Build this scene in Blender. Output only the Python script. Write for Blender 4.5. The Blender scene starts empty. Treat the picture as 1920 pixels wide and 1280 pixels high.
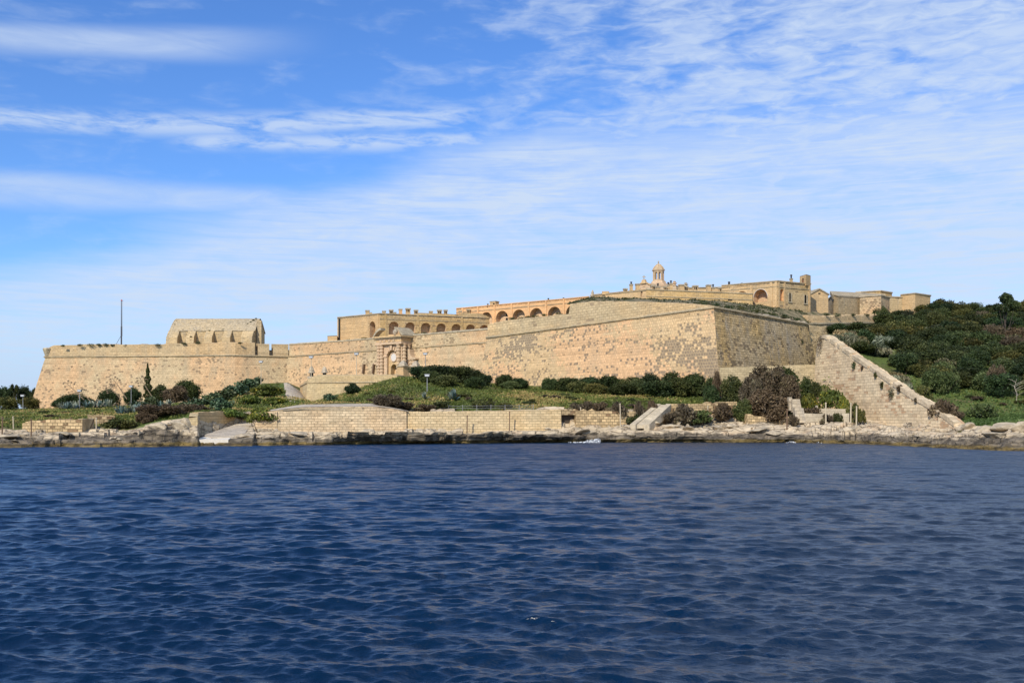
import bpy, bmesh, math, random
import numpy as np
from mathutils import Vector, noise as mnoise
from mathutils.bvhtree import BVHTree

random.seed(7)
rng = np.random.default_rng(7)
scn = bpy.context.scene
COL = scn.collection
R = math.radians

# ------------------------------------------------------------------ camera
EYE, HORIZ, F = 5.0, 780.0, 1900.0      # eye height, horizon row and focal length in photo pixels
cam_data = bpy.data.cameras.new('camera')
cam = bpy.data.objects.new('camera', cam_data)
COL.objects.link(cam)
cam.location = (0, 0, EYE)
cam.rotation_euler = (R(90), 0, 0)
cam_data.sensor_width = 36.0
cam_data.lens = 36.0 * F / 1920.0
cam_data.shift_y = (HORIZ - 640.0) / 1920.0
cam_data.clip_start = 0.5
cam_data.clip_end = 20000
scn.camera = cam

SUN_AZ, SUN_EL = 27.0, 36.0             # degrees left of straight-behind the camera; elevation

# ------------------------------------------------------------------ node helpers
class NT:
    def __init__(s, nt):
        s.nt = nt
    def node(s, typ, **kw):
        n = s.nt.nodes.new(typ)
        for k, v in kw.items():
            setattr(n, k, v)
        return n
    def put(s, sock, v):
        if isinstance(v, X):
            s.nt.links.new(v.s, sock)
        elif isinstance(v, bpy.types.NodeSocket):
            s.nt.links.new(v, sock)
        elif v is not None:
            if hasattr(sock.default_value, '__len__') and not hasattr(v, '__len__'):
                v = [v] * len(sock.default_value)
            if hasattr(v, '__len__') and len(sock.default_value) == 4 and len(v) == 3:
                v = (*v, 1)
            sock.default_value = v
    def m(s, op, a, b=None, c=None, clamp=False):
        n = s.node('ShaderNodeMath', operation=op, use_clamp=clamp)
        for i, v in enumerate((a, b, c)):
            if v is not None:
                s.put(n.inputs[i], v)
        return X(s, n.outputs[0])
    def sep(s, v):
        n = s.node('ShaderNodeSeparateXYZ'); s.put(n.inputs[0], v)
        return [X(s, o) for o in n.outputs]
    def comb(s, x=0, y=0, z=0):
        n = s.node('ShaderNodeCombineXYZ')
        for i, v in enumerate((x, y, z)): s.put(n.inputs[i], v)
        return X(s, n.outputs[0])
    def noise(s, vec, scale=1, detail=4, rough=0.55, dist=0, col=False):
        n = s.node('ShaderNodeTexNoise'); n.noise_dimensions = '3D'
        s.put(n.inputs['Vector'], vec); n.inputs['Scale'].default_value = scale
        n.inputs['Detail'].default_value = detail; n.inputs['Roughness'].default_value = rough
        n.inputs['Distortion'].default_value = dist
        return X(s, n.outputs['Color' if col else 'Fac'])
    def voro(s, vec, scale=1, feature='F1', rnd=1.0, out='Distance'):
        n = s.node('ShaderNodeTexVoronoi', feature=feature)
        s.put(n.inputs['Vector'], vec); n.inputs['Scale'].default_value = scale
        n.inputs['Randomness'].default_value = rnd
        return X(s, n.outputs[out])
    def mix(s, f, a, b, blend='MIX'):
        n = s.node('ShaderNodeMix', data_type='RGBA', blend_type=blend, clamp_factor=True)
        s.put(n.inputs[0], f); s.put(n.inputs[6], a); s.put(n.inputs[7], b)
        return X(s, n.outputs[2])
    def step(s, v, a, b):
        n = s.node('ShaderNodeMapRange', interpolation_type='SMOOTHSTEP')
        s.put(n.inputs[0], v); s.put(n.inputs[1], a); s.put(n.inputs[2], b)
        return X(s, n.outputs[0])
    def vmul(s, v, xyz):
        n = s.node('ShaderNodeVectorMath', operation='MULTIPLY'); s.put(n.inputs[0], v); s.put(n.inputs[1], xyz)
        return X(s, n.outputs[0])
    def vadd(s, v, w):
        n = s.node('ShaderNodeVectorMath', operation='ADD'); s.put(n.inputs[0], v); s.put(n.inputs[1], w)
        return X(s, n.outputs[0])
    def attr(s, name, out='Fac'):
        n = s.node('ShaderNodeAttribute', attribute_name=name)
        return X(s, n.outputs[out])

class X:
    def __init__(s, t, sock): s.t, s.s = t, sock
    def __add__(s, o): return s.t.m('ADD', s, o)
    __radd__ = __add__
    def __sub__(s, o): return s.t.m('SUBTRACT', s, o)
    def __rsub__(s, o): return s.t.m('SUBTRACT', o, s)
    def __mul__(s, o): return s.t.m('MULTIPLY', s, o)
    __rmul__ = __mul__
    def __truediv__(s, o): return s.t.m('DIVIDE', s, o)
    def __neg__(s): return s.t.m('MULTIPLY', s, -1)
    def max(s, o): return s.t.m('MAXIMUM', s, o)
    def min(s, o): return s.t.m('MINIMUM', s, o)
    def clamp(s): return s.t.m('ADD', s, 0, clamp=True)

# ------------------------------------------------------------------ world: sky with cloud layer
world = bpy.data.worlds.new('World')
scn.world = world
world.use_nodes = True
nt = world.node_tree
nt.nodes.clear()
W = NT(nt)
sky = W.node('ShaderNodeTexSky', sky_type='NISHITA', sun_disc=False)
sky.sun_elevation = R(SUN_EL)
sky.sun_rotation = R(180 + SUN_AZ)
sky.altitude = 0; sky.air_density = 1.0; sky.dust_density = 0.3; sky.ozone_density = 3.0
tc = W.node('ShaderNodeTexCoord')
dx, dy, dz = W.sep(tc.outputs['Generated'])
rr = W.m('SQRT', dx * dx + dy * dy).max(0.02)
cu = dx / rr                                  # sine of the azimuth
ce = dz / rr                                  # tangent of the elevation
def az(px):
    t = (px - 960) / F
    return t / math.sqrt(1 + t * t)
def el(px, py):
    t = (px - 960) / F
    return (HORIZ - py) / F / math.sqrt(1 + t * t)
cvec = W.comb(cu, ce, dy * 0.2)
n_str = W.noise(W.vmul(cvec, (4.0, 22.0, 1)), 1.0, 5, 0.55, 0.4)      # long horizontal streaks
n_wav = W.noise(W.vmul(cvec, (14.0, 60.0, 1)), 1.0, 6, 0.6, 0.8)      # fine wisps
n_puf = W.noise(W.vmul(cvec, (15.0, 40.0, 1)), 1.0, 5, 0.55, 0.5)      # mackerel patches upper right
n_rip = W.noise(W.vmul(cvec, (9.0, 150.0, 1)), 1.0, 5, 0.6, 1.2)      # ripple bands in the veil
n_cel = W.noise(W.vmul(cvec, (34.0, 110.0, 1)), 1.0, 4, 0.6, 0.6)
n_big = W.noise(W.vmul(cvec, (2.2, 6.0, 1)), 1.0, 3, 0.5, 0.2)
def streak(px0, px1, py0, py1, half, soft=0.35):
    """a long soft band of cloud from (px0,py0) to (px1,py1), `half` rows thick"""
    u0, u1 = az(px0), az(px1); e0, e1 = el(px0, py0), el(px1, py1)
    mid = (cu - u0) * ((e1 - e0) / (u1 - u0)) + e0
    d = W.m('ABSOLUTE', ce - mid + (n_str - 0.5) * 0.016) / (half / F)
    across = 1 - W.step(d, 0.1, 1.25)
    w = abs(u1 - u0)
    along = W.step(cu, min(u0, u1) - soft * w * 0.3, min(u0, u1) + soft * w * 0.5) * (1 - W.step(cu, max(u0, u1) - soft * w, max(u0, u1) + soft * w * 0.3))
    return across * along
s1 = streak(-500, 560, 22, 80, 36) * (0.30 + 0.60 * n_wav)
s2 = streak(-300, 930, 200, 210, 27, 0.1) * (W.step(n_wav + (n_cel - 0.5) * 0.5, 0.28, 0.62) * 0.75)
s3 = streak(330, 980, 262, 258, 22, 0.2) * (W.step(n_wav + (n_cel - 0.5) * 0.5, 0.26, 0.60) * 0.75)
s4 = streak(-200, 700, 335, 385, 34, 0.3) * (0.15 + 0.8 * n_wav)
# pale veil: everything under a line falling from the right to the lower left
line = (cu - az(150)) * ((el(1000, 235) - el(150, 470)) / (az(1000) - az(150))) + el(150, 470)
line = line.min(el(1000, 232) + 0 * line)
veil = 1 - W.step(ce - line + (n_str - 0.5) * 0.09 + (n_wav - 0.5) * 0.03, -0.035, 0.022)
# patchy cloud in the upper right
right = W.step(cu, az(560), az(1500))
puf = W.step(n_puf * 0.6 + n_big * 0.25 + n_cel * 0.15 + right * 0.17 + (n_wav - 0.5) * 0.15, 0.47, 0.70)
puf = puf * (0.25 + 0.62 * right)
vt = (n_rip - 0.5) * 1.1 + (n_wav - 0.5) * 0.9 + (n_str - 0.5) * 0.9 + (n_cel - 0.5) * 0.35
veil = veil * (0.78 + vt * 0.85).clamp()
puf = puf * (0.80 + (n_cel - 0.5) * 1.5).clamp()
dens = s1.max(s2).max(s3).max(s4).max(veil).max(puf)
low = 1 - W.step(ce, 0.0, 0.09)
dens = (dens * (0.9 + 0.2 * n_wav)).clamp()
dens = dens * W.step(ce, -0.02, 0.0) * 0.95
skyc = W.node('ShaderNodeHueSaturation'); skyc.inputs['Saturation'].default_value = 1.08
nt.links.new(sky.outputs[0], skyc.inputs['Color'])
SKYK = 0.11
skyb = W.mix(1.0, X(W, skyc.outputs[0]), (0.82, 1.12, 1.60), 'MULTIPLY')
cloud_col = tuple(c / SKYK for c in (0.62, 0.74, 0.93))
full = W.mix(dens, skyb, cloud_col)
full = W.mix(low * 0.35, full, tuple(c / SKYK for c in (0.36, 0.55, 0.86)))
bg = W.node('ShaderNodeBackground'); bg.inputs['Strength'].default_value = SKYK
W.put(bg.inputs['Color'], full)
wo = W.node('ShaderNodeOutputWorld')
nt.links.new(bg.outputs[0], wo.inputs['Surface'])

# ------------------------------------------------------------------ sun
sun_data = bpy.data.lights.new('sun', 'SUN')
sun_data.energy = 4.5
sun_data.angle = R(0.5)
sun_data.color = (1.0, 0.915, 0.77)
sun = bpy.data.objects.new('sun', sun_data)
COL.objects.link(sun)
sd = Vector((-math.sin(R(SUN_AZ)) * math.cos(R(SUN_EL)), -math.cos(R(SUN_AZ)) * math.cos(R(SUN_EL)), math.sin(R(SUN_EL))))
sun.rotation_euler = sd.to_track_quat('Z', 'Y').to_euler()
sun.location = sd * 500

vs = scn.view_settings
vs.view_transform = 'Standard'; vs.look = 'None'; vs.exposure = 0.0; vs.gamma = 1.0

# ------------------------------------------------------------------ placing helpers
def P(px, py, D):
    """the point seen at photo pixel (px,py) at distance D along the view axis"""
    return Vector(((px - 960) / F * D, D, EYE + (HORIZ - py) / F * D))
def ZZ(py, D): return EYE + (HORIZ - py) / F * D
def nz(x, y, z=0.0, s=1.0):
    return mnoise.noise(Vector((x * s, y * s, z * s)))
def fbm(x, y, z=0.0, s=1.0, o=4):
    return mnoise.fractal(Vector((x * s, y * s, z * s)), 1.0, 2.0, o)

def tag(o, label=None, cat=None, group=None, kind=None):
    if label: o['label'] = label
    if cat: o['category'] = cat
    if group: o['group'] = group
    if kind: o['kind'] = kind
    return o
def empty(name, loc=(0, 0, 0), label=None, cat=None, group=None):
    o = bpy.data.objects.new(name, None)
    o.location = loc; o.empty_display_size = 0.5
    COL.objects.link(o)
    return tag(o, label, cat, group, 'thing')

def wloc(o):
    v = Vector((0, 0, 0))
    while o: v += Vector(o.location); o = o.parent
    return v

def arc(pts):
    out = [0.0]
    for a, b in zip(pts[:-1], pts[1:]): out.append(out[-1] + math.hypot(b[0] - a[0], b[1] - a[1]))
    return out
class MB:
    """collects world-space geometry that becomes ONE mesh object"""
    def __init__(s): s.v = []; s.f = []
    def quad(s, a, b, c, d):
        n = len(s.v); s.v += [tuple(a), tuple(b), tuple(c), tuple(d)]; s.f.append((n, n + 1, n + 2, n + 3)); return s
    def ngon(s, pts):
        n = len(s.v); s.v += [tuple(p) for p in pts]; s.f.append(tuple(range(n, n + len(pts)))); return s
    def prism(s, poly, z0, z1, top=None):
        """poly: CCW list of (x,y); z0/z1 numbers or per-corner lists"""
        k = len(poly)
        a = z0 if hasattr(z0, '__len__') else [z0] * k
        b = z1 if hasattr(z1, '__len__') else [z1] * k
        tp = top or poly
        n = len(s.v)
        s.v += [(poly[i][0], poly[i][1], a[i]) for i in range(k)] + [(tp[i][0], tp[i][1], b[i]) for i in range(k)]
        for i in range(k):
            j = (i + 1) % k
            s.f.append((n + i, n + j, n + k + j, n + k + i))
        s.f.append(tuple(n + k + i for i in range(k)))
        s.f.append(tuple(n + i for i in reversed(range(k))))
        return s
    def obox(s, c, ax, ay, hx, hy, z0, z1, taper=1.0):
        """box about c with horizontal unit axes ax, ay"""
        pts = [(-hx, -hy), (hx, -hy), (hx, hy), (-hx, hy)]
        pl = [(c[0] + ax[0] * a + ay[0] * b, c[1] + ax[1] * a + ay[1] * b) for a, b in pts]
        tp = [(c[0] + ax[0] * a * taper + ay[0] * b * taper, c[1] + ax[1] * a * taper + ay[1] * b * taper) for a, b in pts]
        return s.prism(pl, z0, z1, tp)
    def lathe(s, c, prof, n=16, ph=0.0):
        b = len(s.v)
        for r, z in prof:
            for i in range(n):
                t = ph + 2 * math.pi * i / n
                s.v.append((c[0] + r * math.cos(t), c[1] + r * math.sin(t), c[2] + z))
        for k in range(len(prof) - 1):
            for i in range(n):
                j = (i + 1) % n
                s.f.append((b + k * n + i, b + k * n + j, b + (k + 1) * n + j, b + (k + 1) * n + i))
        s.f.append(tuple(b + i for i in reversed(range(n))))
        s.f.append(tuple(b + (len(prof) - 1) * n + i for i in range(n)))
        return s
    def tube(s, pts, rad, n=6):
        """a tube along 3-D points; rad number or list"""
        b = len(s.v); k = len(pts)
        rad = rad if hasattr(rad, '__len__') else [rad] * k
        pts = [Vector(p) for p in pts]
        for i, p in enumerate(pts):
            d = (pts[min(i + 1, k - 1)] - pts[max(i - 1, 0)]).normalized()
            u = d.cross(Vector((0, 0, 1)))
            if u.length < 1e-3: u = Vector((1, 0, 0))
            u.normalize(); w = d.cross(u)
            for j in range(n):
                t = 2 * math.pi * j / n
                s.v.append(tuple(p + (u * math.cos(t) + w * math.sin(t)) * rad[i]))
        for i in range(k - 1):
            for j in range(n):
                q = (j + 1) % n
                s.f.append((b + i * n + j, b + i * n + q, b + (i + 1) * n + q, b + (i + 1) * n + j))
        s.f.append(tuple(b + j for j in reversed(range(n)))); s.f.append(tuple(b + (k - 1) * n + j for j in range(n)))
        return s
    def build(s, name, mat, parent=None, origin=None, smooth=False, fixn=True, vuv=None):
        me = bpy.data.meshes.new(name)
        org = Vector(origin) if origin is not None else wloc(parent)
        if origin is None and parent is None and s.v:
            a = np.array(s.v); org = Vector((float(a[:, 0].mean()), float(a[:, 1].mean()), float(a[:, 2].min())))
        va = [(x - org.x, y - org.y, z - org.z) for x, y, z in s.v]
        me.from_pydata(va, [], s.f)
        if fixn:
            bm = bmesh.new(); bm.from_mesh(me)
            if vuv is None: bmesh.ops.remove_doubles(bm, verts=bm.verts, dist=0.0005)
            bmesh.ops.recalc_face_normals(bm, faces=bm.faces)
            bm.to_mesh(me); bm.free()
        # box-like UVs in metres: u runs along the wall, v runs up it
        uvl = me.uv_layers.new(name='UVMap')
        for p in me.polygons:
            if vuv is not None:                     # courses that follow the wall
                for li in p.loop_indices: uvl.data[li].uv = vuv[me.loops[li].vertex_index]
                p.use_smooth = smooth
                continue
            nn = p.normal
            t = Vector((-nn.y, nn.x, 0))
            if t.length < 0.15: t = Vector((1, 0, 0))
            t.normalize(); up = nn.cross(t)
            if up.z < 0: up = -up
            for li in p.loop_indices:
                co = me.vertices[me.loops[li].vertex_index].co + org
                uvl.data[li].uv = (co.dot(t), co.dot(up))
            p.use_smooth = smooth
        me.materials.append(mat)
        o = bpy.data.objects.new(name, me)
        COL.objects.link(o)
        if parent: o.parent = parent
        else: o.location = org
        return o

# ------------------------------------------------------------------ materials
def new_mat(name):
    m = bpy.data.materials.new(name); m.use_nodes = True
    m.node_tree.nodes.clear()
    t = NT(m.node_tree)
    b = t.node('ShaderNodeBsdfPrincipled')
    o = t.node('ShaderNodeOutputMaterial')
    m.node_tree.links.new(b.outputs[0], o.inputs[0])
    b.inputs['Specular IOR Level'].default_value = 0.2
    b.inputs['Roughness'].default_value = 0.9
    return m, t, b
def plain(name, col, rough=0.7, metal=0.0, spec=0.3, var=0.15, vs_=1.5):
    m, t, b = new_mat(name)
    g = t.node('ShaderNodeTexCoord')
    n = t.noise(g.outputs['Object'], vs_, 4)
    c = t.mix(n, tuple(x * (1 - var) for x in col), tuple(min(1, x * (1 + var)) for x in col))
    t.put(b.inputs['Base Color'], c); b.inputs['Roughness'].default_value = rough
    b.inputs['Metallic'].default_value = metal; b.inputs['Specular IOR Level'].default_value = spec
    return m
def masonry(name, base, alt, dark, bw=1.0, bh=0.5, ero=0.0, ero_scale=0.05, ero_thr=0.55, mortar=0.35, grey=0.25, grime=0.35,
            pits=0.3, greycol=(0.30, 0.27, 0.20), rnd=0.16, bump=0.5, grad=None, patch=None, mortcol=None):
    """weathered ashlar. ero: share of single stones eaten away (darker, recessed) inside noise patches"""
    m, t, b = new_mat(name)
    uvn = t.node('ShaderNodeUVMap', uv_map='UVMap')
    geo = t.node('ShaderNodeNewGeometry')
    pos = X(t, geo.outputs['Position'])
    uv0 = X(t, uvn.outputs[0])
    wob = t.noise(pos, 0.6, 3, col=True)
    uv = t.vadd(uv0, t.vmul(t.vadd(wob, (-0.5, -0.5, -0.5)), (0.22, 0.12, 0)))
    br = t.node('ShaderNodeTexBrick')
    br.offset = 0.5; br.squash = 1.0
    t.put(br.inputs['Vector'], uv)
    br.inputs['Color1'].default_value = (0, 0, 0, 1); br.inputs['Color2'].default_value = (1, 1, 1, 1)
    br.inputs['Mortar'].default_value = (0.5, 0.5, 0.5, 1); br.inputs['Scale'].default_value = 1
    br.inputs['Mortar Size'].default_value = 0.05; br.inputs['Mortar Smooth'].default_value = 0.3
    br.inputs['Brick Width'].default_value = bw; br.inputs['Row Height'].default_value = bh
    brn = X(t, br.outputs['Color']); mort = X(t, br.outputs['Fac'])
    u, v, _ = t.sep(uv0)
    big = t.noise(pos, 0.045, 3, 0.5)
    mid = t.noise(pos, 0.22, 5, 0.6)
    fine = t.noise(pos, 1.6, 6, 0.7)
    col = t.mix(t.step(big * 0.6 + mid * 0.4, 0.42, 0.56), base, alt)
    if patch:                                        # smoother rendered patches with ragged outlines
        pc, ps, pt = patch
        pn = t.noise(pos, ps, 4, 0.6)
        col = t.mix(t.step(pn + (brn - 0.5) * 0.08, pt, pt + 0.03), col, pc)
    tint = (brn - 0.5) * rnd * 2 + 1
    tn = t.comb(tint, tint, tint)
    col = t.mix(1.0, col, tn, 'MULTIPLY')
    # courses differ a little from one another
    rowi = t.m('FLOOR', (v + 0.25 * t.noise(pos, 0.15, 2)) / bh)
    rown = t.noise(t.comb(u * 0.035, rowi * 0.73, 0.5), 1.0, 3, 0.7)
    rk_ = (rown - 0.5) * 0.8 + 1
    col = t.mix(1.0, col, t.comb(rk_, rk_ * 0.99, rk_ * 0.97), 'MULTIPLY')
    # grey lichen weathering, streaked downwards
    st = t.noise(t.comb(u * 0.35, v * 0.06, 0), 1.0, 5, 0.65)
    gw = t.step(st * 0.6 + mid * 0.4, 0.47, 0.66) * grey
    col = t.mix(gw, col, greycol)
    E = None
    if ero > 0:
        en = t.noise(t.comb(u * ero_scale, v * ero_scale * 2.6, t.sep(pos)[1] * 0.002), 1.0, 5, 0.68)
        prob = t.step(en, ero_thr - 0.1, ero_thr + 0.14) * ero * (0.3 + 0.7 * t.step(t.noise(t.vadd(pos, (40, 3, 11)), 0.04, 3, 0.5), 0.42, 0.58))
        if grad:                                    # more erosion low down
            z = t.sep(pos)[2]
            prob = prob.max((1 - t.step(z, grad[0], grad[1])) * grad[2])
        E = t.step(prob - brn * 0.999, -0.03, 0.03) * (1 - mort * 0.8)
        col = t.mix(E * 0.85, col, dark)
    col = t.mix(mort * mortar, col, mortcol or tuple(c * 0.35 for c in base))
    # pitting
    pv = t.voro(t.vmul(uv0, (1.0, 1.5, 1)), 0.55, 'F1')
    pt_ = (1 - t.step(pv, 0.06, 0.19)) * t.step(mid, 0.42, 0.6)
    col = t.mix(pt_ * pits, col, tuple(c * 0.3 for c in dark))
    gr = (t.step(fine, 0.25, 0.75) - 0.55) * grime + 1
    col = t.mix(1.0, col, t.comb(gr, gr, gr), 'MULTIPLY')
    col = t.mix(1.0, col, (1.04, 1.02, 0.995), 'MULTIPLY')
    t.put(b.inputs['Base Color'], col)
    h = fine * 0.5 + mid * 0.5 - mort * 0.5 - pt_ * 0.8 + brn * 0.25
    if E is not None: h = h - E * 0.9
    bp = t.node('ShaderNodeBump'); bp.inputs['Strength'].default_value = bump; bp.inputs['Distance'].default_value = 0.22
    t.put(bp.inputs['Height'], h)
    m.node_tree.links.new(bp.outputs[0], b.inputs['Normal'])
    b.inputs['Roughness'].default_value = 0.95; b.inputs['Specular IOR Level'].default_value = 0.08
    return m

CREAM = (0.50, 0.36, 0.19); PEACH = (0.57, 0.37, 0.20); PALE = (0.52, 0.41, 0.25); OCHRE = (0.46, 0.31, 0.14)
DARKS = (0.16, 0.12, 0.08); GREYS = (0.30, 0.255, 0.175)
M = {}
M['bast_left'] = masonry('bastion_limestone', (0.50, 0.395, 0.245), (0.575, 0.385, 0.22), (0.23, 0.17, 0.11), 0.75, 0.58, ero=0.9, ero_scale=0.09, ero_thr=0.52, grey=0.7, greycol=(0.36, 0.30, 0.20), pits=0.75, rnd=0.10, mortar=0.3)
M['curtain'] = masonry('curtain_limestone', (0.50, 0.395, 0.245), (0.585, 0.395, 0.225), (0.25, 0.185, 0.115), 0.8, 0.58, ero=0.8, ero_scale=0.10, ero_thr=0.53, grey=0.55, greycol=(0.37, 0.31, 0.21), pits=0.6, rnd=0.09, mortar=0.28)
M['bast_right'] = masonry('sea_bastion_limestone', (0.52, 0.395, 0.235), (0.55, 0.395, 0.22), (0.20, 0.16, 0.115), 0.62, 0.63, ero=0.95, ero_scale=0.085, ero_thr=0.51,
                          grey=0.3, pits=0.45, rnd=0.09, mortar=0.25, mortcol=(0.45, 0.36, 0.23), patch=((0.61, 0.395, 0.22), 0.028, 0.44), grad=(11.5, 15.5, 0.7), bump=0.8)
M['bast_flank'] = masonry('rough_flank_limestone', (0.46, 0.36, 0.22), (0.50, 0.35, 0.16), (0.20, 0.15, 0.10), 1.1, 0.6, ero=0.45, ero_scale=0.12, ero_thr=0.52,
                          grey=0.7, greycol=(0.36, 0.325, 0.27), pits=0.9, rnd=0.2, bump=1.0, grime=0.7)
M['parapet'] = masonry('parapet_limestone', (0.51, 0.40, 0.245), (0.54, 0.385, 0.215), (0.28, 0.21, 0.13), 1.2, 0.6, ero=0.15, grey=0.5, greycol=(0.36, 0.31, 0.22), pits=0.45, rnd=0.10)
M['cordon'] = masonry('cordon_limestone', (0.42, 0.33, 0.2), (0.36, 0.3, 0.2), DARKS, 2.0, 1.0, grey=0.6, pits=0.2)
M['coping'] = masonry('weathered_coping', (0.38, 0.33, 0.24), (0.46, 0.39, 0.27), DARKS, 1.6, 0.8, grey=0.5, pits=0.5)
M['orange'] = masonry('restored_ashlar', (0.66, 0.40, 0.20), (0.60, 0.37, 0.19), (0.4, 0.25, 0.13), 1.2, 0.5, grey=0.12, grime=0.15, pits=0.05, mortar=0.12, rnd=0.07, bump=0.25)
M['barrack'] = masonry('barrack_ashlar', (0.50, 0.38, 0.215), (0.52, 0.36, 0.165), (0.22, 0.16, 0.11), 1.2, 0.55, ero=0.15, ero_scale=0.12, grey=0.55, greycol=(0.33, 0.27, 0.18), grime=0.35, pits=0.25, rnd=0.12)
M['barrack_light'] = masonry('clean_ashlar', (0.56, 0.40, 0.22), (0.52, 0.36, 0.19), (0.26, 0.19, 0.12), 1.2, 0.55, grey=0.4, grime=0.25, pits=0.15, rnd=0.08, bump=0.35)
M['pink'] = masonry('pinkish_ashlar', (0.56, 0.41, 0.275), (0.52, 0.40, 0.265), (0.3, 0.2, 0.14), 1.0, 0.5, grey=0.2, grime=0.2, pits=0.1, rnd=0.06, bump=0.25)
M['recess'] = masonry('recess_plaster', (0.58, 0.41, 0.26), (0.52, 0.38, 0.24), DARKS, 1.2, 0.5, grey=0.2, grime=0.3, pits=0.1, bump=0.25)
M['magazine'] = masonry('magazine_limestone', (0.44, 0.35, 0.22), (0.50, 0.38, 0.215), DARKS, 1.5, 0.6, ero=0.12, ero_scale=0.2, grey=0.7, greycol=(0.35, 0.31, 0.23), pits=0.8, rnd=0.14)
M['roofstone'] = masonry('roof_slabs', (0.40, 0.34, 0.24), (0.46, 0.37, 0.235), DARKS, 2.0, 0.55, ero=0.05, grey=0.75, greycol=(0.34, 0.31, 0.25), pits=0.7, rnd=0.2)
M['seawall'] = masonry('sea_wall_ashlar', (0.59, 0.48, 0.32), (0.62, 0.46, 0.28), (0.28, 0.2, 0.11), 1.15, 0.5, ero=0.06, ero_scale=0.2, mortar=0.45, grey=0.55, greycol=(0.42, 0.35, 0.25), pits=0.5, rnd=0.13, bump=0.9, grime=0.5)
M['rubble'] = masonry('broken_wall_stone', (0.52, 0.39, 0.22), (0.44, 0.33, 0.19), (0.22, 0.14, 0.08), 0.9, 0.55, ero=0.4, ero_scale=0.2, ero_thr=0.45, mortar=0.8, grey=0.4, pits=0.9, rnd=0.3, bump=1.0)
M['slopewall'] = masonry('ditch_wall_stone', (0.64, 0.52, 0.345), (0.60, 0.46, 0.29), (0.44, 0.28, 0.165), 1.5, 0.6, ero=0.75, ero_scale=0.06, ero_thr=0.56, mortar=0.55, grey=0.3, greycol=(0.5, 0.43, 0.33), pits=0.3, rnd=0.16, bump=0.45, grime=0.2)
M['concrete'] = masonry('pale_concrete', (0.46, 0.40, 0.30), (0.52, 0.45, 0.33), DARKS, 3.5, 1.2, grey=0.4, pits=0.2, mortar=0.3, rnd=0.08)
M['wood'] = plain('weathered_wood', (0.16, 0.10, 0.06))
M['palewood'] = plain('pale_post', (0.50, 0.42, 0.29))
M['door'] = plain('dark_red_door', (0.16, 0.05, 0.03))
M['black'] = plain('dark_opening', (0.012, 0.010, 0.008))
M['pipe'] = plain('black_iron', (0.02, 0.02, 0.022), 0.5)
M['lampgrey'] = plain('galvanised_steel', (0.30, 0.30, 0.29), 0.5, 0.3)
M['lampwhite'] = plain('white_lamp_glass', (0.52, 0.54, 0.56), 0.35)
M['mast'] = plain('painted_mast', (0.07, 0.07, 0.08), 0.5)
M['redpaint'] = plain('red_paint', (0.5, 0.07, 0.05), 0.5)
M['whitestone'] = plain('white_marble', (0.62, 0.58, 0.52), 0.6)
M['greystone'] = masonry('grey_weathered_stone', (0.42, 0.37, 0.29), (0.5, 0.42, 0.3), (0.15, 0.13, 0.1), 1.2, 0.6, grey=0.7, greycol=(0.27, 0.26, 0.24), pits=0.5)

def leaf_mat(name, c1, c2, c3=None, transl=0.15, rough=0.6, vary=1.0):
    m, t, b = new_mat(name)
    a = t.attr('tint')
    g = t.node('ShaderNodeObjectInfo')
    rndv = X(t, g.outputs['Random'])
    c = t.mix(a, c1, c2)
    if c3: c = t.mix(t.step(a, 0.86, 0.96), c, c3)
    k = rndv * 0.75 * vary + 1.0 - 0.35 * vary
    hue = t.m('FRACT', rndv * 7.31)                  # some plants browner, some greener
    c = t.mix(1.0, c, t.comb(k * (hue * 0.45 * vary + 1.0 - 0.18 * vary), k, k * (1.05 - hue * 0.3 * vary)), 'MULTIPLY')
    t.put(b.inputs['Base Color'], c)
    b.inputs['Roughness'].default_value = rough; b.inputs['Specular IOR Level'].default_value = 0.25
    if transl:
        tr = t.node('ShaderNodeBsdfTranslucent'); t.put(tr.inputs['Color'], c)
        mx = t.node('ShaderNodeMixShader'); mx.inputs[0].default_value = transl
        nt_ = m.node_tree
        nt_.links.new(b.outputs[0], mx.inputs[1]); nt_.links.new(tr.outputs[0], mx.inputs[2])
        out = [n for n in nt_.nodes if n.type == 'OUTPUT_MATERIAL'][0]
        nt_.links.new(mx.outputs[0], out.inputs[0])
    return m
M['leaf_dark'] = leaf_mat('dark_evergreen_leaves', (0.018, 0.032, 0.011), (0.058, 0.082, 0.024), (0.10, 0.125, 0.045))
M['leaf_mid'] = leaf_mat('olive_green_leaves', (0.035, 0.048, 0.015), (0.105, 0.115, 0.034), (0.16, 0.16, 0.06))
M['leaf_grey'] = leaf_mat('greyish_leaves', (0.06, 0.07, 0.035), (0.14, 0.145, 0.08), (0.24, 0.23, 0.17))
M['leaf_brown'] = leaf_mat('bare_brown_twigs', (0.06, 0.045, 0.027), (0.165, 0.122, 0.07), (0.19, 0.16, 0.085), vary=0.35)
M['leaf_cactus'] = leaf_mat('cactus_pads', (0.035, 0.065, 0.03), (0.10, 0.15, 0.075), (0.18, 0.22, 0.13), 0.0, 0.45)
M['leaf_agave'] = leaf_mat('blue_agave_leaves', (0.08, 0.12, 0.11), (0.22, 0.28, 0.26), (0.34, 0.38, 0.33), 0.0, 0.5)
M['leaf_yellow'] = leaf_mat('yellow_green_herbs', (0.06, 0.085, 0.018), (0.15, 0.17, 0.03), (0.34, 0.30, 0.04))
M['leaf_grass'] = leaf_mat('grass_blades', (0.055, 0.085, 0.02), (0.15, 0.19, 0.05), (0.27, 0.23, 0.10))
M['leaf_reed'] = leaf_mat('grey_reeds', (0.07, 0.08, 0.045), (0.17, 0.17, 0.10), (0.26, 0.24, 0.16))
M['bark'] = plain('grey_bark', (0.07, 0.055, 0.042), 0.9)
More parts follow.
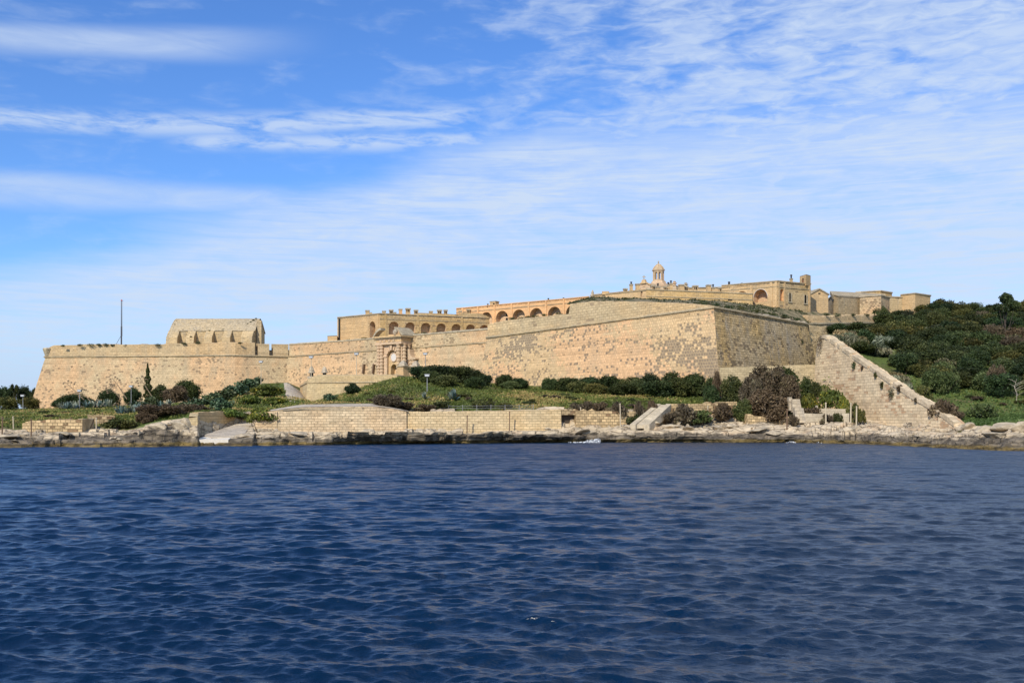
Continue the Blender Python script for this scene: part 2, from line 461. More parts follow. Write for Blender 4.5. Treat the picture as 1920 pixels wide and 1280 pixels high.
M['palebark'] = plain('bleached_bark', (0.42, 0.36, 0.29), 0.9)
M['stalk'] = plain('dry_flower_stalk', (0.22, 0.16, 0.10), 0.9)

# ------------------------------------------------------------------ terrain
# columns of the land: pixel column -> waterline row, then eight (distance, row) controls from the rock ledge to far behind the fort
LAND = [
 (-700, 842, (166, 824), (176, 808), (178, 806), (200, 792), (235, 782), (300, 774), (400, 772)),
 (0,    839, (165, 822), (178, 806), (180, 805), (200, 792), (235, 780), (300, 769), (400, 767)),
 (100,  838, (168, 820), (182, 805), (184, 803), (205, 787), (240, 777), (300, 766), (400, 764)),
 (180,  838, (168, 818), (182, 804), (184, 802), (205, 786), (240, 774), (290, 764), (400, 764)),
 (250,  838, (168, 812), (180, 806), (182, 803), (205, 785), (240, 772), (290, 761), (400, 762)),
 (300,  837, (170, 808), (182, 797), (184, 790), (205, 779), (240, 768), (290, 758), (400, 758)),
 (355,  836, (172, 806), (182, 788), (184, 782), (205, 774), (240, 765), (290, 754), (400, 754)),
 (371,  836, (172, 808), (183, 788), (185, 778), (205, 772), (240, 764), (290, 752), (400, 752)),
 (374,  836, (172, 827), (184.5, 817), (187.5, 774), (206, 770), (240, 762), (290, 752), (400, 750)),
 (425,  836, (172.5, 824), (194, 802), (197.5, 774), (213, 769), (245, 754), (288, 736), (400, 736)),
 (474,  836, (173, 820), (203, 787), (206.5, 774), (220, 767), (250, 745), (286, 721), (400, 718)),
 (482,  835, (175, 818), (189, 808), (193, 773), (215, 769), (250, 746), (286, 721), (400, 718)),
 (540,  834, (177, 815), (190, 808), (194, 765), (215, 760), (250, 745), (286, 718), (400, 716)),
 (580,  834, (177, 814), (191, 808), (195, 760), (215, 757), (240, 756), (256, 757), (400, 716)),
 (640,  833, (178, 813), (191.5, 808), (195.5, 759), (213, 757), (235, 750), (252, 740), (400, 705)),
 (700,  832, (179, 812), (192, 808), (196, 759), (212, 755), (235, 735), (251, 720), (400, 700)),
 (745,  832, (180, 812), (193, 807), (197, 766), (212, 756), (235, 728), (251, 707), (400, 700)),
 (800,  831, (182, 812), (194, 806), (197.5, 770), (213, 754), (235, 728), (252, 706), (400, 700)),
 (880,  831, (185, 812), (196, 804), (199.5, 770), (215, 753), (235, 732), (254, 716), (400, 700)),
 (950,  830, (187, 811), (198, 803), (201.5, 769), (215, 752), (235, 736), (254, 724), (400, 700)),
 (1080, 829, (191, 815), (201, 800), (204.5, 767), (216, 753), (232, 742), (248, 730), (400, 700)),
 (1190, 829, (193, 814), (204, 797), (207.5, 768), (217, 753), (230, 745), (244, 734), (400, 700)),
 (1204, 829, (193, 813), (205, 796), (208, 788), (217, 756), (230, 746), (243, 735), (400, 700)),
 (1260, 829, (193, 812), (206, 791), (209, 777), (217, 758), (228, 748), (238, 740), (400, 700)),
 (1400, 829, (193, 812), (208, 786), (211, 778), (217, 770), (225, 757), (236, 734), (400, 640)),
 (1520, 830, (190, 813), (205, 790), (208, 782), (215, 774), (224, 760), (236, 742), (400, 600)),
 (1552, 831, (188, 814), (203, 792), (206, 784), (213, 776), (222, 764), (236, 660), (320, 606)),
 (1580, 831, (186, 815), (200, 793), (203, 786), (211, 778), (220, 768), (226, 668), (320, 602)),
 (1612, 832, (184, 816), (194, 797), (199, 794), (207, 789), (212.5, 785), (217, 690), (320, 598)),
 (1650, 834, (178, 816), (189, 801), (193, 799), (200, 797), (206, 795), (210, 715), (320, 594)),
 (1700, 836, (171, 819), (184, 807), (188, 806), (191, 805), (195, 804), (200, 745), (315, 590)),
 (1760, 839, (164, 821), (178, 811), (180, 811), (182, 810), (184.5, 809), (190, 775), (312, 584)),
 (1796, 841, (159, 822), (174, 809), (176, 809), (178, 808), (181, 806), (188, 786), (311, 584)),
 (1810, 842, (157, 822), (172, 805), (175, 803), (180, 800), (184, 792), (190, 782), (310, 584)),
 (1860, 844, (152, 823), (168, 800), (172, 796), (178, 790), (184, 785), (192, 778), (308, 586)),
 (1920, 846, (148, 824), (165, 797), (170, 792), (176, 788), (182, 784), (190, 778), (306, 588)),
 (2700, 850, (140, 826), (160, 800), (166, 794), (172, 789), (180, 784), (190, 778), (300, 590)),
]
NSEG = [5, 10, 16, 4, 14, 14, 18, 30, 8, 8]
def land_controls():
    xs = np.array([c[0] for c in LAND], float)
    Ds, Zs = [], []
    for c in LAND:
        Dsh = EYE * F / (c[1] - HORIZ)
        d = [Dsh - 16, Dsh] + [q[0] for q in c[2:]] + [700, 1500]
        z = [-5.0, -0.05] + [ZZ(q[1], q[0]) for q in c[2:]] + [8.0, 3.0]
        Ds.append(d); Zs.append(z)
    return xs, np.array(Ds), np.array(Zs)
LX, LD, LZ = land_controls()

def build_terrain():
    cols = np.concatenate([np.arange(-700, -60, 16), np.arange(-60, 1990, 2.5), np.arange(1990, 2700, 16)])
    nk = LD.shape[1]
    Dc = np.array([[np.interp(x, LX, LD[:, k]) for k in range(nk)] for x in cols])
    Zc = np.array([[np.interp(x, LX, LZ[:, k]) for k in range(nk)] for x in cols])
    kk = [0.0]
    for s_, n in enumerate(NSEG):
        kk += [s_ + (i + 1) / n for i in range(n)]
    kk = np.array(kk)
    verts = []; rock = []; nr = len(kk)
    for ci, px in enumerate(cols):
        for k in kk:
            D = float(np.interp(k, range(nk), Dc[ci])); Z = float(np.interp(k, range(nk), Zc[ci]))
            x = (px - 960) / F * D; y = D
            # rockiness: full on the shelf, none on the soil
            if px > 1796:   kr = 3.2
            elif px > 1600: kr = 6.1
            elif px > 1204: kr = 4.1
            elif px > 374:  kr = 4.0
            else:           kr = 3.9
            r = 1.0 - max(0.0, min(1.0, (k - kr) / 0.35))
            smooth_ = 0.0
            if 374 <= px <= 476 and k < 3.1: smooth_ = 0.85 if k > 1.9 else 0.4
            if 520 < px < 572 and 5.2 < k: smooth_ = 0.5
            if 0.3 < k:
                if r > 0:
                    a = fbm(x, y * 1.6, 3.1, 0.12, 4) * 0.7
                    q = fbm(x, y, 9.0, 0.5, 3) * 0.22
                    vx, vy = x + 2.5 * nz(x, y, 4, 0.15), y + 2.5 * nz(x, y, 8, 0.15)
                    cell = mnoise.cell(Vector((vx * 0.17 + vy * 0.05, vy * 0.33 - vx * 0.04, 2.0)))
                    q += (cell - 0.5) * 0.7 * (1 if k > 1.5 else 0.3)
                    dz = (a + q) * r * (1 - smooth_)
                    lvl = 0.55
                    zt = Z + dz
                    f = (zt / lvl) % 1.0
                    zt2 = (math.floor(zt / lvl) + min(1.0, max(0.0, (f - 0.35) / 0.3))) * lvl     # bedding steps
                    zt = zt + (zt2 - zt) * 0.75 * r * (1 - smooth_) * (1 if k < 3.05 else 0.3)
                    if k <= 1.0: zt = min(zt, -0.02 + 0.0 * zt) if k < 1.0 else max(-0.3, min(0.25, zt - 0.05))
                    yy = nz(x, 0.0, 5.5, 0.22) * 2.6 + nz(x, 0.0, 7.7, 0.75) * 1.1          # ragged coast line
                    w = max(0.0, 1 - abs(k - 1.3) / 1.3) * (1 - smooth_)
                    y2 = y + yy * w
                    x = x * y2 / y; y = y2
                    Z = zt
                else:
                    Z += fbm(x, y, 1.0, 0.12, 3) * 0.45 * (1 if k < 6.0 else 0.6)
            if 3.02 < k < 3.2 and 480 < px < 1200: pass
            verts.append((x, y, Z)); rock.append(r if smooth_ < 0.8 else 1.0)
    nc = len(cols)
    faces = [(i * nr + j, (i + 1) * nr + j, (i + 1) * nr + j + 1, i * nr + j + 1) for i in range(nc - 1) for j in range(nr - 1)]
    me = bpy.data.meshes.new('ground'); me.from_pydata(verts, [], faces)
    at = me.attributes.new('rock', 'FLOAT', 'POINT'); at.data.foreach_set('value', np.array(rock, np.float32))
    uvl = me.uv_layers.new(name='UVMap')
    for p in me.polygons: p.use_smooth = False
    o = bpy.data.objects.new('ground', me); COL.objects.link(o); o['kind'] = 'structure'
    return o, BVHTree.FromPolygons(verts, faces)

def terrain_mat():
    m, t, b = new_mat('rock_and_turf')
    geo = t.node('ShaderNodeNewGeometry'); pos = X(t, geo.outputs['Position'])
    px_, py_, z = t.sep(pos)
    rk = t.attr('rock')
    n1 = t.noise(pos, 0.12, 5, 0.6); n2 = t.noise(pos, 0.7, 6, 0.65)
    n3 = t.noise(t.vmul(pos, (0.5, 0.5, 3.5)), 0.6, 5, 0.65)      # bedding layers
    # rock
    rc = t.mix(t.step(n1 * 0.5 + n2 * 0.5, 0.38, 0.62), (0.47, 0.375, 0.245), (0.59, 0.48, 0.33))
    rc = t.mix(t.step(t.noise(pos, 0.2, 5, 0.62), 0.55, 0.68) * 0.55, rc, (0.46, 0.30, 0.17))
    rc = t.mix(t.step(t.noise(t.vadd(pos, (31, 7, 3)), 0.3, 5, 0.68), 0.52, 0.64) * 0.7, rc, (0.29, 0.25, 0.185))
    rc = t.mix(t.step(t.noise(t.vadd(t.vmul(pos, (0.35, 0.5, 2.2)), (9, 17, 3)), 0.9, 6, 0.7), 0.55, 0.62) * 0.75, rc, (0.17, 0.125, 0.085))
    ck = t.voro(t.vadd(t.vmul(pos, (0.16, 0.30, 0.9)), t.vmul(t.noise(pos, 0.35, 4, col=True), (1.6, 1.6, 1.2))), 1.0, 'DISTANCE_TO_EDGE')
    rc = t.mix((1 - t.step(ck, 0.0, 0.05)) * t.step(n1, 0.36, 0.5) * 0.8, rc, (0.15, 0.11, 0.07))
    n0 = t.noise(t.vmul(pos, (1, 1, 0)), 0.055, 4, 0.6)
    zz = z + (n0 - 0.5) * 3.2 + (n2 - 0.5) * 1.0 + (n3 - 0.5) * 0.8
    # wet, lichen-black rock face left of the cove, with overhang shade painted in
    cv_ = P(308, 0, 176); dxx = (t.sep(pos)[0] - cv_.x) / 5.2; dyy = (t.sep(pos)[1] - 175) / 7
    wet_shade = (1 - (dxx * dxx + dyy * dyy)).max(0)
    zz = zz - wet_shade * 2.1
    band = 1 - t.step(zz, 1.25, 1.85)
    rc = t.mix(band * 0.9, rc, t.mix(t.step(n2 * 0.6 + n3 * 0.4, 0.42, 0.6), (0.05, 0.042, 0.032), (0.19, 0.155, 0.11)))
    alg = 1 - t.step(z + (n2 - 0.5) * 0.7 + (n0 - 0.5) * 0.8, 0.40, 0.72)
    rc = t.mix(alg * 0.92, rc, t.mix(t.step(n3, 0.4, 0.6), (0.07, 0.05, 0.018), (0.22, 0.155, 0.05)))
    # turf
    g1 = t.noise(pos, 0.07, 4, 0.55); g2 = t.noise(pos, 0.9, 5, 0.7)
    gc = t.mix(t.step(g1 * 0.7 + g2 * 0.3, 0.40, 0.60), (0.095, 0.135, 0.028), (0.15, 0.125, 0.05))
    gc = t.mix(t.step(px_, 76, 88) * 0.75, gc, (0.105, 0.14, 0.03))      # lush meadow at the right
    gc = t.mix(t.step(g2, 0.50, 0.66) * 0.75, gc, (0.045, 0.06, 0.02))
    gc = t.mix(t.step(t.noise(t.vadd(pos, (3, 9, 0)), 0.22, 5, 0.7), 0.55, 0.66) * 0.7, gc, (0.17, 0.14, 0.07))
    gc = t.mix(t.step(t.noise(t.vadd(pos, (5, 50, 0)), 0.4, 5, 0.65), 0.66, 0.74) * 0.6, gc, (0.30, 0.25, 0.16))
    f = t.step(rk + (n2 - 0.5) * 0.5, 0.35, 0.6)
    c = t.mix(f, gc, rc)
    t.put(b.inputs['Base Color'], c)
    rough = 0.95 - alg * 0.45
    t.put(b.inputs['Roughness'], rough)
    bp = t.node('ShaderNodeBump'); bp.inputs['Strength'].default_value = 0.9; bp.inputs['Distance'].default_value = 0.5
    t.put(bp.inputs['Height'], n2 * 0.6 + n3 * 0.5 + t.step(ck, 0.0, 0.08) * 0.4)
    m.node_tree.links.new(bp.outputs[0], b.inputs['Normal'])
    return m
ground, GB = build_terrain()
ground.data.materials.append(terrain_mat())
def gz(x, y):
    h = GB.ray_cast(Vector((x, y, 200)), Vector((0, 0, -1)))
    return h[0].z if h[0] else 0.0

# ------------------------------------------------------------------ water
def build_water():
    tfine = np.arange(-0.62, 0.62, 0.0016)
    tc_ = np.concatenate([np.linspace(-6, -0.67, 60), tfine, np.linspace(0.67, 6, 60)])
    ys = [-36.0, -20, -5, 4, 9, 12]
    y = 12.0
    while y < 230:
        y += max(0.04, y * y * 0.000065); ys.append(y)
    ys += list(np.geomspace(236, 9000, 24))
    ys = np.array(ys)
    T, Y = np.meshgrid(tc_, ys, indexing='ij')
    Xg = T * (Y + 40.0)
    dx_ = np.abs(np.gradient(Xg, axis=0)); dy_ = np.abs(np.gradient(Y, axis=1))
    Zg = np.zeros_like(Xg); ox = np.zeros_like(Xg); oy = np.zeros_like(Xg)
    r2 = np.random.default_rng(11)
    NW = 110
    for i in range(NW):
        lam = 0.20 * (2.6 / 0.20) ** ((i + r2.random()) / NW)
        if i % 11 == 5: lam = 3.0 * (8.0 / 3.0) ** r2.random()          # a little underlying swell
        th = R(-90 - 16) + r2.normal(0, 0.55 if lam < 0.9 else (0.33 if lam < 2.6 else 0.2))
        kx, ky = math.cos(th), math.sin(th)
        k = 2 * math.pi / lam
        s_ = 0.0072 * (1.35 if lam < 0.7 else (1.0 if lam < 2.0 else (0.8 if lam < 2.9 else 0.62)))
        a = lam * s_
        # attenuate what the mesh cannot carry
        res = np.abs(kx) * dx_ + np.abs(ky) * dy_
        att = np.clip((lam / np.maximum(res, 1e-6) - 2.0) / 1.6, 0, 1)
        ph = k * (kx * Xg + ky * Y) + r2.random() * 6.283
        # gustiness: wave groups
        env = 0.75 + 0.45 * np.sin(0.11 * Xg * (0.5 + r2.random()) + 0.16 * Y * (0.4 + r2.random()) + r2.random() * 6.28)
        a_ = a * att * env
        Zg += a_ * np.cos(ph)
        ox -= kx * a_ * np.sin(ph) * 0.6; oy -= ky * a_ * np.sin(ph) * 0.6
    n1, n2 = Xg.shape
    co = np.stack([Xg + ox, Y + oy, Zg], -1).reshape(-1, 3).astype(np.float32)
    idx = np.arange(n1 * n2).reshape(n1, n2)
    q = np.stack([idx[:-1, :-1], idx[1:, :-1], idx[1:, 1:], idx[:-1, 1:]], -1).reshape(-1, 4).astype(np.int32)
    me = bpy.data.meshes.new('sea')
    me.vertices.add(len(co)); me.vertices.foreach_set('co', co.ravel())
    me.loops.add(q.size); me.loops.foreach_set('vertex_index', q.ravel())
    me.polygons.add(len(q)); me.polygons.foreach_set('loop_start', np.arange(0, q.size, 4, dtype=np.int32))
    me.polygons.foreach_set('use_smooth', np.ones(len(q), bool))
    me.update(calc_edges=True)
    o = bpy.data.objects.new('sea', me); COL.objects.link(o); o['kind'] = 'structure'
    m, t, b = new_mat('sea_water')
    g = t.node('ShaderNodeNewGeometry'); pos = X(t, g.outputs['Position'])
    n1_ = t.noise(t.vmul(pos, (0.8, 1.0, 1)), 3.2, 4, 0.6, 0.3)
    n2_ = t.noise(t.vmul(pos, (0.5, 1.0, 1)), 0.95, 6, 0.66, 0.3)
    n3_ = t.noise(pos, 0.035, 3, 0.5)
    t.put(b.inputs['Base Color'], t.mix(t.step(n3_, 0.35, 0.65), (0.0007, 0.0105, 0.031), (0.0011, 0.0145, 0.042)))
    b.inputs['Roughness'].default_value = 0.19
    b.inputs['IOR'].default_value = 1.34; b.inputs['Specular IOR Level'].default_value = 0.62
    bp = t.node('ShaderNodeBump'); bp.inputs['Strength'].default_value = 0.7; bp.inputs['Distance'].default_value = 0.05
    t.put(bp.inputs['Height'], n1_)
    bp2 = t.node('ShaderNodeBump'); bp2.inputs['Strength'].default_value = 0.8; bp2.inputs['Distance'].default_value = 0.19
    t.put(bp2.inputs['Height'], n2_); m.node_tree.links.new(bp.outputs[0], bp2.inputs['Normal'])
    # capillary chop: tilts the facets directly, so it also works where the mesh is coarse
    yy = t.sep(pos)[1]
    far = t.step(yy, 25, 130)
    c1 = t.noise(t.vmul(pos, (0.5, 1.0, 1)), 4.5, 3, 0.6, 0.4, col=True)
    c2 = t.noise(t.vmul(pos, (0.42, 1.0, 1)), 1.3, 4, 0.65, 0.3, col=True)
    k1 = 0.21 + 0.15 * far
    k2 = far * 0.65 + 0.10
    def tilt(c, k): return t.vmul(t.vadd(c, (-0.5, -0.5, -0.5)), t.comb(k * 0.8, k * 1.25, 0))
    nrm = t.vadd(t.vadd(X(t, bp2.outputs[0]), t.comb(0, far * -0.24, 0)), t.vadd(tilt(c1, k1), tilt(c2, k2)))
    # facets that lean towards the viewer fill more of the view at a low angle
    nn_ = t.node('ShaderNodeVectorMath', operation='NORMALIZE'); t.put(nn_.inputs[0], nrm)
    m.node_tree.links.new(nn_.outputs[0], b.inputs['Normal'])
    me.materials.append(m)
    return o
sea = build_water()

# ------------------------------------------------------------------ walls
def offset_poly(pts, d):
    """mitred offset of an open polyline, d metres outward (right-hand side: towards the camera for left-to-right runs)"""
    out = []
    n = len(pts)
    nr = []
    for i in range(n - 1):
        a, b = pts[i], pts[i + 1]
        dx, dy = b[0] - a[0], b[1] - a[1]; L = math.hypot(dx, dy)
        nr.append((dy / L, -dx / L))
    for i in range(n):
        dd = d[i] if hasattr(d, '__len__') else d
        if i == 0: m_ = nr[0]; k = 1
        elif i == n - 1: m_ = nr[-1]; k = 1
        else:
            m_ = (nr[i - 1][0] + nr[i][0], nr[i - 1][1] + nr[i][1]); L = math.hypot(*m_); m_ = (m_[0] / L, m_[1] / L)
            k = 1 / max(0.35, m_[0] * nr[i][0] + m_[1] * nr[i][1])
        out.append((pts[i][0] + m_[0] * dd * k, pts[i][1] + m_[1] * dd * k))
    return out

def lerp(a, b, t): return tuple(a[i] + (b[i] - a[i]) * t for i in range(len(a)))

def sub_line(pts, step_):
    """resample a polyline, keeping its corners; returns points and the index of each corner"""
    out = [tuple(pts[0])]
    for a, b in zip(pts[:-1], pts[1:]):
        L = math.hypot(b[0] - a[0], b[1] - a[1]); n = max(1, int(L / step_))
        out += [lerp(a, b, (i + 1) / n) for i in range(n)]
    return out

def scarp(name, top, zbase, batter, mat, parent, step_=1.2, rough=0.10, rows=18, depth=2.0, full=None):
    """battered wall face: top polyline of (x,y,z) at cordon level down to zbase; slight unevenness in the stone"""
    mb = MB()
    whole = full or top
    base = offset_poly(whole, [(p[2] - zbase) * batter for p in whole])
    i0_ = whole.index(top[0]); base = base[i0_:i0_ + len(top)]
    T = sub_line(top, step_)
    B = sub_line([(b[0], b[1], zbase) for b in base], 1e9)
    # resample base with the same counts
    Bs = [B[0]]
    for i in range(len(top) - 1):
        L = math.hypot(top[i + 1][0] - top[i][0], top[i + 1][1] - top[i][1]); n = max(1, int(L / step_))
        Bs += [lerp((*base[i], zbase), (*base[i + 1], zbase), (j + 1) / n) for j in range(n)]
    inner = offset_poly([(p[0], p[1]) for p in T], -depth)
    S_ = arc(T); vuv = []
    nr = rows; nc = len(T); nv = len(mb.v)
    for i in range(nc):
        for j in range(nr + 1):
            p = lerp(Bs[i], T[i], j / nr)
            k = rough * (nz(p[0], p[1], p[2], 0.35) + 0.6 * nz(p[0], p[1], p[2], 1.1))
            mb.v.append((p[0] - k * 0.3, p[1] - k, p[2])); vuv.append((S_[i], p[2] - (T[i][2] - T[0][2]) * (j / nr)))
        mb.v.append((inner[i][0], inner[i][1], T[i][2])); vuv.append((S_[i], T[0][2] + depth))
    w = nr + 2
    for i in range(nc - 1):
        for j in range(nr + 1):
            a = nv + i * w + j
            mb.f.append((a, a + w, a + w + 1, a + 1))
    return mb.build(name, mat, parent, vuv=vuv)

def ribbon(name, line, prof, mat, parent, jag=0.0, step_=1.0, seed=0.0, gaps=(), wob=0.0):
    """sweep a closed profile [(outward offset, height)] along a polyline of (x,y,z). jag: ragged height on the points flagged top (height>0.5)"""
    L = sub_line(line, step_) if step_ else [tuple(p) for p in line]
    xy = [(p[0], p[1]) for p in L]
    mb = MB(); k = len(prof); n = len(L)
    offs = [offset_poly(xy, o) for o, h in prof]
    top = max(h for o, h in prof)
    S_ = arc(xy); vuv = []; pl_ = [0.0]
    for (o_a, h_a), (o_b, h_b) in zip(prof[:-1], prof[1:]): pl_.append(pl_[-1] + math.hypot(o_b - o_a, h_b - h_a))
    for i in range(n):
        j_ = 0
        if jag:
            q = nz(L[i][0], L[i][1], seed, 0.45) + 0.6 * nz(L[i][0], L[i][1], seed + 5, 1.3)
            j_ = -abs(q) * jag if nz(L[i][0], L[i][1], seed + 9, 0.12) > -0.15 else -abs(q) * jag * 0.25
        for c, (o, h) in enumerate(prof):
            z = L[i][2] + h
            if h > 0.6 * top and jag: z += j_
            w_ = wob * nz(L[i][0], L[i][1], z, 0.9)
            mb.v.append((offs[c][i][0], offs[c][i][1] + w_, z + w_ * 0.5)); vuv.append((S_[i], pl_[c]))
    for i in range(n - 1):
        for c in range(k):
            d = (c + 1) % k
            mb.f.append((i * k + c, (i + 1) * k + c, (i + 1) * k + d, i * k + d))
    mb.f.append(tuple(reversed(range(k)))); mb.f.append(tuple((n - 1) * k + c for c in range(k)))
    return mb.build(name, mat, parent, vuv=vuv)

CORD = [(-0.25, -0.35), (0.15, -0.33), (0.42, -0.12), (0.42, 0.10), (0.15, 0.30), (-0.25, 0.33)]

def parapet(name, line, tops, mat, parent, thick=3.0, jag=0.3, seed=0.0, step_=0.8, inset=0.06):
    """parapet standing on the line (x,y,z); tops = absolute top heights at the line's corners"""
    pts4 = [(p[0], p[1], p[2], t) for p, t in zip(line, tops)]
    L = sub_line(pts4, step_)
    xy = [(p[0], p[1]) for p in L]
    o0 = offset_poly(xy, -inset); o1 = offset_poly(xy, -inset - 0.25); o2 = offset_poly(xy, -thick)
    mb = MB(); n = len(L); S_ = arc(L); vuv = []
    for i in range(n):
        q = abs(nz(L[i][0], L[i][1], seed, 0.5)) + 0.7 * abs(nz(L[i][0], L[i][1], seed + 5, 1.5))
        loose = 1.0 if nz(L[i][0], L[i][1], seed + 9, 0.13) > -0.1 else 0.3
        t = L[i][3] - q * jag * loose
        if jag > 0.2: t = round(t / 0.28) * 0.28 * 0.6 + t * 0.4
        b = L[i][2] + 0.02
        t = max(t, b + 0.05)
        mid = (b + t) / 2
        k = 0.05 * nz(L[i][0], L[i][1], mid, 0.8)
        for (x, y), z in ((o0[i], b), (o0[i], mid), (o0[i], t - 0.12), (o1[i], t), (o2[i], t + 0.25), (o2[i], b)):
            mb.v.append((x, y - k, z))
        lo_ = b - L[i][2] + L[0][2]; vuv += [(S_[i], lo_), (S_[i], lo_ + mid - b), (S_[i], lo_ + t - .12 - b), (S_[i], lo_ + t + .1 - b), (S_[i], lo_ + t - b + thick), (S_[i], lo_ + t - b + thick + 3)]
    for i in range(n - 1):
        for c in range(6):
            d = (c + 1) % 6
            mb.f.append((i * 6 + c, (i + 1) * 6 + c, (i + 1) * 6 + d, i * 6 + d))
    mb.f.append(tuple(reversed(range(6)))); mb.f.append(tuple((n - 1) * 6 + c for c in range(6)))
    return mb.build(name, mat, parent, vuv=vuv)

# corners of the fort at cordon level
ZL = 24.45
cA0 = (-149.0, 400.0, ZL); cA = P(85, 669, 333); cB = P(441, 666.5, 325.5); cC = P(541, 668.5, 332)
cA, cB, cC = [(p.x, p.y, ZL) for p in (cA, cB, cC)]
cD = P(916, 642, 280); cD = tuple(cD)
cC2 = (cC[0], cC[1] - 0.3, cC[2])
cE = tuple(P(913.5, 633, 276.5)); cE0 = (cE[0] + 1.5, 312.0, cE[2]); cF = tuple(P(1338, 576.5, 235)); cG = tuple(P(1514, 608, 273))
cG2 = (cG[0] + 3.5, cG[1] + 40, cG[2])

# ---- western bastion
bl = empty('bastion', cA, 'long battered limestone bastion at the left end of the fort, below the buttressed magazine', 'bastion')
scarp('scarp_wall', [cA0, cA, cB, cC], 5.0, 0.21, M['bast_left'], bl)
ribbon('cordon', [cA0, cA, cB, cC], CORD, M['cordon'], bl, wob=0.05)
pl = [(p[0], p[1], ZL + 0.30) for p in (cA0, cA)]
Bp = [(cA[0], cA[1], ZL + 0.3), (*P(100, 0, 332.4).xy, ZL + 0.3), (*P(150, 0, 331.2).xy, ZL + 0.3), (*P(310, 0, 328.4).xy, ZL + .3), (cB[0], cB[1], ZL + .3), (*P(478, 0, 328).xy, ZL + .3)]
parapet('parapet', [(cA0[0], cA0[1], ZL + .3)] + Bp, [27.4, 27.1, 28.3, 28.5, 28.55, 28.85, 28.9], M['parapet'], bl, 4.0, 0.35, 1.0)
for (xa, xb, ya, yb) in ((484, 505, 643.5, 644), (512.5, 541, 644.5, 645)):
    ta = (xa - 441) / 100; tb = (xb - 441) / 100
    Da = 325.5 + ta * 6.5; Db = 325.5 + tb * 6.5
    parapet('merlon', [(*P(xa, 0, Da).xy, ZL + .3), (*P(xb, 0, Db).xy, ZL + .3)], [ZZ(ya, Da), ZZ(yb, Db)], M['parapet'], bl, 4.0, 0.2, 2.0)
mb = MB(); mb.lathe((cA[0] + .6, cA[1] + .4, ZL + .35), [(.9, 0), (1.0, .6), (1.3, 1.4), (1.55, 2.3), (1.3, 2.6), (.4, 2.7)], 9); mb.build('corbel_stump', M['coping'], bl)
mb = MB()
mb.prism([(-148, 399), (cA[0] + .8, cA[1] + 1), (cB[0], cB[1] + 2), (cC[0] - .5, cC[1] + 2), (-60, 400)], 20.0, 26.2)
mb.build('terreplein', M['coping'], bl)

# ---- curtain wall
cu_ = empty('curtain_wall', cC, 'curtain wall with a thin string course running behind the ornate gate, between the bastions', 'fort wall')
scarp('scarp_wall', [cC2, cD], 6.0, 0.17, M['curtain'], cu_)
ribbon('cordon', [cC2, cD], [(o * 0.75, h * 0.7) for o, h in CORD], M['cordon'], cu_, wob=0.04)
def on_curtain(px, off=0.0):
    t0 = (px - 960) / F
    ax, ay = cC2[0], cC2[1]; bx, by = cD[0], cD[1]
    s_ = (t0 * ay - ax) / ((bx - ax) - t0 * (by - ay))
    return Vector((ax + (bx - ax) * s_, ay + (by - ay) * s_, cC2[2] + (cD[2] - cC2[2]) * s_))
def zc(px, py):
    p = on_curtain(px); return ZZ(py, p.y)
parapet('parapet', [(*on_curtain(x).xy, on_curtain(x).z + .24) for x in (542, 640, 705, 790, 916)],
        [zc(542, 645), zc(640, 638.5), zc(705, 633.5), zc(790, 626), zc(916, 616)], M['curtain'], cu_, 3.0, 0.16, 3.0)
cop = [(*on_curtain(x).xy, zc(x, y) - 0.28) for x, y in ((542, 645), (640, 638.5), (705, 633.5), (790, 626), (916, 616))]
ribbon('coping', cop, [(-0.3, 0.0), (0.12, 0.02), (0.12, 0.3), (-0.6, 0.55), (-2.9, 0.6), (-2.9, 0.1)], M['coping'], cu_, jag=0.25, seed=4)
cdir = Vector((cD[0] - cC2[0], cD[1] - cC2[1], 0)).normalized(); cnor = Vector((cdir.y, -cdir.x, 0))
mb = MB()
mb.prism([(cC2[0] - 8, cC2[1] + 3), (cC2[0] + 1.5, cC2[1] + 1.5), (cD[0] + 1, cD[1] + 2), (0, 420), (-60, 420)], 18.0, 26.8)
mb.build('terreplein', M['coping'], cu_)
# narrow slots beside the gate
for px, y0, y1 in ((688, 682.5, 700.5), (706.5, 681.5, 700.5)):
    p = on_curtain(px); za, zb = ZZ(y1, p.y - 1), ZZ(y0, p.y - 1)
    mb = MB()
    for (z, zt) in ((za, zb),):
        o1 = (24.5 - z) * 0.17 + 0.02; o2 = (24.5 - zt) * 0.17 + 0.02
        q = [p + cdir * s + cnor * (o1 + 0.9) for s in (-0.22, 0.22)]; r_ = [p + cdir * s + cnor * (o2 + 0.9) for s in (-0.22, 0.22)]
        mb.prism([(q[0].x, q[0].y), (q[1].x, q[1].y), (q[1].x - cnor.x * 3, q[1].y - cnor.y * 3), (q[0].x - cnor.x * 3, q[0].y - cnor.y * 3)], z, zt,
                 [(r_[0].x, r_[0].y), (r_[1].x, r_[1].y), (r_[1].x - cnor.x * 3, r_[1].y - cnor.y * 3), (r_[0].x - cnor.x * 3, r_[0].y - cnor.y * 3)])
    mb.build('slot', M['wood'], cu_)

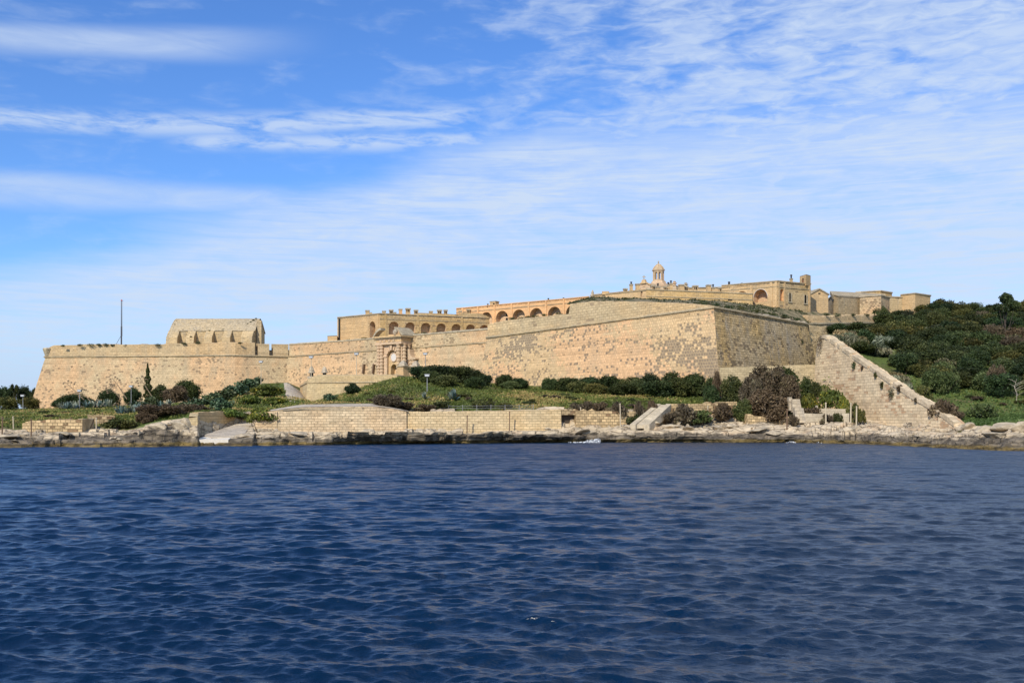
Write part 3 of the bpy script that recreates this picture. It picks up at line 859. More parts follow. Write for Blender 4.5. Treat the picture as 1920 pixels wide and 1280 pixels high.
# ---- eastern sea bastion
br_ = empty('bastion', cF, 'tallest battered bastion right of centre with patches of dark eroded stones', 'bastion')
scarp('scarp_wall', [cE0, cE, cF], 6.0, 0.20, M['bast_right'], br_, full=[cE0, cE, cF, cG, cG2])
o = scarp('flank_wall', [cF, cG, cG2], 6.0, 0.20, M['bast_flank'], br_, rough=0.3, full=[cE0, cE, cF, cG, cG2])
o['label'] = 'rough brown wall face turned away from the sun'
ribbon('cordon', [cE0, cE, cF, cG], [(o_ * 1.05, h * 1.1) for o_, h in CORD], M['cordon'], br_, wob=0.08)
def on_seg(a, b, px):
    t0 = (px - 960) / F
    s_ = (t0 * a[1] - a[0]) / ((b[0] - a[0]) - t0 * (b[1] - a[1]))
    return Vector((a[0] + (b[0] - a[0]) * s_, a[1] + (b[1] - a[1]) * s_, a[2] + (b[2] - a[2]) * s_))
pz = [(914, 606.5), (948, 600), (1066, 587), (1069, 569), (1108, 564), (1179, 564), (1300, 569.5), (1336, 573.5)]
ln = []; tp = []
for x, y in pz:
    p = on_seg(cE, cF, x); ln.append((p.x, p.y, p.z + 0.33)); tp.append(ZZ(y, p.y))
parapet('parapet', ln, tp, masonry('sea_parapet', (0.49, 0.39, 0.24), (0.52, 0.38, 0.21), (0.28, 0.21, 0.14), 1.15, 0.66, ero=0.18, grey=0.4, pits=0.5, rnd=0.10, mortar=0.5), br_, 3.5, 0.28, 6.0)
pz2 = [(1340, 574), (1400, 583), (1440, 589), (1480, 596), (1514, 602)]
ln = []; tp = []
for x, y in pz2:
    p = on_seg(cF, cG, x); ln.append((p.x, p.y, p.z + 0.33)); tp.append(ZZ(y, p.y))
parapet('parapet', ln, tp, M['greystone'], br_, 3.0, 0.8, 7.0)
# weeds rooted in the flank wall are added with the plants
# grass bank on top of the bastion
r0 = [(1066, 572, 268), (1108, 565, 259), (1179, 565, 253.5), (1300, 570, 241.5), (1337, 574, 238.5), (1400, 584, 250), (1450, 592, 262), (1514, 603, 277), (1548, 612, 286), (1640, 606, 304)]
r1 = [(1075, 566, 288), (1112, 558.5, 286), (1212, 562.5, 288), (1300, 564, 290), (1345, 566, 292), (1405, 570, 292), (1460, 579, 284), (1520, 584, 290), (1560, 588, 296), (1650, 596, 312)]
mb = MB(); rows = 9; npt = 110
g0 = [P(*[np.interp(i / (npt - 1) * 9, range(10), [q[c] for q in r0]) for c in range(3)]) for i in range(npt)]
g1 = [P(*[np.interp(i / (npt - 1) * 9, range(10), [q[c] for q in r1]) for c in range(3)]) for i in range(npt)]
for i in range(npt):
    for j in range(rows + 3):
        t = min(1.0, j / rows); p = g0[i].lerp(g1[i], t)
        if j > rows: p = p + Vector((0, 30 * (j - rows), 0))
        h = fbm(p.x, p.y, 2, 0.3, 3) * 0.5 * (0.3 + t if j <= rows else 0.2)
        mb.v.append((p.x, p.y, p.z + h + (0.4 * math.sin(t * 3.14))))
w = rows + 3
for i in range(npt - 1):
    for j in range(w - 1):
        mb.f.append((i * w + j, (i + 1) * w + j, (i + 1) * w + j + 1, i * w + j + 1))
tm, tt, tb = new_mat('dry_turf')
gg = tt.node('ShaderNodeNewGeometry'); gp = X(tt, gg.outputs['Position'])
tt.put(tb.inputs['Base Color'], tt.mix(tt.step(tt.noise(gp, 0.35, 5, 0.65), 0.4, 0.6), (0.085, 0.085, 0.04), (0.24, 0.19, 0.11)))
bank = mb.build('bastion_turf', tm, None, origin=(0, 0, 0), smooth=True); tag(bank, kind='structure')
BANK = BVHTree.FromObject(bank, bpy.context.evaluated_depsgraph_get())
def bz(x, y):
    h = BANK.ray_cast(Vector((x, y, 200)), Vector((0, 0, -1)))
    return h[0].z if h[0] else gz(x, y)

# ---- wall running right from the bastion, two tiers with a ledge
rw = empty('rampart_wall', cG, 'low two tier rampart wall with a ledge joining the sea bastion to the hillside', 'rampart wall')
q0 = P(1516, 608, 277.5); q1 = P(1548, 612, 281); q2 = P(1650, 604, 300)
w0 = [(q0.x, q0.y, ZZ(606, 277.5)), (q1.x, q1.y, ZZ(606, 281)), (q2.x, q2.y, ZZ(604, 300))]
scarp('lower_wall', w0, 12.0, 0.12, M['magazine'], rw, rough=0.25)
ribbon('ledge', w0, [(-0.4, -0.3), (0.35, -0.25), (0.35, 0.15), (-0.4, 0.2)], M['coping'], rw, wob=0.1)
parapet('upper_wall', [(p[0], p[1], p[2] + .15) for p in w0], [ZZ(589, 277.5), ZZ(591, 281), ZZ(588, 300)], M['parapet'], rw, 2.5, 0.6, 11.0)

# ------------------------------------------------------------------ outwork in front of the gate
ow = empty('outwork_wall', P(660, 740, 255), 'low plain outwork wall with a coped parapet standing in front of the gate', 'fort wall')
e0 = P(563, 716, 292); e1 = P(577, 716, 260); e2 = P(745, 716.5, 254); e3 = P(768, 716.5, 266)
zc_ = ZZ(716.5, 256)
line = [(e0.x, e0.y, zc_), (e1.x, e1.y, zc_), (e2.x, e2.y, zc_), (e3.x, e3.y, zc_)]
M['outwork'] = masonry('outwork_ashlar', (0.50, 0.40, 0.235), (0.53, 0.39, 0.21), (0.28, 0.21, 0.13), 1.1, 0.5, ero=0.1, grey=0.35, pits=0.2, rnd=0.08, mortar=0.35)
scarp('scarp_wall', line, 6.0, 0.10, M['outwork'], ow)
ribbon('cordon', line, [(-0.2, -0.2), (0.1, -0.2), (0.25, 0), (0.1, 0.18), (-0.2, 0.2)], M['cordon'], ow)
# parapet: slopes down at its left end
pp = [(e0.x, e0.y, zc_ + .15), (e1.x, e1.y, zc_ + .15), (P(592, 0, 259.5).x, 259.5, zc_ + .15), (e2.x, e2.y, zc_ + .15), (e3.x, e3.y, zc_ + .15)]
parapet('parapet', pp, [zc_ + 0.4, ZZ(710, 260), ZZ(703.5, 259.5), ZZ(703, 254), ZZ(703, 266)], M['outwork'], ow, 1.6, 0.05, 12.0)
mb = MB(); mb.prism([(p[0] + (1.2 if i == 0 else 0), p[1] + 1.3) for i, p in enumerate(line)] + [(e3.x, 285), (e0.x + 4, 296)], 6.0, zc_ + 0.6); mb.build('platform', M['coping'], ow)

# ------------------------------------------------------------------ gate
gate_u = 0.0
gc = on_curtain(747)                        # middle of the front, at the curtain face
g = empty('gate_portal', (gc.x, gc.y, 14.0), 'ornate baroque stone gateway with banded columns and a broken curved pediment', 'gateway')
PROJ = 4.6
def G(u, v, w): return Vector((gc.x, gc.y, 0)) + cdir * u + cnor * v + Vector((0, 0, w))
def gbox(mb, u0, u1, v0, v1, w0, w1):
    c = [G(u0, v1, 0), G(u1, v1, 0), G(u1, v0, 0), G(u0, v0, 0)]
    return mb.prism([(p.x, p.y) for p in c], w0, w1)
def gpoly(mb, pts, v0, v1):
    """extrude a (u,w) outline from v0 to v1 (front)"""
    n = len(mb.v); k = len(pts)
    mb.v += [tuple(G(u, v1, w)) for u, w in pts] + [tuple(G(u, v0, w)) for u, w in pts]
    mb.f.append(tuple(range(n, n + k))); mb.f.append(tuple(n + k + i for i in reversed(range(k))))
    for i in range(k):
        j = (i + 1) % k; mb.f.append((n + i, n + k + i, n + k + j, n + j))
    return mb
HW = 4.9                                    # half width of the centrepiece
DG = gc.y - 3.0
def gw(py): return ZZ(py, DG)
zt = gw(630.5)
uc = 0.9                                    # centre line of the arches
R1, zs1 = 2.1, gw(670)                      # big arched recess
R2, zs2, zd = 1.25, gw(690.5), 14.0         # door arch
# body with an arched hole: strips
def arch_w(u, c, r, zs):
    d = abs(u - c)
    return None if d >= r else zs + math.sqrt(r * r - d * d)
mb = MB(); vf = PROJ - 1.0
us = sorted(set([-HW, HW] + [uc + R1 * math.cos(math.pi * i / 16) for i in range(17)]))
for a, b in zip(us[:-1], us[1:]):
    mid = (a + b) / 2
    lo0 = arch_w(a, uc, R1 + 1e-6, zs1) if uc - R1 - 1e-4 <= mid <= uc + R1 + 1e-4 else None
    if lo0 is None and not (uc - R1 < mid < uc + R1):
        mb.quad(G(a, vf, 13), G(b, vf, 13), G(b, vf, zt), G(a, vf, zt))
    else:
        wa = arch_w(a, uc, R1 + 1e-6, zs1) or zs1; wb = arch_w(b, uc, R1 + 1e-6, zs1) or zs1
        mb.quad(G(a, vf, wa), G(b, vf, wb), G(b, vf, zt), G(a, vf, zt))
        mb.quad(G(a, vf, wa), G(b, vf, wb), G(b, vf - 0.8, wb), G(a, vf - 0.8, wa))
for s in (-1, 1):
    mb.quad(G(uc + s * R1, vf, 13), G(uc + s * R1, vf, zs1), G(uc + s * R1, vf - 0.8, zs1), G(uc + s * R1, vf - 0.8, 13))
    mb.quad(G(s * HW, vf, 13), G(s * HW, vf, zt), G(s * HW, -3.5, zt), G(s * HW, -3.5, 13))
mb.quad(G(-HW, vf, zt), G(HW, vf, zt), G(HW, -3.5, zt), G(-HW, -3.5, zt))
mb.quad(G(-HW, -3.5, 13), G(HW, -3.5, 13), G(HW, -3.5, zt), G(-HW, -3.5, zt))
mb.build('portal_wall', M['pink'], g, fixn=True)
# tympanum wall inside the recess with the door hole
mb = MB(); vi = vf - 0.8 + 0.01
us = sorted(set([uc - R1, uc + R1] + [uc + R2 * math.cos(math.pi * i / 12) for i in range(13)]))
for a, b in zip(us[:-1], us[1:]):
    mid = (a + b) / 2
    ta = zs1 + math.sqrt(max(0, R1 * R1 - (a - uc) ** 2)); tb_ = zs1 + math.sqrt(max(0, R1 * R1 - (b - uc) ** 2))
    if abs(mid - uc) < R2:
        la = zs2 + math.sqrt(max(0, R2 * R2 - (a - uc) ** 2)); lb = zs2 + math.sqrt(max(0, R2 * R2 - (b - uc) ** 2))
        mb.quad(G(a, vi, la), G(b, vi, lb), G(b, vi, tb_), G(a, vi, ta))
        mb.quad(G(a, vi, la), G(b, vi, lb), G(b, vi - 2.2, lb), G(a, vi - 2.2, la))
    else:
        mb.quad(G(a, vi, 13), G(b, vi, 13), G(b, vi, tb_), G(a, vi, ta))
for s in (-1, 1):
    mb.quad(G(uc + s * R2, vi, 13), G(uc + s * R2, vi, zs2), G(uc + s * R2, vi - 2.2, zs2), G(uc + s * R2, vi - 2.2, 13))
mb.build('tympanum_wall', M['barrack_light'], g)
mb = MB(); gbox(mb, uc - R2, uc + R2, vi - 2.5, vi - 2.2, 13, zs2 + R2); dr = mb.build('door', M['door'], g)
# medallion: round marble plate with a rim
mb = MB(); pts = [(uc + 0.05 + 1.12 * math.cos(t), gw(669.5) + 1.12 * math.sin(t)) for t in np.linspace(0, 2 * math.pi, 25)[:-1]]
gpoly(mb, pts, vi - 0.1, vi + 0.22); md = mb.build('medallion', M['whitestone'], g)
mb = MB()
for i in range(24):
    t0, t1 = 2 * math.pi * i / 24, 2 * math.pi * (i + 1) / 24
    c0 = lambda r, t: (uc + 0.05 + r * math.cos(t), gw(669.5) + r * math.sin(t))
    gpoly(mb, [c0(1.1, t0), c0(1.4, t0), c0(1.4, t1), c0(1.1, t1)], vi - 0.1, vi + 0.3)
mb.build('rim', M['pink'], md)
# radiating voussoirs and keystone
for i in range(9):
    t = R(8 + i * 20.5); hw_ = R(4.6)
    mb = MB(); r0_, r1_ = R1 + 0.05, R1 + (1.5 if i % 2 == 0 else 1.2)
    gpoly(mb, [(uc + r * math.cos(a), zs1 + r * math.sin(a)) for r, a in ((r0_, t - hw_), (r1_, t - hw_ * .9), (r1_, t + hw_ * .9), (r0_, t + hw_))], vf - 0.1, vf + 0.28)
    mb.build('voussoir', M['pink'], g)
mb = MB(); gpoly(mb, [(uc - 0.3, zs1 + R1), (uc + .3, zs1 + R1), (uc + .55, gw(643)), (uc - .55, gw(643))], vf - 0.1, vf + 0.55); mb.build('keystone', M['pink'], g)
# banded columns
def column(u, v, r, w0, w1, nb):
    prof = [(r * 1.15, 0), (r * 1.15, .35)]
    hh = (w1 - w0 - 0.9) / nb
    z = 0.35
    for i in range(nb):
        prof += [(r * 0.78, z + 0.02), (r * 0.78, z + hh * 0.42), (r * 1.08, z + hh * 0.5), (r * 1.08, z + hh * 0.92)]
        z += hh
    prof += [(r * 0.85, z + .05), (r * 1.2, z + .35), (r * 1.2, w1 - w0)]
    mb = MB(); c = G(u, v, w0); mb.lathe(tuple(c), prof, 12); return mb.build('column', M['pink'], g)
z0 = 14.2; zent = gw(646)
for u, v in ((-4.2, vf + .35), (-3.0, vf + .35), (3.9, vf + .35), (HW + 0.3, vf - .7), (HW + 0.3, 1.2)):
    column(u, v, 0.62 if u < 4.5 else 0.6, z0, zent, 11)
for u in (-5.7, -6.7): column(u, 1.3, 0.6, z0, gw(681), 6)
for u in (HW + 1.5, HW + 2.5): column(u, 1.3, 0.6, z0, gw(675), 6)
# entablature bands wrapped round the front and the right-hand side
def gband(name, w0, w1, ex, mat=M['pink']):
    mb = MB(); gbox(mb, -HW - ex - 0.25, HW + ex + 0.6, -1.5, vf + 0.95 + ex, w0, w1); return mb.build(name, mat, g)
gband('architrave', zent, gw(641.5), 0.05)
gband('frieze', gw(641.5), gw(637), -0.22, M['barrack_light'])
gband('cornice', gw(634.5), gw(632.8), 0.35, M['coping'])
gband('attic_band', gw(637), gw(634.5), -0.12)
gband('cornice', gw(632.8), gw(630.6), 0.6, M['barrack_light'])
# carved ornaments on the frieze
for u in (-3.0, -1.4, 0.6, 2.4):
    mb = MB(); c = G(u, vf + .8, gw(639.3)); mb.lathe((c.x, c.y, c.z - .38), [(0.1, 0), (.42, .12), (.46, .38), (.42, .62), (.1, .76)], 8); mb.build('rosette', M['pink'], g)
# shoulders (volutes) over the outer columns
for s, ua in ((-1, -HW - 0.2), (1, HW + 0.9)):
    zz0 = gw(681) if s < 0 else gw(675)
    pts = [(ua, zz0), (ua + s * 3.1, zz0), (ua + s * 3.1, zz0 + .45), (ua + s * 2.0, zz0 + .55), (ua + s * 1.2, zz0 + 1.1), (ua + s * .8, zz0 + 2.2), (ua + s * .7, zz0 + 3.1), (ua, zz0 + 3.1)]
    mb = MB(); gpoly(mb, pts if s > 0 else pts[::-1], -1.0, 2.1); mb.build('volute', M['pink'], g)
# broken curved pediment: two arc pieces with thick weathered copings
for s in (-1, 1):
    mb = MB(); outer = []; inner = []
    for i in range(9):
        a = i / 8
        u = s * (HW + 1.2 - a * 3.3); h_ = 2.35 * math.sin(a * math.pi / 2) ** 0.9
        outer.append((u, gw(630.5) + 0.25 + h_)); inner.append((u, gw(630.5) + max(0.0, h_ - 0.45)))
    pts = outer + inner[::-1]
    gpoly(mb, pts if s > 0 else pts[::-1], -1.0 if s > 0 else vf - 1.0, vf + 1.0)
    mb.build('pediment_piece', M['coping'], g)
mb = MB(); gbox(mb, -2.6, 2.9, -0.5, 1.6, gw(630.6), gw(625.5)); mb.build('attic_block', M['barrack_light'], g)
mb = MB(); c = G(0.2, 1.5, gw(628)); mb.lathe(tuple(c), [(0.3, 0), (.55, .3), (.75, .8), (.72, 1.3), (.45, 1.7), (.1, 1.8)], 12); mb.build('shield', M['greystone'], g)

# stone cappings shaped like little pyramids: two on the outwork, two on pillars right of the gate
def pinnacle(px, D, py0, py1, r, label, pillar=None, mat='greystone'):
    c = P(px, py0, D)
    o = empty('stone_pinnacle', c, label, 'pinnacle', 'pyramidal stone pinnacles by the gate')
    h = ZZ(py1, D) - c.z
    mb = MB(); mb.lathe((c.x, c.y, c.z), [(r * 1.25, 0), (r * 1.25, h * .14), (r, h * .2), (r * .92, h * .45), (r * .6, h * .78), (r * .3, h)], 4 if pillar else 8, R(20)); mb.build('cap', M[mat], o)
    if pillar:
        mb = MB(); mb.obox((c.x, c.y), cdir, cnor, r * .95, r * .95, ZZ(pillar, D), c.z - 0.01); mb.build('pillar', M['barrack_light'], o)
        mb = MB(); mb.obox((c.x, c.y), cdir, cnor, r * 1.15, r * 1.15, c.z - .25, c.z - 0.02); mb.build('collar', M['cordon'], o)
    else:
        mb = MB(); mb.obox((c.x, c.y), (1, 0), (0, 1), r * .55, r * .55, c.z - ZZ(700, D) * 0 - 0.9, c.z - .01); mb.build('neck_shade', M['black'], o)  # near-black block stands in for the ledge shadow under the cap
        mb = MB(); mb.obox((c.x, c.y), (1, 0), (0, 1), r * 1.2, r * 1.2, c.z - 1.5, c.z - .91); mb.build('base', M['greystone'], o)
    return o
pinnacle(584, 264, 699, 686.5, 0.75, 'small grey weathered stone cap behind the outwork, beside the lamp post on its left end')
pinnacle(608.5, 264, 699, 687, 0.75, 'small grey weathered stone cap alone on the outwork, right of the similar one')
pinnacle(756, 262, 686, 676, 1.15, 'pyramid topped square pillar directly in front of the right gate columns', 712)
pinnacle(779.5, 270, 687, 676.5, 1.15, 'pyramid topped square pillar right of the gate, half behind the dark bushes', 712)

# ------------------------------------------------------------------ shore walls
def thick_wall(name, pts, tops, z0, mat, label, cat='wall', thick=0.9, jag=0.1, seed=0.0, coping=None, step_=0.7, batter=0.06, holes=()):
    """free-standing or retaining wall from its foot up: pts (x,y) left to right"""
    o = empty(name, (pts[0][0], pts[0][1], z0 if not hasattr(z0, '__len__') else z0[0]), label, cat)
    zb = z0 if hasattr(z0, '__len__') else [z0] * len(pts)
    L = sub_line([(p[0], p[1], b, t) for p, b, t in zip(pts, zb, tops)], step_)
    xy = [(p[0], p[1]) for p in L]
    n = len(L)
    fo = offset_poly(xy, [(p[3] - p[2]) * batter for p in L]); bk = offset_poly(xy, -thick)
    mb = MB(); rows = 6; S_ = arc(xy); vuv = []
    for i in range(n):
        q = abs(nz(L[i][0], L[i][1], seed, 0.45)) + 0.7 * abs(nz(L[i][0], L[i][1], seed + 5, 1.4))
        t = L[i][3] - q * jag
        if jag > 0.3: t = round(t / 0.5) * 0.5 * 0.8 + t * 0.2
        t = max(t, L[i][2] + .15)
        for r in range(rows + 1):
            f = r / rows; z = L[i][2] + (t - L[i][2]) * f
            k = 0.06 * nz(xy[i][0], xy[i][1], z + seed, 0.7)
            mb.v.append((fo[i][0] + (xy[i][0] - fo[i][0]) * f, fo[i][1] + (xy[i][1] - fo[i][1]) * f - k, z)); vuv.append((S_[i], z))
        mb.v.append((bk[i][0], bk[i][1], t + 0.02)); mb.v.append((bk[i][0], bk[i][1], L[i][2])); vuv += [(S_[i], t + thick), (S_[i], t + thick + 3)]
    w = rows + 3
    for i in range(n - 1):
        for c in range(w):
            d = (c + 1) % w
            mb.f.append((i * w + c, (i + 1) * w + c, (i + 1) * w + d, i * w + d))
    mb.f.append(tuple(reversed(range(w)))); mb.f.append(tuple((n - 1) * w + c for c in range(w)))
    mb.build('wall', mat, o, vuv=vuv)
    if coping:
        ribbon('coping', [(p[0], p[1], t) for p, t in zip(pts, tops)], coping, M['coping'], o, wob=0.05, step_=1.0)
    return o
def wp(*q):
    return [(P(px, 0, D).x, D) for px, D in q]

# main sea wall: left end block, raised part, long low part
q = [(478, 188.6), (498, 189.0), (520, 189.4), (565, 190), (700, 191.4), (728, 192), (762, 192.8)]
tp = [ZZ(774, 188.6), ZZ(771.5, 189), ZZ(768.5, 189.4), ZZ(763, 190), ZZ(761.5, 191.4), ZZ(764.5, 192), ZZ(770.5, 192.8)]
sw = thick_wall('sea_wall', wp(*q), tp, 1.2, M['seawall'], 'high pale ashlar sea wall with a paved walk on top, right of the slipway', 'sea wall', 4.5, 0.10, 1.0)
ret = wp((478.2, 189.3), (478.8, 206))
a, b_ = (P(478.6, 0, 188.8).x, 188.8), (P(478.6, 0, 188.8).x + 1.5, 209)
mb = MB(); mb.prism([(a[0], a[1]), (a[0] + 4, a[1] + .3), (b_[0] + 4, b_[1]), (b_[0], b_[1])], 1.2, [tp[0] - .03, tp[1] - .03, tp[1], tp[0] - .03]); mb.build('end_return', M['seawall'], sw)
ribbon('string_course', [(*wp((530, 189.5))[0], ZZ(769, 189.5)), (*wp((565, 190))[0], ZZ(766.6, 190)), (*wp((726, 192))[0], ZZ(767.2, 192))], [(0, -.1), (.2, -.08), (.2, .08), (0, .1)], M['coping'], sw)
q = [(762.3, 193.2), (800, 193.8), (870, 195.4), (960, 198), (1052, 200.4)]
tp = [ZZ(770.5, 193.2), ZZ(771, 193.8), ZZ(770, 195.4), ZZ(768.5, 198), ZZ(767, 200.4)]
thick_wall('sea_wall', wp(*q), tp, 1.2, masonry('sea_wall_yellow', (0.60, 0.48, 0.295), (0.63, 0.47, 0.26), (0.28, 0.2, 0.11), 1.15, 0.5, ero=0.05, mortar=0.55, grey=0.2, pits=0.25, rnd=0.1, bump=0.7),
           'long low yellow ashlar sea wall with a thin railing behind it', 'sea wall', 2.0, 0.12, 2.0)
# ruined stretch with a breach at its left end
q = [(1052.3, 200.9), (1079, 201.4)]
thick_wall('broken_wall', wp(*q), [ZZ(777, 201), ZZ(777, 201.5)], 1.0, M['rubble'], 'recessed rubble stub filling the dark breach at the end of the yellow sea wall', 'wall', 0.8, 0.2, 3.0).location.y += 1.6
o = [x for x in COL.objects if x.name == 'broken_wall'][0]
mb = MB()
aa = wp((1052.3, 200.6), (1079, 201.2))
mb.prism([aa[0], aa[1], (aa[1][0], aa[1][1] + 2), (aa[0][0], aa[0][1] + 2)], [ZZ(777.3, 200.6)] * 4, [ZZ(767, 200.6)] * 4)
o.location.y -= 1.6
for ch in o.children: ch.location.y += 1.6
mb.build('lintel_course', M['rubble'], o)
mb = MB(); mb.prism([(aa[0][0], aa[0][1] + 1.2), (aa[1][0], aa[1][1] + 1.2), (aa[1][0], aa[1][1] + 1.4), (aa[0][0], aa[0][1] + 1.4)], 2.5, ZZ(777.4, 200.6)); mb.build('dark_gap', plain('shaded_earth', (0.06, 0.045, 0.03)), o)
q = [(1079.4, 201.0), (1110, 201.8), (1150, 202.8), (1188, 204.2), (1192, 204.6)]
tp = [ZZ(767, 201), ZZ(766, 201.8), ZZ(768, 202.8), ZZ(767, 204.2), ZZ(768, 204.6)]
thick_wall('broken_wall', wp(*q), tp, 1.4, M['rubble'], 'crumbling rubble stretch of sea wall between the breach and the concrete ramp', 'wall', 1.4, 0.9, 4.0)
q = [(1256, 207.4), (1300, 208.6), (1345, 209.6), (1382, 210.4)]
tp = [ZZ(755.5, 207.4), ZZ(754.5, 208.6), ZZ(752.5, 209.6), ZZ(752, 210.4)]
thick_wall('broken_wall', wp(*q), tp, 3.0, M['rubble'], 'broken low wall running right from the top of the concrete ramp', 'wall', 1.0, 0.45, 5.0)
# cove with the slipway
q = [(371.5, 186.8), (425, 196.0), (450, 201), (452, 202.0), (478, 207.5)]
tp = [ZZ(771, 186.8), ZZ(770, 196), ZZ(770.5, 201), ZZ(773, 202), ZZ(774, 207.5)]
cv = thick_wall('cove_wall', wp(*q), tp, 0.8, M['outwork'], 'pale wall at the back of the small cove behind the slipway', 'wall', 1.2, 0.3, 6.0, batter=0.03)
q = [(355, 180.3), (370.6, 181.0)]
rt = thick_wall('cove_wall', [wp((354, 180.5))[0], wp((370.3, 180.8))[0], (wp((371.2, 187))[0][0], 187.4)], [ZZ(783, 180.5), ZZ(781, 181), ZZ(773, 187)], 0.0, M['outwork'], 'shaded left side wall of the small cove, next to the dark overhung rock', 'wall', 1.5, 0.2, 7.0, batter=0.02)
def slab(name, pts, thick, mat, label, cat, parent=None):
    o = empty(name, pts[0], label, cat)
    mb = MB(); mb.prism([(p[0], p[1]) for p in pts], [p[2] - thick for p in pts], [p[2] for p in pts]); mb.build('deck', mat, o); return o
def PZ(px, D, z): p = P(px, 0, D); return (p.x, D, z)
M['slip'] = masonry('slipway_paving', (0.44, 0.39, 0.32), (0.52, 0.45, 0.34), (0.2, 0.16, 0.12), 1.4, 0.7, ero=0.25, grey=0.6, greycol=(0.40, 0.36, 0.32), pits=0.5, rnd=0.2)
sl = slab('slipway', [PZ(398, 174.2, ZZ(820.5, 174.2)), PZ(455, 175.5, ZZ(818, 175.5)), PZ(476.5, 203.5, ZZ(786.5, 203.5)), PZ(466, 204, ZZ(787, 204)), PZ(382, 181, ZZ(815, 181))], 2.5, M['slip'], 'broad stone slipway sloping up into the small cove', 'slipway')
sl2 = slab('quay_slab', [PZ(368, 171.6, 1.05), PZ(428, 172.2, 1.05), PZ(433, 174.6, 1.28), PZ(396, 177.5, 1.4), PZ(381, 178, 1.4)], 1.3, plain('bright_limewashed_stone', (0.66, 0.60, 0.50), 0.9, var=0.2, vs_=2.5), 'bright white wedge of quay at the foot of the slipway', 'quay')
# walk on top of the raised sea wall
mb = MB(); n = 24
for i in range(n):
    px = 500 + i * (765 - 500) / (n - 1); D1 = 190 + (px - 565) * .0104; 
    zt_ = np.interp(px, [478, 520, 565, 700, 728, 765], [ZZ(774, 188.6), ZZ(768.5, 189.4), ZZ(763, 190), ZZ(761.5, 191.4), ZZ(764.5, 192), ZZ(771, 193)])
    D2 = D1 + 10
    up = np.interp(px, [500, 565, 715, 765], [0.1, 0.75, 0.85, 0.1])
    mb.v += [PZ(px, D1 + 0.5, zt_ + .02), PZ(px, D1 + 4, zt_ + .12 + 0.2 * up), PZ(px, D2, zt_ + .2 + up * .55)]
for i in range(n - 1):
    for j in range(2): mb.f.append((i * 3 + j, i * 3 + 3 + j, i * 3 + 4 + j, i * 3 + 1 + j))
wk = mb.build('paved_walk', M['slip'], None, origin=(0, 0, 0)); tag(wk, kind='structure')

# stone path climbing between the green mound and the outwork
mb = MB(); rows_ = 60
for j in range(rows_ + 1):
    f = j / rows_; D = 222 + (291 - 222) * f
    xa, xb = np.interp(f, [0, .5, 1], [545, 535, 531]), np.interp(f, [0, .5, .75, 1], [573, 571, 569, 562])
    for k_ in range(7):
        px = xa + (xb - xa) * k_ / 6 + 1.2 * nz(D, k_, 3, .4) * (k_ in (0, 6)); c = P(px, 0, D)
        mb.v.append((c.x, D, gz(c.x, D) + 0.10 + 0.10 * nz(c.x, D, 1, .9)))
for j in range(rows_):
    for k_ in range(6): a_ = j * 7 + k_; mb.f.append((a_, a_ + 1, a_ + 8, a_ + 7))
pth = mb.build('path', M['slip'], None, origin=(0, 0, 0)); tag(pth, kind='structure')

# concrete ramp: a slab resting on two side beams
ra = [PZ(1186, 199, 0), PZ(1212, 199, 0), PZ(1254, 207.5, 0), PZ(1234, 207.5, 0)]
zb_, zt_ = ZZ(800, 199), ZZ(758.5, 207.5)
rp = empty('concrete_ramp', ra[0], 'steep pale concrete ramp rising to the top of the broken sea wall', 'ramp')
mb = MB(); mb.prism([(p[0], p[1]) for p in ra], [zb_ - .3, zb_ - .3, zt_ - .45, zt_ - .45], [zb_ + .4, zb_ + .4, zt_, zt_]); mb.build('deck', M['concrete'], rp)
for (a_, b2) in ((ra[0], ra[3]), (ra[1], ra[2])):
    d = 0.55
    mb = MB(); mb.prism([(a_[0] - d, a_[1] - .4), (a_[0] + d, a_[1] - .4), (b2[0] + d, b2[1] + .02), (b2[0] - d, b2[1] + .02)], [zb_ - 1.4, zb_ - 1.4, zt_ - 1.6, zt_ - 1.6], [zb_ + .5, zb_ + .5, zt_ + .18, zt_ + .18]); mb.build('side_beam', M['concrete'], rp)
mb = MB(); mb.prism([(ra[1][0] + .3, 201), (ra[2][0] + .3, 207), (ra[3][0] + .6, 207.1), (ra[0][0] + 1.5, 201.1)], 2.0, [zb_ - .2, zt_ - 1.5, zt_ - 1.5, zb_ - .2]); mb.build('rubble_fill', M['rubble'], rp)

# low block walls at the left shore
def blockwall(name, q, tops, z0, label, mat='rubble', thick=3.0, jag=0.3, seed=1.0):
    return thick_wall(name, wp(*q), [ZZ(t, d[1]) for t, d in zip(tops, q)], z0, M[mat], label, 'wall', thick, jag, seed)
blockwall('ruined_wall', [(42, 180), (60, 178.5), (100, 178), (154.5, 178)], [791.5, 786.5, 785.5, 784.5], 1.6, 'low ruined masonry block with a flat top on the left shore rocks', jag=0.25, thick=5)
blockwall('ruined_wall', [(155.2, 178.3), (176, 186)], [784.5, 784], 1.6, 'short grey side wall at the right end of the ruined block', 'greystone', thick=0.8, jag=0.2)
blockwall('ruined_wall', [(167, 190), (190, 191), (216, 192)], [776.5, 777, 778.5], 3.2, 'small far ruined wall in the turf behind the ruined block', jag=0.3)
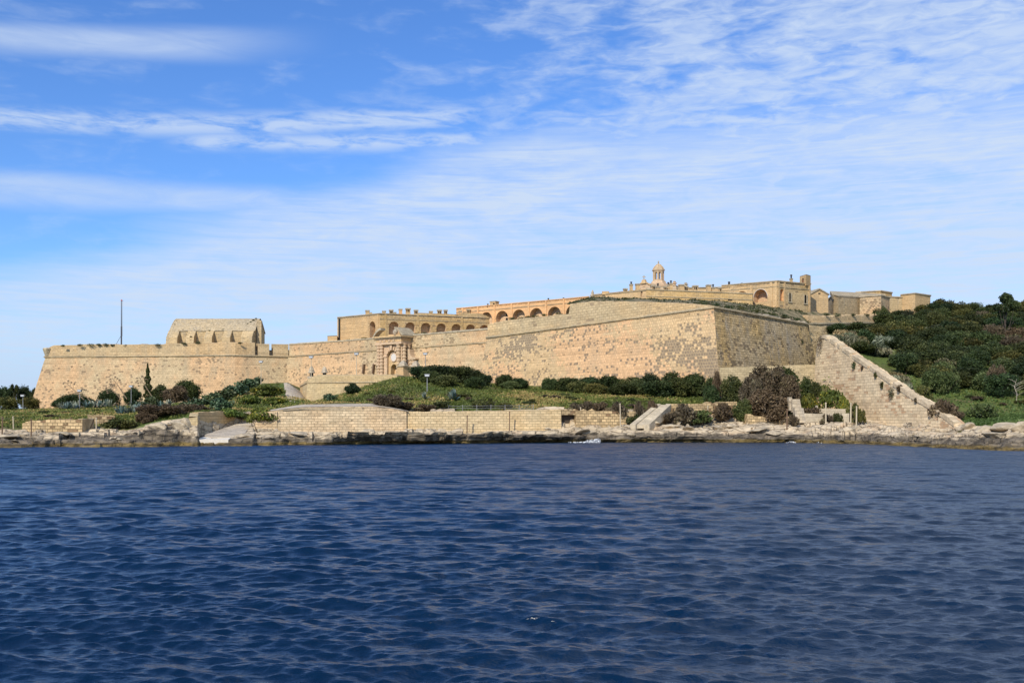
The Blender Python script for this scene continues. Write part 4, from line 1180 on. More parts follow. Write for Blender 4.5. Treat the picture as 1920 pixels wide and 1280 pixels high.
# right-hand shore walls
blockwall('kerb_wall', [(1401, 205), (1440, 206), (1482, 206.5)], [776, 777, 778], 2.0, 'long flat topped rock cut kerb below the big brown bush', 'rubble', jag=0.6, thick=3)
blockwall('kerb_wall', [(1508, 202.5), (1550, 203), (1592, 201)], [774.5, 775, 774.5], 2.4, 'lower pale kerb wall right of the stepped pillar', 'concrete', jag=0.1, thick=1)
blockwall('kerb_wall', [(1535, 209), (1560, 209), (1586, 208)], [765.5, 765.5, 766], 3.4, 'upper pale kerb wall under the small rubble patch', 'concrete', jag=0.1, thick=1)
blockwall('rubble_patch', [(1533, 213), (1550, 213), (1574, 212)], [745.5, 745, 752], 6.0, 'small patch of yellowish rubble masonry in the green weeds', 'rubble', jag=0.6, thick=1)
st_ = empty('stepped_pillar', PZ(1497, 202, 3), 'stepped stone pillar sloping down beside the big brown bush', 'pillar')
for (x0, x1, D, y0, y1) in ((1480, 1485, 206, 744, 762), (1486, 1500, 205, 748, 765), (1491, 1507, 202.5, 764.5, 785)):
    mb = MB(); a_, b2 = PZ(x0, D, 0), PZ(x1, D, 0)
    mb.prism([(a_[0], D), (b2[0] + .4, D - .2), (b2[0] + .4, D + 1.6), (a_[0], D + 1.6)], ZZ(y1, D) - .8, ZZ(y0, D), [(a_[0], D + .2), (b2[0], D + .2), (b2[0], D + 1.6), (a_[0], D + 1.6)]); mb.build('step', M['greystone'], st_)
mb = MB(); a_ = PZ(1531, 208, ZZ(767, 208)); mb.obox(a_, (1, 0), (0, 1), .25, .25, a_[2] - .5, ZZ(760, 208), 0.85); bo = mb.build('stone_bollard', M['greystone']); tag(bo, 'tiny stone bollard standing on the upper kerb wall', 'bollard', kind='thing')

# low wall closing the ditch under the bastion flank
q = [(1349, 231), (1430, 233), (1490, 234.5), (1531, 235.5)]
tp = [ZZ(688.5, 231), ZZ(687, 233), ZZ(684, 234.5), ZZ(683.5, 235.5)]
M['ditchwall'] = masonry('ditch_parapet', (0.52, 0.43, 0.27), (0.50, 0.41, 0.25), (0.3, 0.24, 0.15), 1.1, 0.5, grey=0.2, pits=0.1, rnd=0.08, mortar=0.4)
thick_wall('ditch_wall', wp(*q), tp, 8.0, M['ditchwall'], 'level pale block wall at the foot of the shaded bastion flank', 'wall', 0.8, 0.05, 9.0, batter=0)
# sloping triangular wall
tw = empty('sloping_wall', PZ(1545, 232, 15), 'great sloping ditch wall of pale blocks falling from the bastion to the shore', 'wall')
A_ = Vector((70.3, 235.0)); B_ = Vector((79.75, 178.5))
def wall_at(px):
    t0 = (px - 960) / F; d = B_ - A_
    s_ = (t0 * A_.y - A_.x) / (d.x - t0 * d.y)
    return A_ + d * s_
prof = [(1528, 690, 760), (1530, 655, 768), (1533, 640, 770), (1540, 630, 772), (1548, 630.5, 776), (1570, 646, 790), (1600, 668, 797), (1640, 694, 802), (1680, 722, 804), (1710, 742, 805), (1740, 759, 807), (1770, 779, 808), (1796, 799, 810)]
mb = MB(); L = []
for i in range(170):
    px = 1528 + i * (1796 - 1528) / 169
    c = wall_at(px)
    top = ZZ(np.interp(px, [p_[0] for p_ in prof], [p_[1] for p_ in prof]), c.y)
    bot = ZZ(np.interp(px, [p_[0] for p_ in prof], [p_[2] for p_ in prof]), c.y)
    L.append((c, top, bot))
dn = (B_ - A_).normalized(); wn = Vector((dn.y, -dn.x))     # outward (left) normal
if wn.x > 0: wn = -wn
rows = 26; S_ = arc([q_[0] for q_ in L]); vuv = []
for i, (c, top, bot) in enumerate(L):
    t_ = top - 0.35 * abs(nz(c.x, c.y, 1, 0.5)) - 0.25 * abs(nz(c.x, c.y, 5, 1.5))
    for j in range(rows + 1):
        f = j / rows; z = bot + (t_ - bot) * f
        k = 0.09 * nz(c.y, z, 3, 0.5) + 0.04 * nz(c.y, z, 8, 1.3)
        p_ = c + wn * ((top - z) * 0.08 + k)
        mb.v.append((p_.x, p_.y, z)); vuv.append((S_[i], z))
    vuv += [(S_[i], t_ + .8), (S_[i], t_ + 2), (S_[i], t_ + 4)]
    p_ = c - wn * 0.8; mb.v.append((p_.x, p_.y, t_ + 0.28)); p_ = c - wn * 2.0; mb.v.append((p_.x, p_.y, t_ + .3)); mb.v.append((p_.x, p_.y, bot))
w = rows + 4
for i in range(len(L) - 1):
    for j in range(w):
        d = (j + 1) % w
        mb.f.append((i * w + j, (i + 1) * w + j, (i + 1) * w + d, i * w + d))
mb.f.append(tuple(range(w))); mb.f.append(tuple((len(L) - 1) * w + j for j in range(w)))
mb.build('wall_face', M['slopewall'], tw, vuv=vuv)
M['slopecop'] = masonry('sunlit_coping', (0.56, 0.46, 0.32), (0.50, 0.41, 0.28), DARKS, 1.2, 0.8, grey=0.3, pits=0.4, mortar=0.2)
# coping stones along the sloping top
crest = [(c - wn * 0.55, t_) for c, t_, b2 in L[6:-4]]
for i in range(0, len(crest) - 3, 3):
    if random.random() < 0.14: continue
    (c0_, z0_), (c1_, z1_) = crest[i], crest[min(i + 3, len(crest) - 1)]
    c1_ = c0_.lerp(c1_, 0.93); z1_ = z0_ + (z1_ - z0_) * .93
    e = 0.75; h_ = random.uniform(0.22, 0.5)
    mb = MB(); mb.prism([(c0_.x + wn.x * e, c0_.y + wn.y * e), (c0_.x - wn.x * e, c0_.y - wn.y * e), (c1_.x - wn.x * e, c1_.y - wn.y * e), (c1_.x + wn.x * e, c1_.y + wn.y * e)],
                        [z0_ - .5, z0_ - .5, z1_ - .5, z1_ - .5], [z0_ + h_, z0_ + h_, z1_ + h_ * .8, z1_ + h_ * .8])
    mb.build('coping_stone', M['slopecop'], tw)

# ------------------------------------------------------------------ buildings
def facade(a, b, z0, zt, openings, mat_wall, root, mat_rec=None, depth=1.6, name='wall', frames=None, ztb=None):
    """wall plane from a to b (x,y), outward normal to the right-hand side of a->b. openings: dict(c, hw, zb, zs, arch, depth)"""
    a = Vector(a); b = Vector(b); L = (b - a).length; d = (b - a) / L; n_ = Vector((d.y, -d.x))
    ztb = zt if ztb is None else ztb
    top = lambda u: zt + (ztb - zt) * u / L
    def Q(u, v, w): p = a + d * u + n_ * v; return Vector((p.x, p.y, w))
    cuts = {0.0, L}
    ops = []
    for o in openings:
        c, hw = o['c'], o['hw']
        if c - hw < 0.01 or c + hw > L - 0.01: continue
        ops.append(o)
        cuts |= {c - hw, c + hw}
        if o.get('arch', True):
            cuts |= {c + hw * math.cos(math.pi * i / 12) for i in range(13)}
    us = sorted(cuts)
    us = [us[0]] + [u for p_, u in zip(us[:-1], us[1:]) if u - p_ > 1e-4]
    def crown(o, u):
        if not o.get('arch', True): return o['zs']
        return o['zs'] + math.sqrt(max(0, o['hw'] ** 2 - (u - o['c']) ** 2)) * o.get('flat', 1.0)
    mb = MB()
    for u0, u1 in zip(us[:-1], us[1:]):
        m_ = (u0 + u1) / 2
        o = next((o for o in ops if abs(m_ - o['c']) < o['hw']), None)
        if o is None: mb.quad(Q(u0, 0, z0), Q(u1, 0, z0), Q(u1, 0, top(u1)), Q(u0, 0, top(u0)))
        else:
            if o['zb'] > z0 + .01: mb.quad(Q(u0, 0, z0), Q(u1, 0, z0), Q(u1, 0, o['zb']), Q(u0, 0, o['zb']))
            mb.quad(Q(u0, 0, crown(o, u0)), Q(u1, 0, crown(o, u1)), Q(u1, 0, top(u1)), Q(u0, 0, top(u0)))
    wall = mb.build(name, mat_wall, root)
    for o in ops:
        mb = MB(); dp = o.get('depth', depth); c, hw = o['c'], o['hw']
        k = [c + hw * math.cos(math.pi * i / 12) for i in range(12, -1, -1)] if o.get('arch', True) else [c - hw, c + hw]
        for u0, u1 in zip(k[:-1], k[1:]):
            mb.quad(Q(u0, 0, crown(o, u0)), Q(u1, 0, crown(o, u1)), Q(u1, -dp, crown(o, u1)), Q(u0, -dp, crown(o, u0)))
            mb.quad(Q(u0, -dp, o['zb']), Q(u1, -dp, o['zb']), Q(u1, -dp, crown(o, u1)), Q(u0, -dp, crown(o, u0)))
        for u in (c - hw, c + hw):
            mb.quad(Q(u, 0, o['zb']), Q(u, -dp, o['zb']), Q(u, -dp, crown(o, u)), Q(u, 0, crown(o, u)))
        mb.quad(Q(c - hw, 0, o['zb']), Q(c + hw, 0, o['zb']), Q(c + hw, -dp, o['zb']), Q(c - hw, -dp, o['zb']))
        rec = mb.build(o.get('name', 'archway'), o.get('mat', mat_rec or M['recess']), root)
        if o.get('rim'):
            mb = MB(); r = o['rim']
            for u0, u1 in zip(k[:-1], k[1:]):
                f0 = ((u0 - c) * (hw + r) / hw + c, o['zs'] + (crown(o, u0) - o['zs']) * (hw + r) / hw)
                f1 = ((u1 - c) * (hw + r) / hw + c, o['zs'] + (crown(o, u1) - o['zs']) * (hw + r) / hw)
                mb.quad(Q(u0, .12, crown(o, u0)), Q(u1, .12, crown(o, u1)), Q(f1[0], .12, f1[1]), Q(f0[0], .12, f0[1]))
                mb.quad(Q(f0[0], .12, f0[1]), Q(f1[0], .12, f1[1]), Q(f1[0], -.02, f1[1]), Q(f0[0], -.02, f0[1]))
                mb.quad(Q(u0, .12, crown(o, u0)), Q(u1, .12, crown(o, u1)), Q(u1, -.02, crown(o, u1)), Q(u0, -.02, crown(o, u0)))
            mb.build('arch_rim', o.get('rimmat', M['coping']), rec)
        if o.get('inner'):
            for (cu0, cw, zb_2, zt_2) in o['inner']:
                mb = MB(); mb.quad(Q(c + cu0 - cw, -dp + .04, zb_2), Q(c + cu0 + cw, -dp + .04, zb_2), Q(c + cu0 + cw, -dp + .04, zt_2), Q(c + cu0 - cw, -dp + .04, zt_2))
                mb.build('inner_opening', M['black'], rec)
    return wall, Q
def band(name, a, b, z, h, proj, mat, root, inset=0.2, ext=0.0, zb=None):
    a = Vector(a); b = Vector(b); d = (b - a).normalized(); n_ = Vector((d.y, -d.x)); zb = z if zb is None else zb
    a = a - d * ext; b = b + d * ext
    c = [a + n_ * proj, b + n_ * proj, b - n_ * inset, a - n_ * inset]
    mb = MB(); mb.prism([(p.x, p.y) for p in c], [z, zb, zb, z], [z + h, zb + h, zb + h, z + h]); return mb.build(name, mat, root)
def pilaster(a, b, u, hw, z0, z1, proj, mat, root):
    a = Vector(a); b = Vector(b); d = (b - a).normalized(); n_ = Vector((d.y, -d.x))
    c = a + d * u
    q = [c - d * hw + n_ * proj, c + d * hw + n_ * proj, c + d * hw - n_ * .1, c - d * hw - n_ * .1]
    mb = MB(); mb.prism([(p.x, p.y) for p in q], z0, z1); return mb.build('pilaster', mat, root)
def u_at(a, b, px):
    """distance along a->b where the line of sight through column px crosses it"""
    t0 = (px - 960) / F; d = (b[0] - a[0], b[1] - a[1])
    s_ = (t0 * a[1] - a[0]) / (d[0] - t0 * d[1])
    return s_ * math.hypot(*d)
def roof(pts, z, root, mat, thick=0.3):
    mb = MB(); mb.prism(pts, z - thick, z); return mb.build('roof', mat, root)
def chimney(px, D, py0, py1, wpx, root, mat=None, pipe=0, name='chimney', cap=True, holes=False):
    w_ = wpx * D / F / 2; c = P(px, 0, D); z0_, z1_ = ZZ(py0, D) - 0.6, ZZ(py1, D)
    mb = MB(); mb.obox((c.x, c.y), (.97, .24), (-.24, .97), w_ * .85, w_ * .8, z0_, z1_ - (0.45 if cap else 0)); ch = mb.build(name, mat or M['barrack_light'], root)
    if cap:
        mb = MB(); mb.obox((c.x, c.y), (.97, .24), (-.24, .97), w_ * 1.05, w_ * 1.0, z1_ - .45, z1_); mb.build('cap', M['coping'], ch)
    if holes:
        for s in (-1, 1):
            mb = MB(); mb.obox((c.x + s * w_ * .35, c.y - w_ * .8), (.97, .24), (-.24, .97), w_ * .2, .12, z1_ - 1.25, z1_ - .55); mb.build('vent_hole', M['black'], ch)
    if pipe:
        mb = MB(); mb.lathe((c.x, c.y, z1_ - .02), [(.22, 0), (.22, pipe * .7), (.34, pipe * .72), (.3, pipe)], 8); mb.build('pipe', M['pipe'], ch)
    return ch

# ---- gunpowder magazine with buttresses on the left bastion
mg = empty('magazine_building', PZ(400, 347, 26), 'steep stone roofed magazine with sloping buttresses on top of the left bastion', 'building')
D1 = 345.0; X0, X1 = P(319, 0, D1).x, P(478, 0, D1).x; DEP = 13.0
ze = ZZ(620.5, D1); zr = ZZ(597.5, D1 + DEP / 2)
ang = R(-1.5)
def mgp(u, v):
    c = Vector((X0, D1)); return (c.x + u * math.cos(ang) - v * math.sin(ang), c.y + u * math.sin(ang) + v * math.cos(ang))
LM = X1 - X0
mb = MB(); n0 = len(mb.v)
fp = [(0, 0), (LM, 0), (LM, DEP), (0, DEP)]
mb.prism([mgp(u, v) for u, v in fp], 26.0, ze - .02)
mb.build('wall', M['magazine'], mg)
for ue in (0.0, LM):
    mb = MB(); t_ = 0.6 if ue == 0 else -0.6
    pr = [(0.02, ze - .03), (DEP * .18, ze + (zr - ze) * .52), (DEP * .36, ze + (zr - ze) * .88), (DEP / 2, zr - .15), (DEP * .64, ze + (zr - ze) * .88), (DEP * .82, ze + (zr - ze) * .52), (DEP - .02, ze - .03)]
    k = len(pr); mb.v += [(*mgp(ue, v), z) for v, z in pr] + [(*mgp(ue + t_, v), z) for v, z in pr]
    mb.f += [tuple(range(k)), tuple(k + i for i in range(k))]
    mb.build('gable', M['magazine'], mg)
# curved stone roof with stepped slabs
mb = MB(); seg = 9; nu = 60
prof_ = []
for j in range(seg + 1):
    a_ = j / seg; v = -0.25 + (DEP / 2 + .25) * a_; z = ze + (zr - ze) * (math.sin(a_ * math.pi / 2 * .9) / math.sin(math.pi / 2 * .9)) ** 1.0
    prof_.append((v, z))
    if 0 < j < seg: prof_.append((v + .12, z - .0)); prof_[-2] = (v, z - .16)
full_ = prof_ + [(DEP - v, z) for v, z in reversed(prof_[:-1])]
k = len(full_)
for i in range(nu + 1):
    u = -0.3 + (LM + .6) * i / nu
    for v, z in full_:
        q_ = mgp(u, v); mb.v.append((q_[0], q_[1], z + 0.10 * nz(u, v, z, 0.8)))
for i in range(nu):
    for j in range(k - 1): mb.f.append((i * k + j, (i + 1) * k + j, (i + 1) * k + j + 1, i * k + j + 1))
mb.build('roof', M['roofstone'], mg)
for px in (327, 361, 395, 429, 467):
    uc_ = (P(px, 0, D1).x - X0); w_ = 1.35 if 330 < px < 450 else 1.9
    mb = MB(); bq = [mgp(uc_ - w_, -3.4), mgp(uc_ + w_, -3.4), mgp(uc_ + w_, .02), mgp(uc_ - w_, .02)]
    tq = [mgp(uc_ - w_, -2.4), mgp(uc_ + w_, -2.4), mgp(uc_ + w_, .02), mgp(uc_ - w_, .02)]
    mb.prism(bq, 26.0, ze - 2.3, tq)
    zz_ = ze - 2.3 + .005
    n0 = len(mb.v)
    A4 = [(*tq[0], zz_), (*tq[1], zz_), (*mgp(uc_ + w_, -.1), ze + .1), (*mgp(uc_ - w_, -.1), ze + .1), (*tq[2], zz_), (*tq[3], zz_)]
    mb.v += A4; mb.f += [(n0, n0 + 1, n0 + 2, n0 + 3), (n0 + 1, n0 + 4, n0 + 2), (n0, n0 + 3, n0 + 5)]
    mb.build('buttress', M['magazine'], mg)
# the low block right of it
mb = MB(); mb.prism([(P(481, 0, 346).x, 346), (P(490, 0, 346).x, 346), (P(492, 0, 356).x, 356), (P(486, 0, 356).x, 356)], 26, [ZZ(600, 346), ZZ(601, 346), ZZ(600, 352), ZZ(598, 352)]); mb.build('end_wall', M['magazine'], mg)

# ---- arcaded barracks behind the curtain
D0 = 330.0
bC = P(712, 0, D0).xy; bL = P(632.5, 0, 343.7).xy; bR = P(929, 0, 345).xy
bz0, bz1 = 26.0, ZZ(588.2, D0)
ba = empty('barracks', (bC.x, bC.y, 26), 'long arcaded stone barracks behind the gate with chimneys along its flat roof', 'building')
Lf = (bR - bC).length
ops = []
for px in (738.7, 769.2, 798.7, 827.6, 855.8, 882.6, 908.2):
    u = u_at(bC, bR, px); ops.append(dict(c=u, hw=1.75, zb=27.2, zs=ZZ(614.5, 335), rim=0.45, rimmat=M['barrack'], depth=2.2))
facade(bC, bR, bz0, bz1, ops, M['barrack'], ba)
u = u_at(bL, bC, 698.5)
facade(bL, bC, bz0, ZZ(595.6, 343.7), [dict(c=u, hw=1.35, zb=27.2, zs=ZZ(610, 332), rim=0.3, rimmat=M['barrack_light'], depth=2.4)], M['barrack_light'], ba, name='side_wall', ztb=bz1)
bk1 = bR + Vector((-6, 14)); bk0 = bL + Vector((6, 12))
roof([tuple(bL), tuple(bC), tuple(bR), tuple(bk1), tuple(bk0)], bz1 - .15, ba, M['coping'])
mb = MB(); mb.prism([tuple(bk1), tuple(bk0), tuple(bk0 + Vector((0, -.5))), tuple(bk1 + Vector((0, -.5)))], 26, bz1 - .5); mb.build('back_wall', M['barrack'], ba)
band('cornice', bC, bR, bz1 - .05, .3, .22, M['cordon'], ba, inset=.6); band('cornice', bL, bC, ZZ(595.6, 343.7) - .04, .28, .2, M['cordon'], ba, inset=.6, zb=bz1 - .04)
band('string_course', bC, bR, bz1 - 1.75, .22, .12, M['cordon'], ba)
dd = (bR - bC).normalized()
for x0, x1, h_ in ((784, 866, .55), (866.3, 929, 1.15)):
    a_ = bC + dd * u_at(bC, bR, x0); b2 = bC + dd * u_at(bC, bR, x1)
    band('parapet_step', a_, b2, bz1 + .26, h_, .12, M['barrack'], ba, inset=.7)
for px in (723, 783.5, 866): pilaster(bC, bR, u_at(bC, bR, px), .35, bz0, bz1 - .1, .14, M['barrack'], ba)
for px in (637, 691, 709): pilaster(bL, bC, u_at(bL, bC, px), .35, bz0, bz1 - .2 - (712 - px) * .012, .14, M['barrack_light'], ba)
mb = MB(); c = bL + (bC - bL).normalized() * u_at(bL, bC, 637.5); nn_ = (bC - bL).normalized(); nn_ = Vector((nn_.y, -nn_.x)); c = c + nn_ * .3
mb.tube([(c.x, c.y, 27), (c.x, c.y, ZZ(597.5, 343))], .3); mb.build('drain_pipe', M['pipe'], ba)
for px, y1, w_, D, hl in ((689, 581.5, 8, 342, 0), (695, 585.5, 5, 335, 0), (720, 582.5, 7, 337, 0), (733.5, 580.5, 8, 338, 1), (740, 585, 6, 336, 0), (751, 579, 7, 341, 0), (765, 577.8, 9.5, 341, 1), (780, 580.8, 8, 341, 1),
                          (808, 583, 7, 342, 0), (824, 580.7, 8.5, 342, 1), (835.6, 580.7, 7, 342, 1), (863, 582.5, 6, 345, 0), (878, 579.5, 6.5, 346, 1)):
    chimney(px, D, 590, y1, w_, ba, holes=bool(hl), mat=M['barrack_light'] if px != 751 else M['orange'])
# small low block left of the barracks
sb = P(614, 0, 342); sbo = empty('low_block', sb, 'small low plain stone block left of the arcaded barracks', 'building')
mb = MB(); mb.prism([(P(614, 0, 342).x, 342), (P(632, 0, 340).x, 340), (P(632, 0, 346).x, 347), (P(615, 0, 346).x, 348)], 26, ZZ(630.5, 342)); mb.build('wall', M['barrack_light'], sbo)
mb = MB(); mb.prism([(P(613.5, 0, 341.8).x, 341.8), (P(632, 0, 339.8).x, 339.8), (P(632, 0, 346).x, 347), (P(615, 0, 346).x, 348)], ZZ(630.5, 342) + .003, ZZ(629.6, 342)); mb.build('coping', M['coping'], sbo)

# ---- restored orange barracks
oL = P(855.5, 0, 350).xy; oR = P(1104, 0, 318).xy
oz0, ozt = 28.0, ZZ(578.6, 350)
ob = empty('barracks', (oR.x, oR.y, 28), 'restored orange barracks with a row of wide arches rising to the right', 'building')
ozr = ZZ(556.5, 318)
do = (oR - oL).normalized()
ops = []
for px, yt in ((911.8, 585), (941.6, 582.5), (973, 580), (1005.5, 577.3), (1039.7, 574.8), (1074, 572)):
    u = u_at(oL, oR, px); D = (oL + do * u).y
    inn = [(.3, .45, ZZ(592, D), ZZ(587, D)), (.3, .45, ZZ(600, D), ZZ(595, D))] if px == 941.6 else None
    hw = 2.55
    ops.append(dict(c=u, hw=hw, zb=29.0, zs=ZZ(yt, D) - hw, depth=2.2, rim=.3, rimmat=M['orange'], inner=inn))
facade(oL, oR, oz0, ozt, ops, M['orange'], ob, ztb=ozr)
oe = oL + Vector((5, 9)); of_ = oR + Vector((5, 9))
facade(oe, oL, oz0, ozt, [], M['orange'], ob, name='side_wall')
mb = MB(); mb.prism([tuple(oL), tuple(oR), tuple(of_), tuple(oe)], [ozt - .4, ozr - .4, ozr - .4, ozt - .4], [ozt - .1, ozr - .1, ozr - .1, ozt - .1]); mb.build('roof', M['orange'], ob)
band('cornice', oL, oR, ozt - .02, .25, .15, M['orange'], ob, inset=.5, zb=ozr - .02)
band('string_course', oL, oR, ozt - 1.5, .2, .16, M['cordon'], ob, zb=ozr - 1.5)
for px in (867.4, 896.2, 927.3, 959.4, 991.4, 1023.9, 1057.3):
    u = u_at(oL, oR, px); zt_ = ozt + (ozr - ozt) * u / (oR - oL).length
    pilaster(oL, oR, u, .3, oz0, zt_ - .05, .22, M['orange'], ob)
c = P(927, 0, 345); mb = MB(); mb.obox((c.x, c.y), (.8, -.6), (.6, .8), 1.2, 1.0, ZZ(574, 345), ZZ(566, 345)); pb = mb.build('stair_head', M['barrack_light'], ob)
mb = MB(); mb.obox((c.x, c.y), (.8, -.6), (.6, .8), 1.35, 1.15, ZZ(566, 345) + .002, ZZ(565, 345)); mb.build('roof_slab', M['coping'], pb)
mb = MB(); q_ = Vector((c.x, c.y)) + Vector((.8, -.6)) * .55 + Vector((-.6, -.8)) * .98; mb.obox((q_.x, q_.y), (.8, -.6), (.6, .8), .35, .08, ZZ(571.5, 344), ZZ(568, 344)); mb.build('hatch', M['black'], pb)
for px, y0, y1, D in ((914.6, 573, 569.5, 342), (1028.2, 563.5, 559, 331), (1056.6, 561.5, 558, 327), (1093.6, 558.5, 556, 320)):
    c = P(px, y0, D); mb = MB(); h_ = ZZ(y1, D) - c.z
    mb.lathe((c.x, c.y, c.z - .6), [(.24, 0), (.24, h_ * .7 + .6), (.32, h_ * .75 + .6), (.28, h_ + .6)], 8); mb.build('vent_pipe', M['pipe'], ob)

# ---- rampart block in front of the chapel
rL = P(1107, 0, 303).xy; rC = P(1212, 0, 290).xy; rR = P(1411, 0, 285).xy
rzt = ZZ(541.5, 290); rzr = ZZ(549.5, 285)
rb = empty('casemate_block', (rC.x, rC.y, 34), 'long low stone block with a shaded right face crowded with chimneys, below the bell tower', 'building')
zl_ = ZZ(552.3, 303)
facade(rL, rC, 33, zl_, [dict(c=u_at(rL, rC, 1203), hw=.32, zb=ZZ(556, 291), zs=ZZ(546, 291), arch=False, depth=.5, mat=M['recess'], name='slot')], M['barrack_light'], rb, name='side_wall', ztb=rzt)
facade(rC, rR, 33, rzt, [dict(c=u_at(rC, rR, 1369), hw=.6, zb=ZZ(563.8, 286), zs=ZZ(561.3, 286), arch=False, depth=.6, mat=M['black'], name='hole')], M['barrack'], rb, ztb=rzr)
band('cornice', rL, rC, zl_ - .5, .24, .16, M['cordon'], rb, zb=rzt - .5); band('cornice', rC, rR, rzt - .3, .28, .22, M['cordon'], rb, zb=rzr - .3)
band('string_course', rC, rR, rzt - 2.2, .22, .14, M['cordon'], rb, zb=rzr - 2.0)
mb = MB(); mb.prism([tuple(rR), tuple(rR + Vector((.4, 1))), tuple(rR + Vector((.4, 5))), tuple(rR + Vector((-.6, 5)))], 33, rzr - .05); mb.build('end_wall', M['barrack'], rb)
a2 = rL + Vector((8, 12)); b2_ = rR + Vector((-2, 12))
mb = MB(); mb.prism([tuple(rL), tuple(rC), tuple(rR), tuple(b2_), tuple(a2)], [zl_ - .4, rzt - .4, rzr - .4, rzr - .4, zl_ - .4], [zl_ - .12, rzt - .12, rzr - .12, rzr - .12, zl_ - .12]); mb.build('roof', M['coping'], rb)
for px, y0, y1, w_, D, pp_, hl in ((1172.5, 546, 540.8, 7.5, 296, 0, 1), (1195.5, 545, 532, 8, 301, 0, 0), (1183.5, 545, 532.5, 6, 300, .7, 0), (1215.5, 545, 540, 6.5, 293, 0, 0), (1225.3, 546, 534.8, 7.5, 300, 0, 1),
        (1233.5, 544, 537, 8, 294, .9, 0), (1247, 545, 536.5, 6, 300, 0, 1), (1258, 546, 531, 5.8, 295, .8, 0), (1253, 546, 534, 4.5, 301, .8, 0), (1277.5, 548, 533.3, 10, 299, 0, 0), (1287, 548, 536.5, 6, 300, 0, 1),
        (1279, 551, 546, 5, 294, 0, 1), (1303.5, 549, 535.2, 9.5, 302, 0, 1), (1328.5, 550, 534, 8.5, 303, 0, 0), (1337, 550, 538.5, 7, 303, .9, 0), (1351, 549, 538.5, 7.5, 306, 0, 1), (1358, 549, 535.8, 6, 304, 0, 0)):
    chimney(px, D, y0, y1, w_, rb, pipe=pp_, holes=bool(hl))
for px, y1, D in ((1111, 543.5, 303), (1135.5, 546.5, 300)):
    c = P(px, y1, D); mb = MB(); b0 = ZZ(552.3 - (px - 1107) * .1, D) - .5
    if px < 1120: mb.lathe((c.x, c.y, b0), [(.7, 0), (.55, .3), (.4, .5), (.42, 1.0), (.25, 1.5), (.1, c.z - b0)], 10); mb.build('finial', M['greystone'], rb)
    else: mb.obox((c.x, c.y), (.98, -.2), (.2, .98), 1.0, .8, b0, c.z); mb.build('chimney', M['barrack_light'], rb)
# ---- second building behind the chimneys
sB = empty('back_block', PZ(1300, 318, 34), 'pinkish flat roofed block showing behind the chimneys, between bell tower and arched house', 'building')
sA = P(1195, 0, 322).xy; sC = P(1268, 0, 314).xy; sD = P(1366, 0, 312).xy
facade(sA, sC, 34, ZZ(537.5, 318), [], M['pink'], sB); facade(sC, sD, 34, ZZ(540.5, 314), [], M['barrack_light'], sB, name='side_wall')
roof([tuple(sA), tuple(sC), tuple(sC + Vector((3, 9))), tuple(sA + Vector((3, 9)))], ZZ(537.5, 318) - .02, sB, M['pink'])
roof([tuple(sC), tuple(sD), tuple(sD + Vector((0, 9))), tuple(sC + Vector((3.2, 9)))], ZZ(540.5, 314) - .02, sB, M['coping'])
band('cornice', sC, sD, ZZ(540.5, 314) + .002, .25, .15, M['cordon'], sB)

# ---- chapel: gabled front with a cross, octagonal bell turret with a small dome
cp = empty('chapel', PZ(1234.6, 330, 40), 'pinkish chapel with an octagonal bell turret, a small dome and a gable cross', 'chapel')
c = P(1234.6, 780, 330.0); k = 330 / F
def zt330(py): return ZZ(py, 330)
mb = MB(); mb.obox((c.x, c.y), (.95, .3), (-.3, .95), 3.6, 3.6, 36, zt330(536)); mb.build('base', M['pink'], cp)
mb = MB(); mb.lathe((c.x, c.y, zt330(536) + .002), [(3.3, 0), (3.25, .4), (2.6, .7), (2.4, 1.3), (2.15, 1.55)], 8, R(22.5)); mb.build('drum', M['pink'], cp)
z0_, z1_ = zt330(527.3), zt330(508)
for i in range(8):
    a_ = R(22.5 + 45 * i + 8); mb = MB(); q_ = (c.x + 1.58 * math.cos(a_), c.y + 1.58 * math.sin(a_))
    mb.obox(q_, (math.cos(a_), math.sin(a_)), (-math.sin(a_), math.cos(a_)), .22, .25, z0_, z1_ + .02); mb.build('pillar', M['pink'], cp)
mb = MB(); mb.lathe((c.x, c.y, z0_ - .1), [(2.05, 0), (2.05, .25), (1.85, .28), (1.85, .55)], 8, R(30.5)); mb.build('balustrade', M['pink'], cp)
mb = MB(); mb.lathe((c.x, c.y, z1_ - .5), [(1.82, 0), (1.82, .45), (2.12, .55), (2.12, .85), (1.9, .87)], 8, R(30.5)); mb.build('cornice', M['pink'], cp)
mb = MB(); mb.lathe((c.x, c.y, z1_ + .35), [(1.85, 0), (1.70, .42), (1.38, .92), (.98, 1.35), (.52, 1.75), (.3, 2.0)], 8, R(30.5)); dm = mb.build('dome', M['pink'], cp)
for i in range(8):
    a_ = R(30.5 + 45 * i); mb = MB()
    mb.tube([(c.x + r * math.cos(a_), c.y + r * math.sin(a_), z1_ + .35 + z) for r, z in ((1.88, 0), (1.72, .43), (1.40, .93), (1.0, 1.36), (.52, 1.77))], .09, 5); mb.build('rib', M['barrack_light'], dm)
mb = MB(); mb.lathe((c.x, c.y, z1_ + 2.36), [(.28, 0), (.16, .15), (.2, .35), (.3, .5), (.12, .75), (.05, 1.0)], 8); mb.build('finial', M['greystone'], cp)
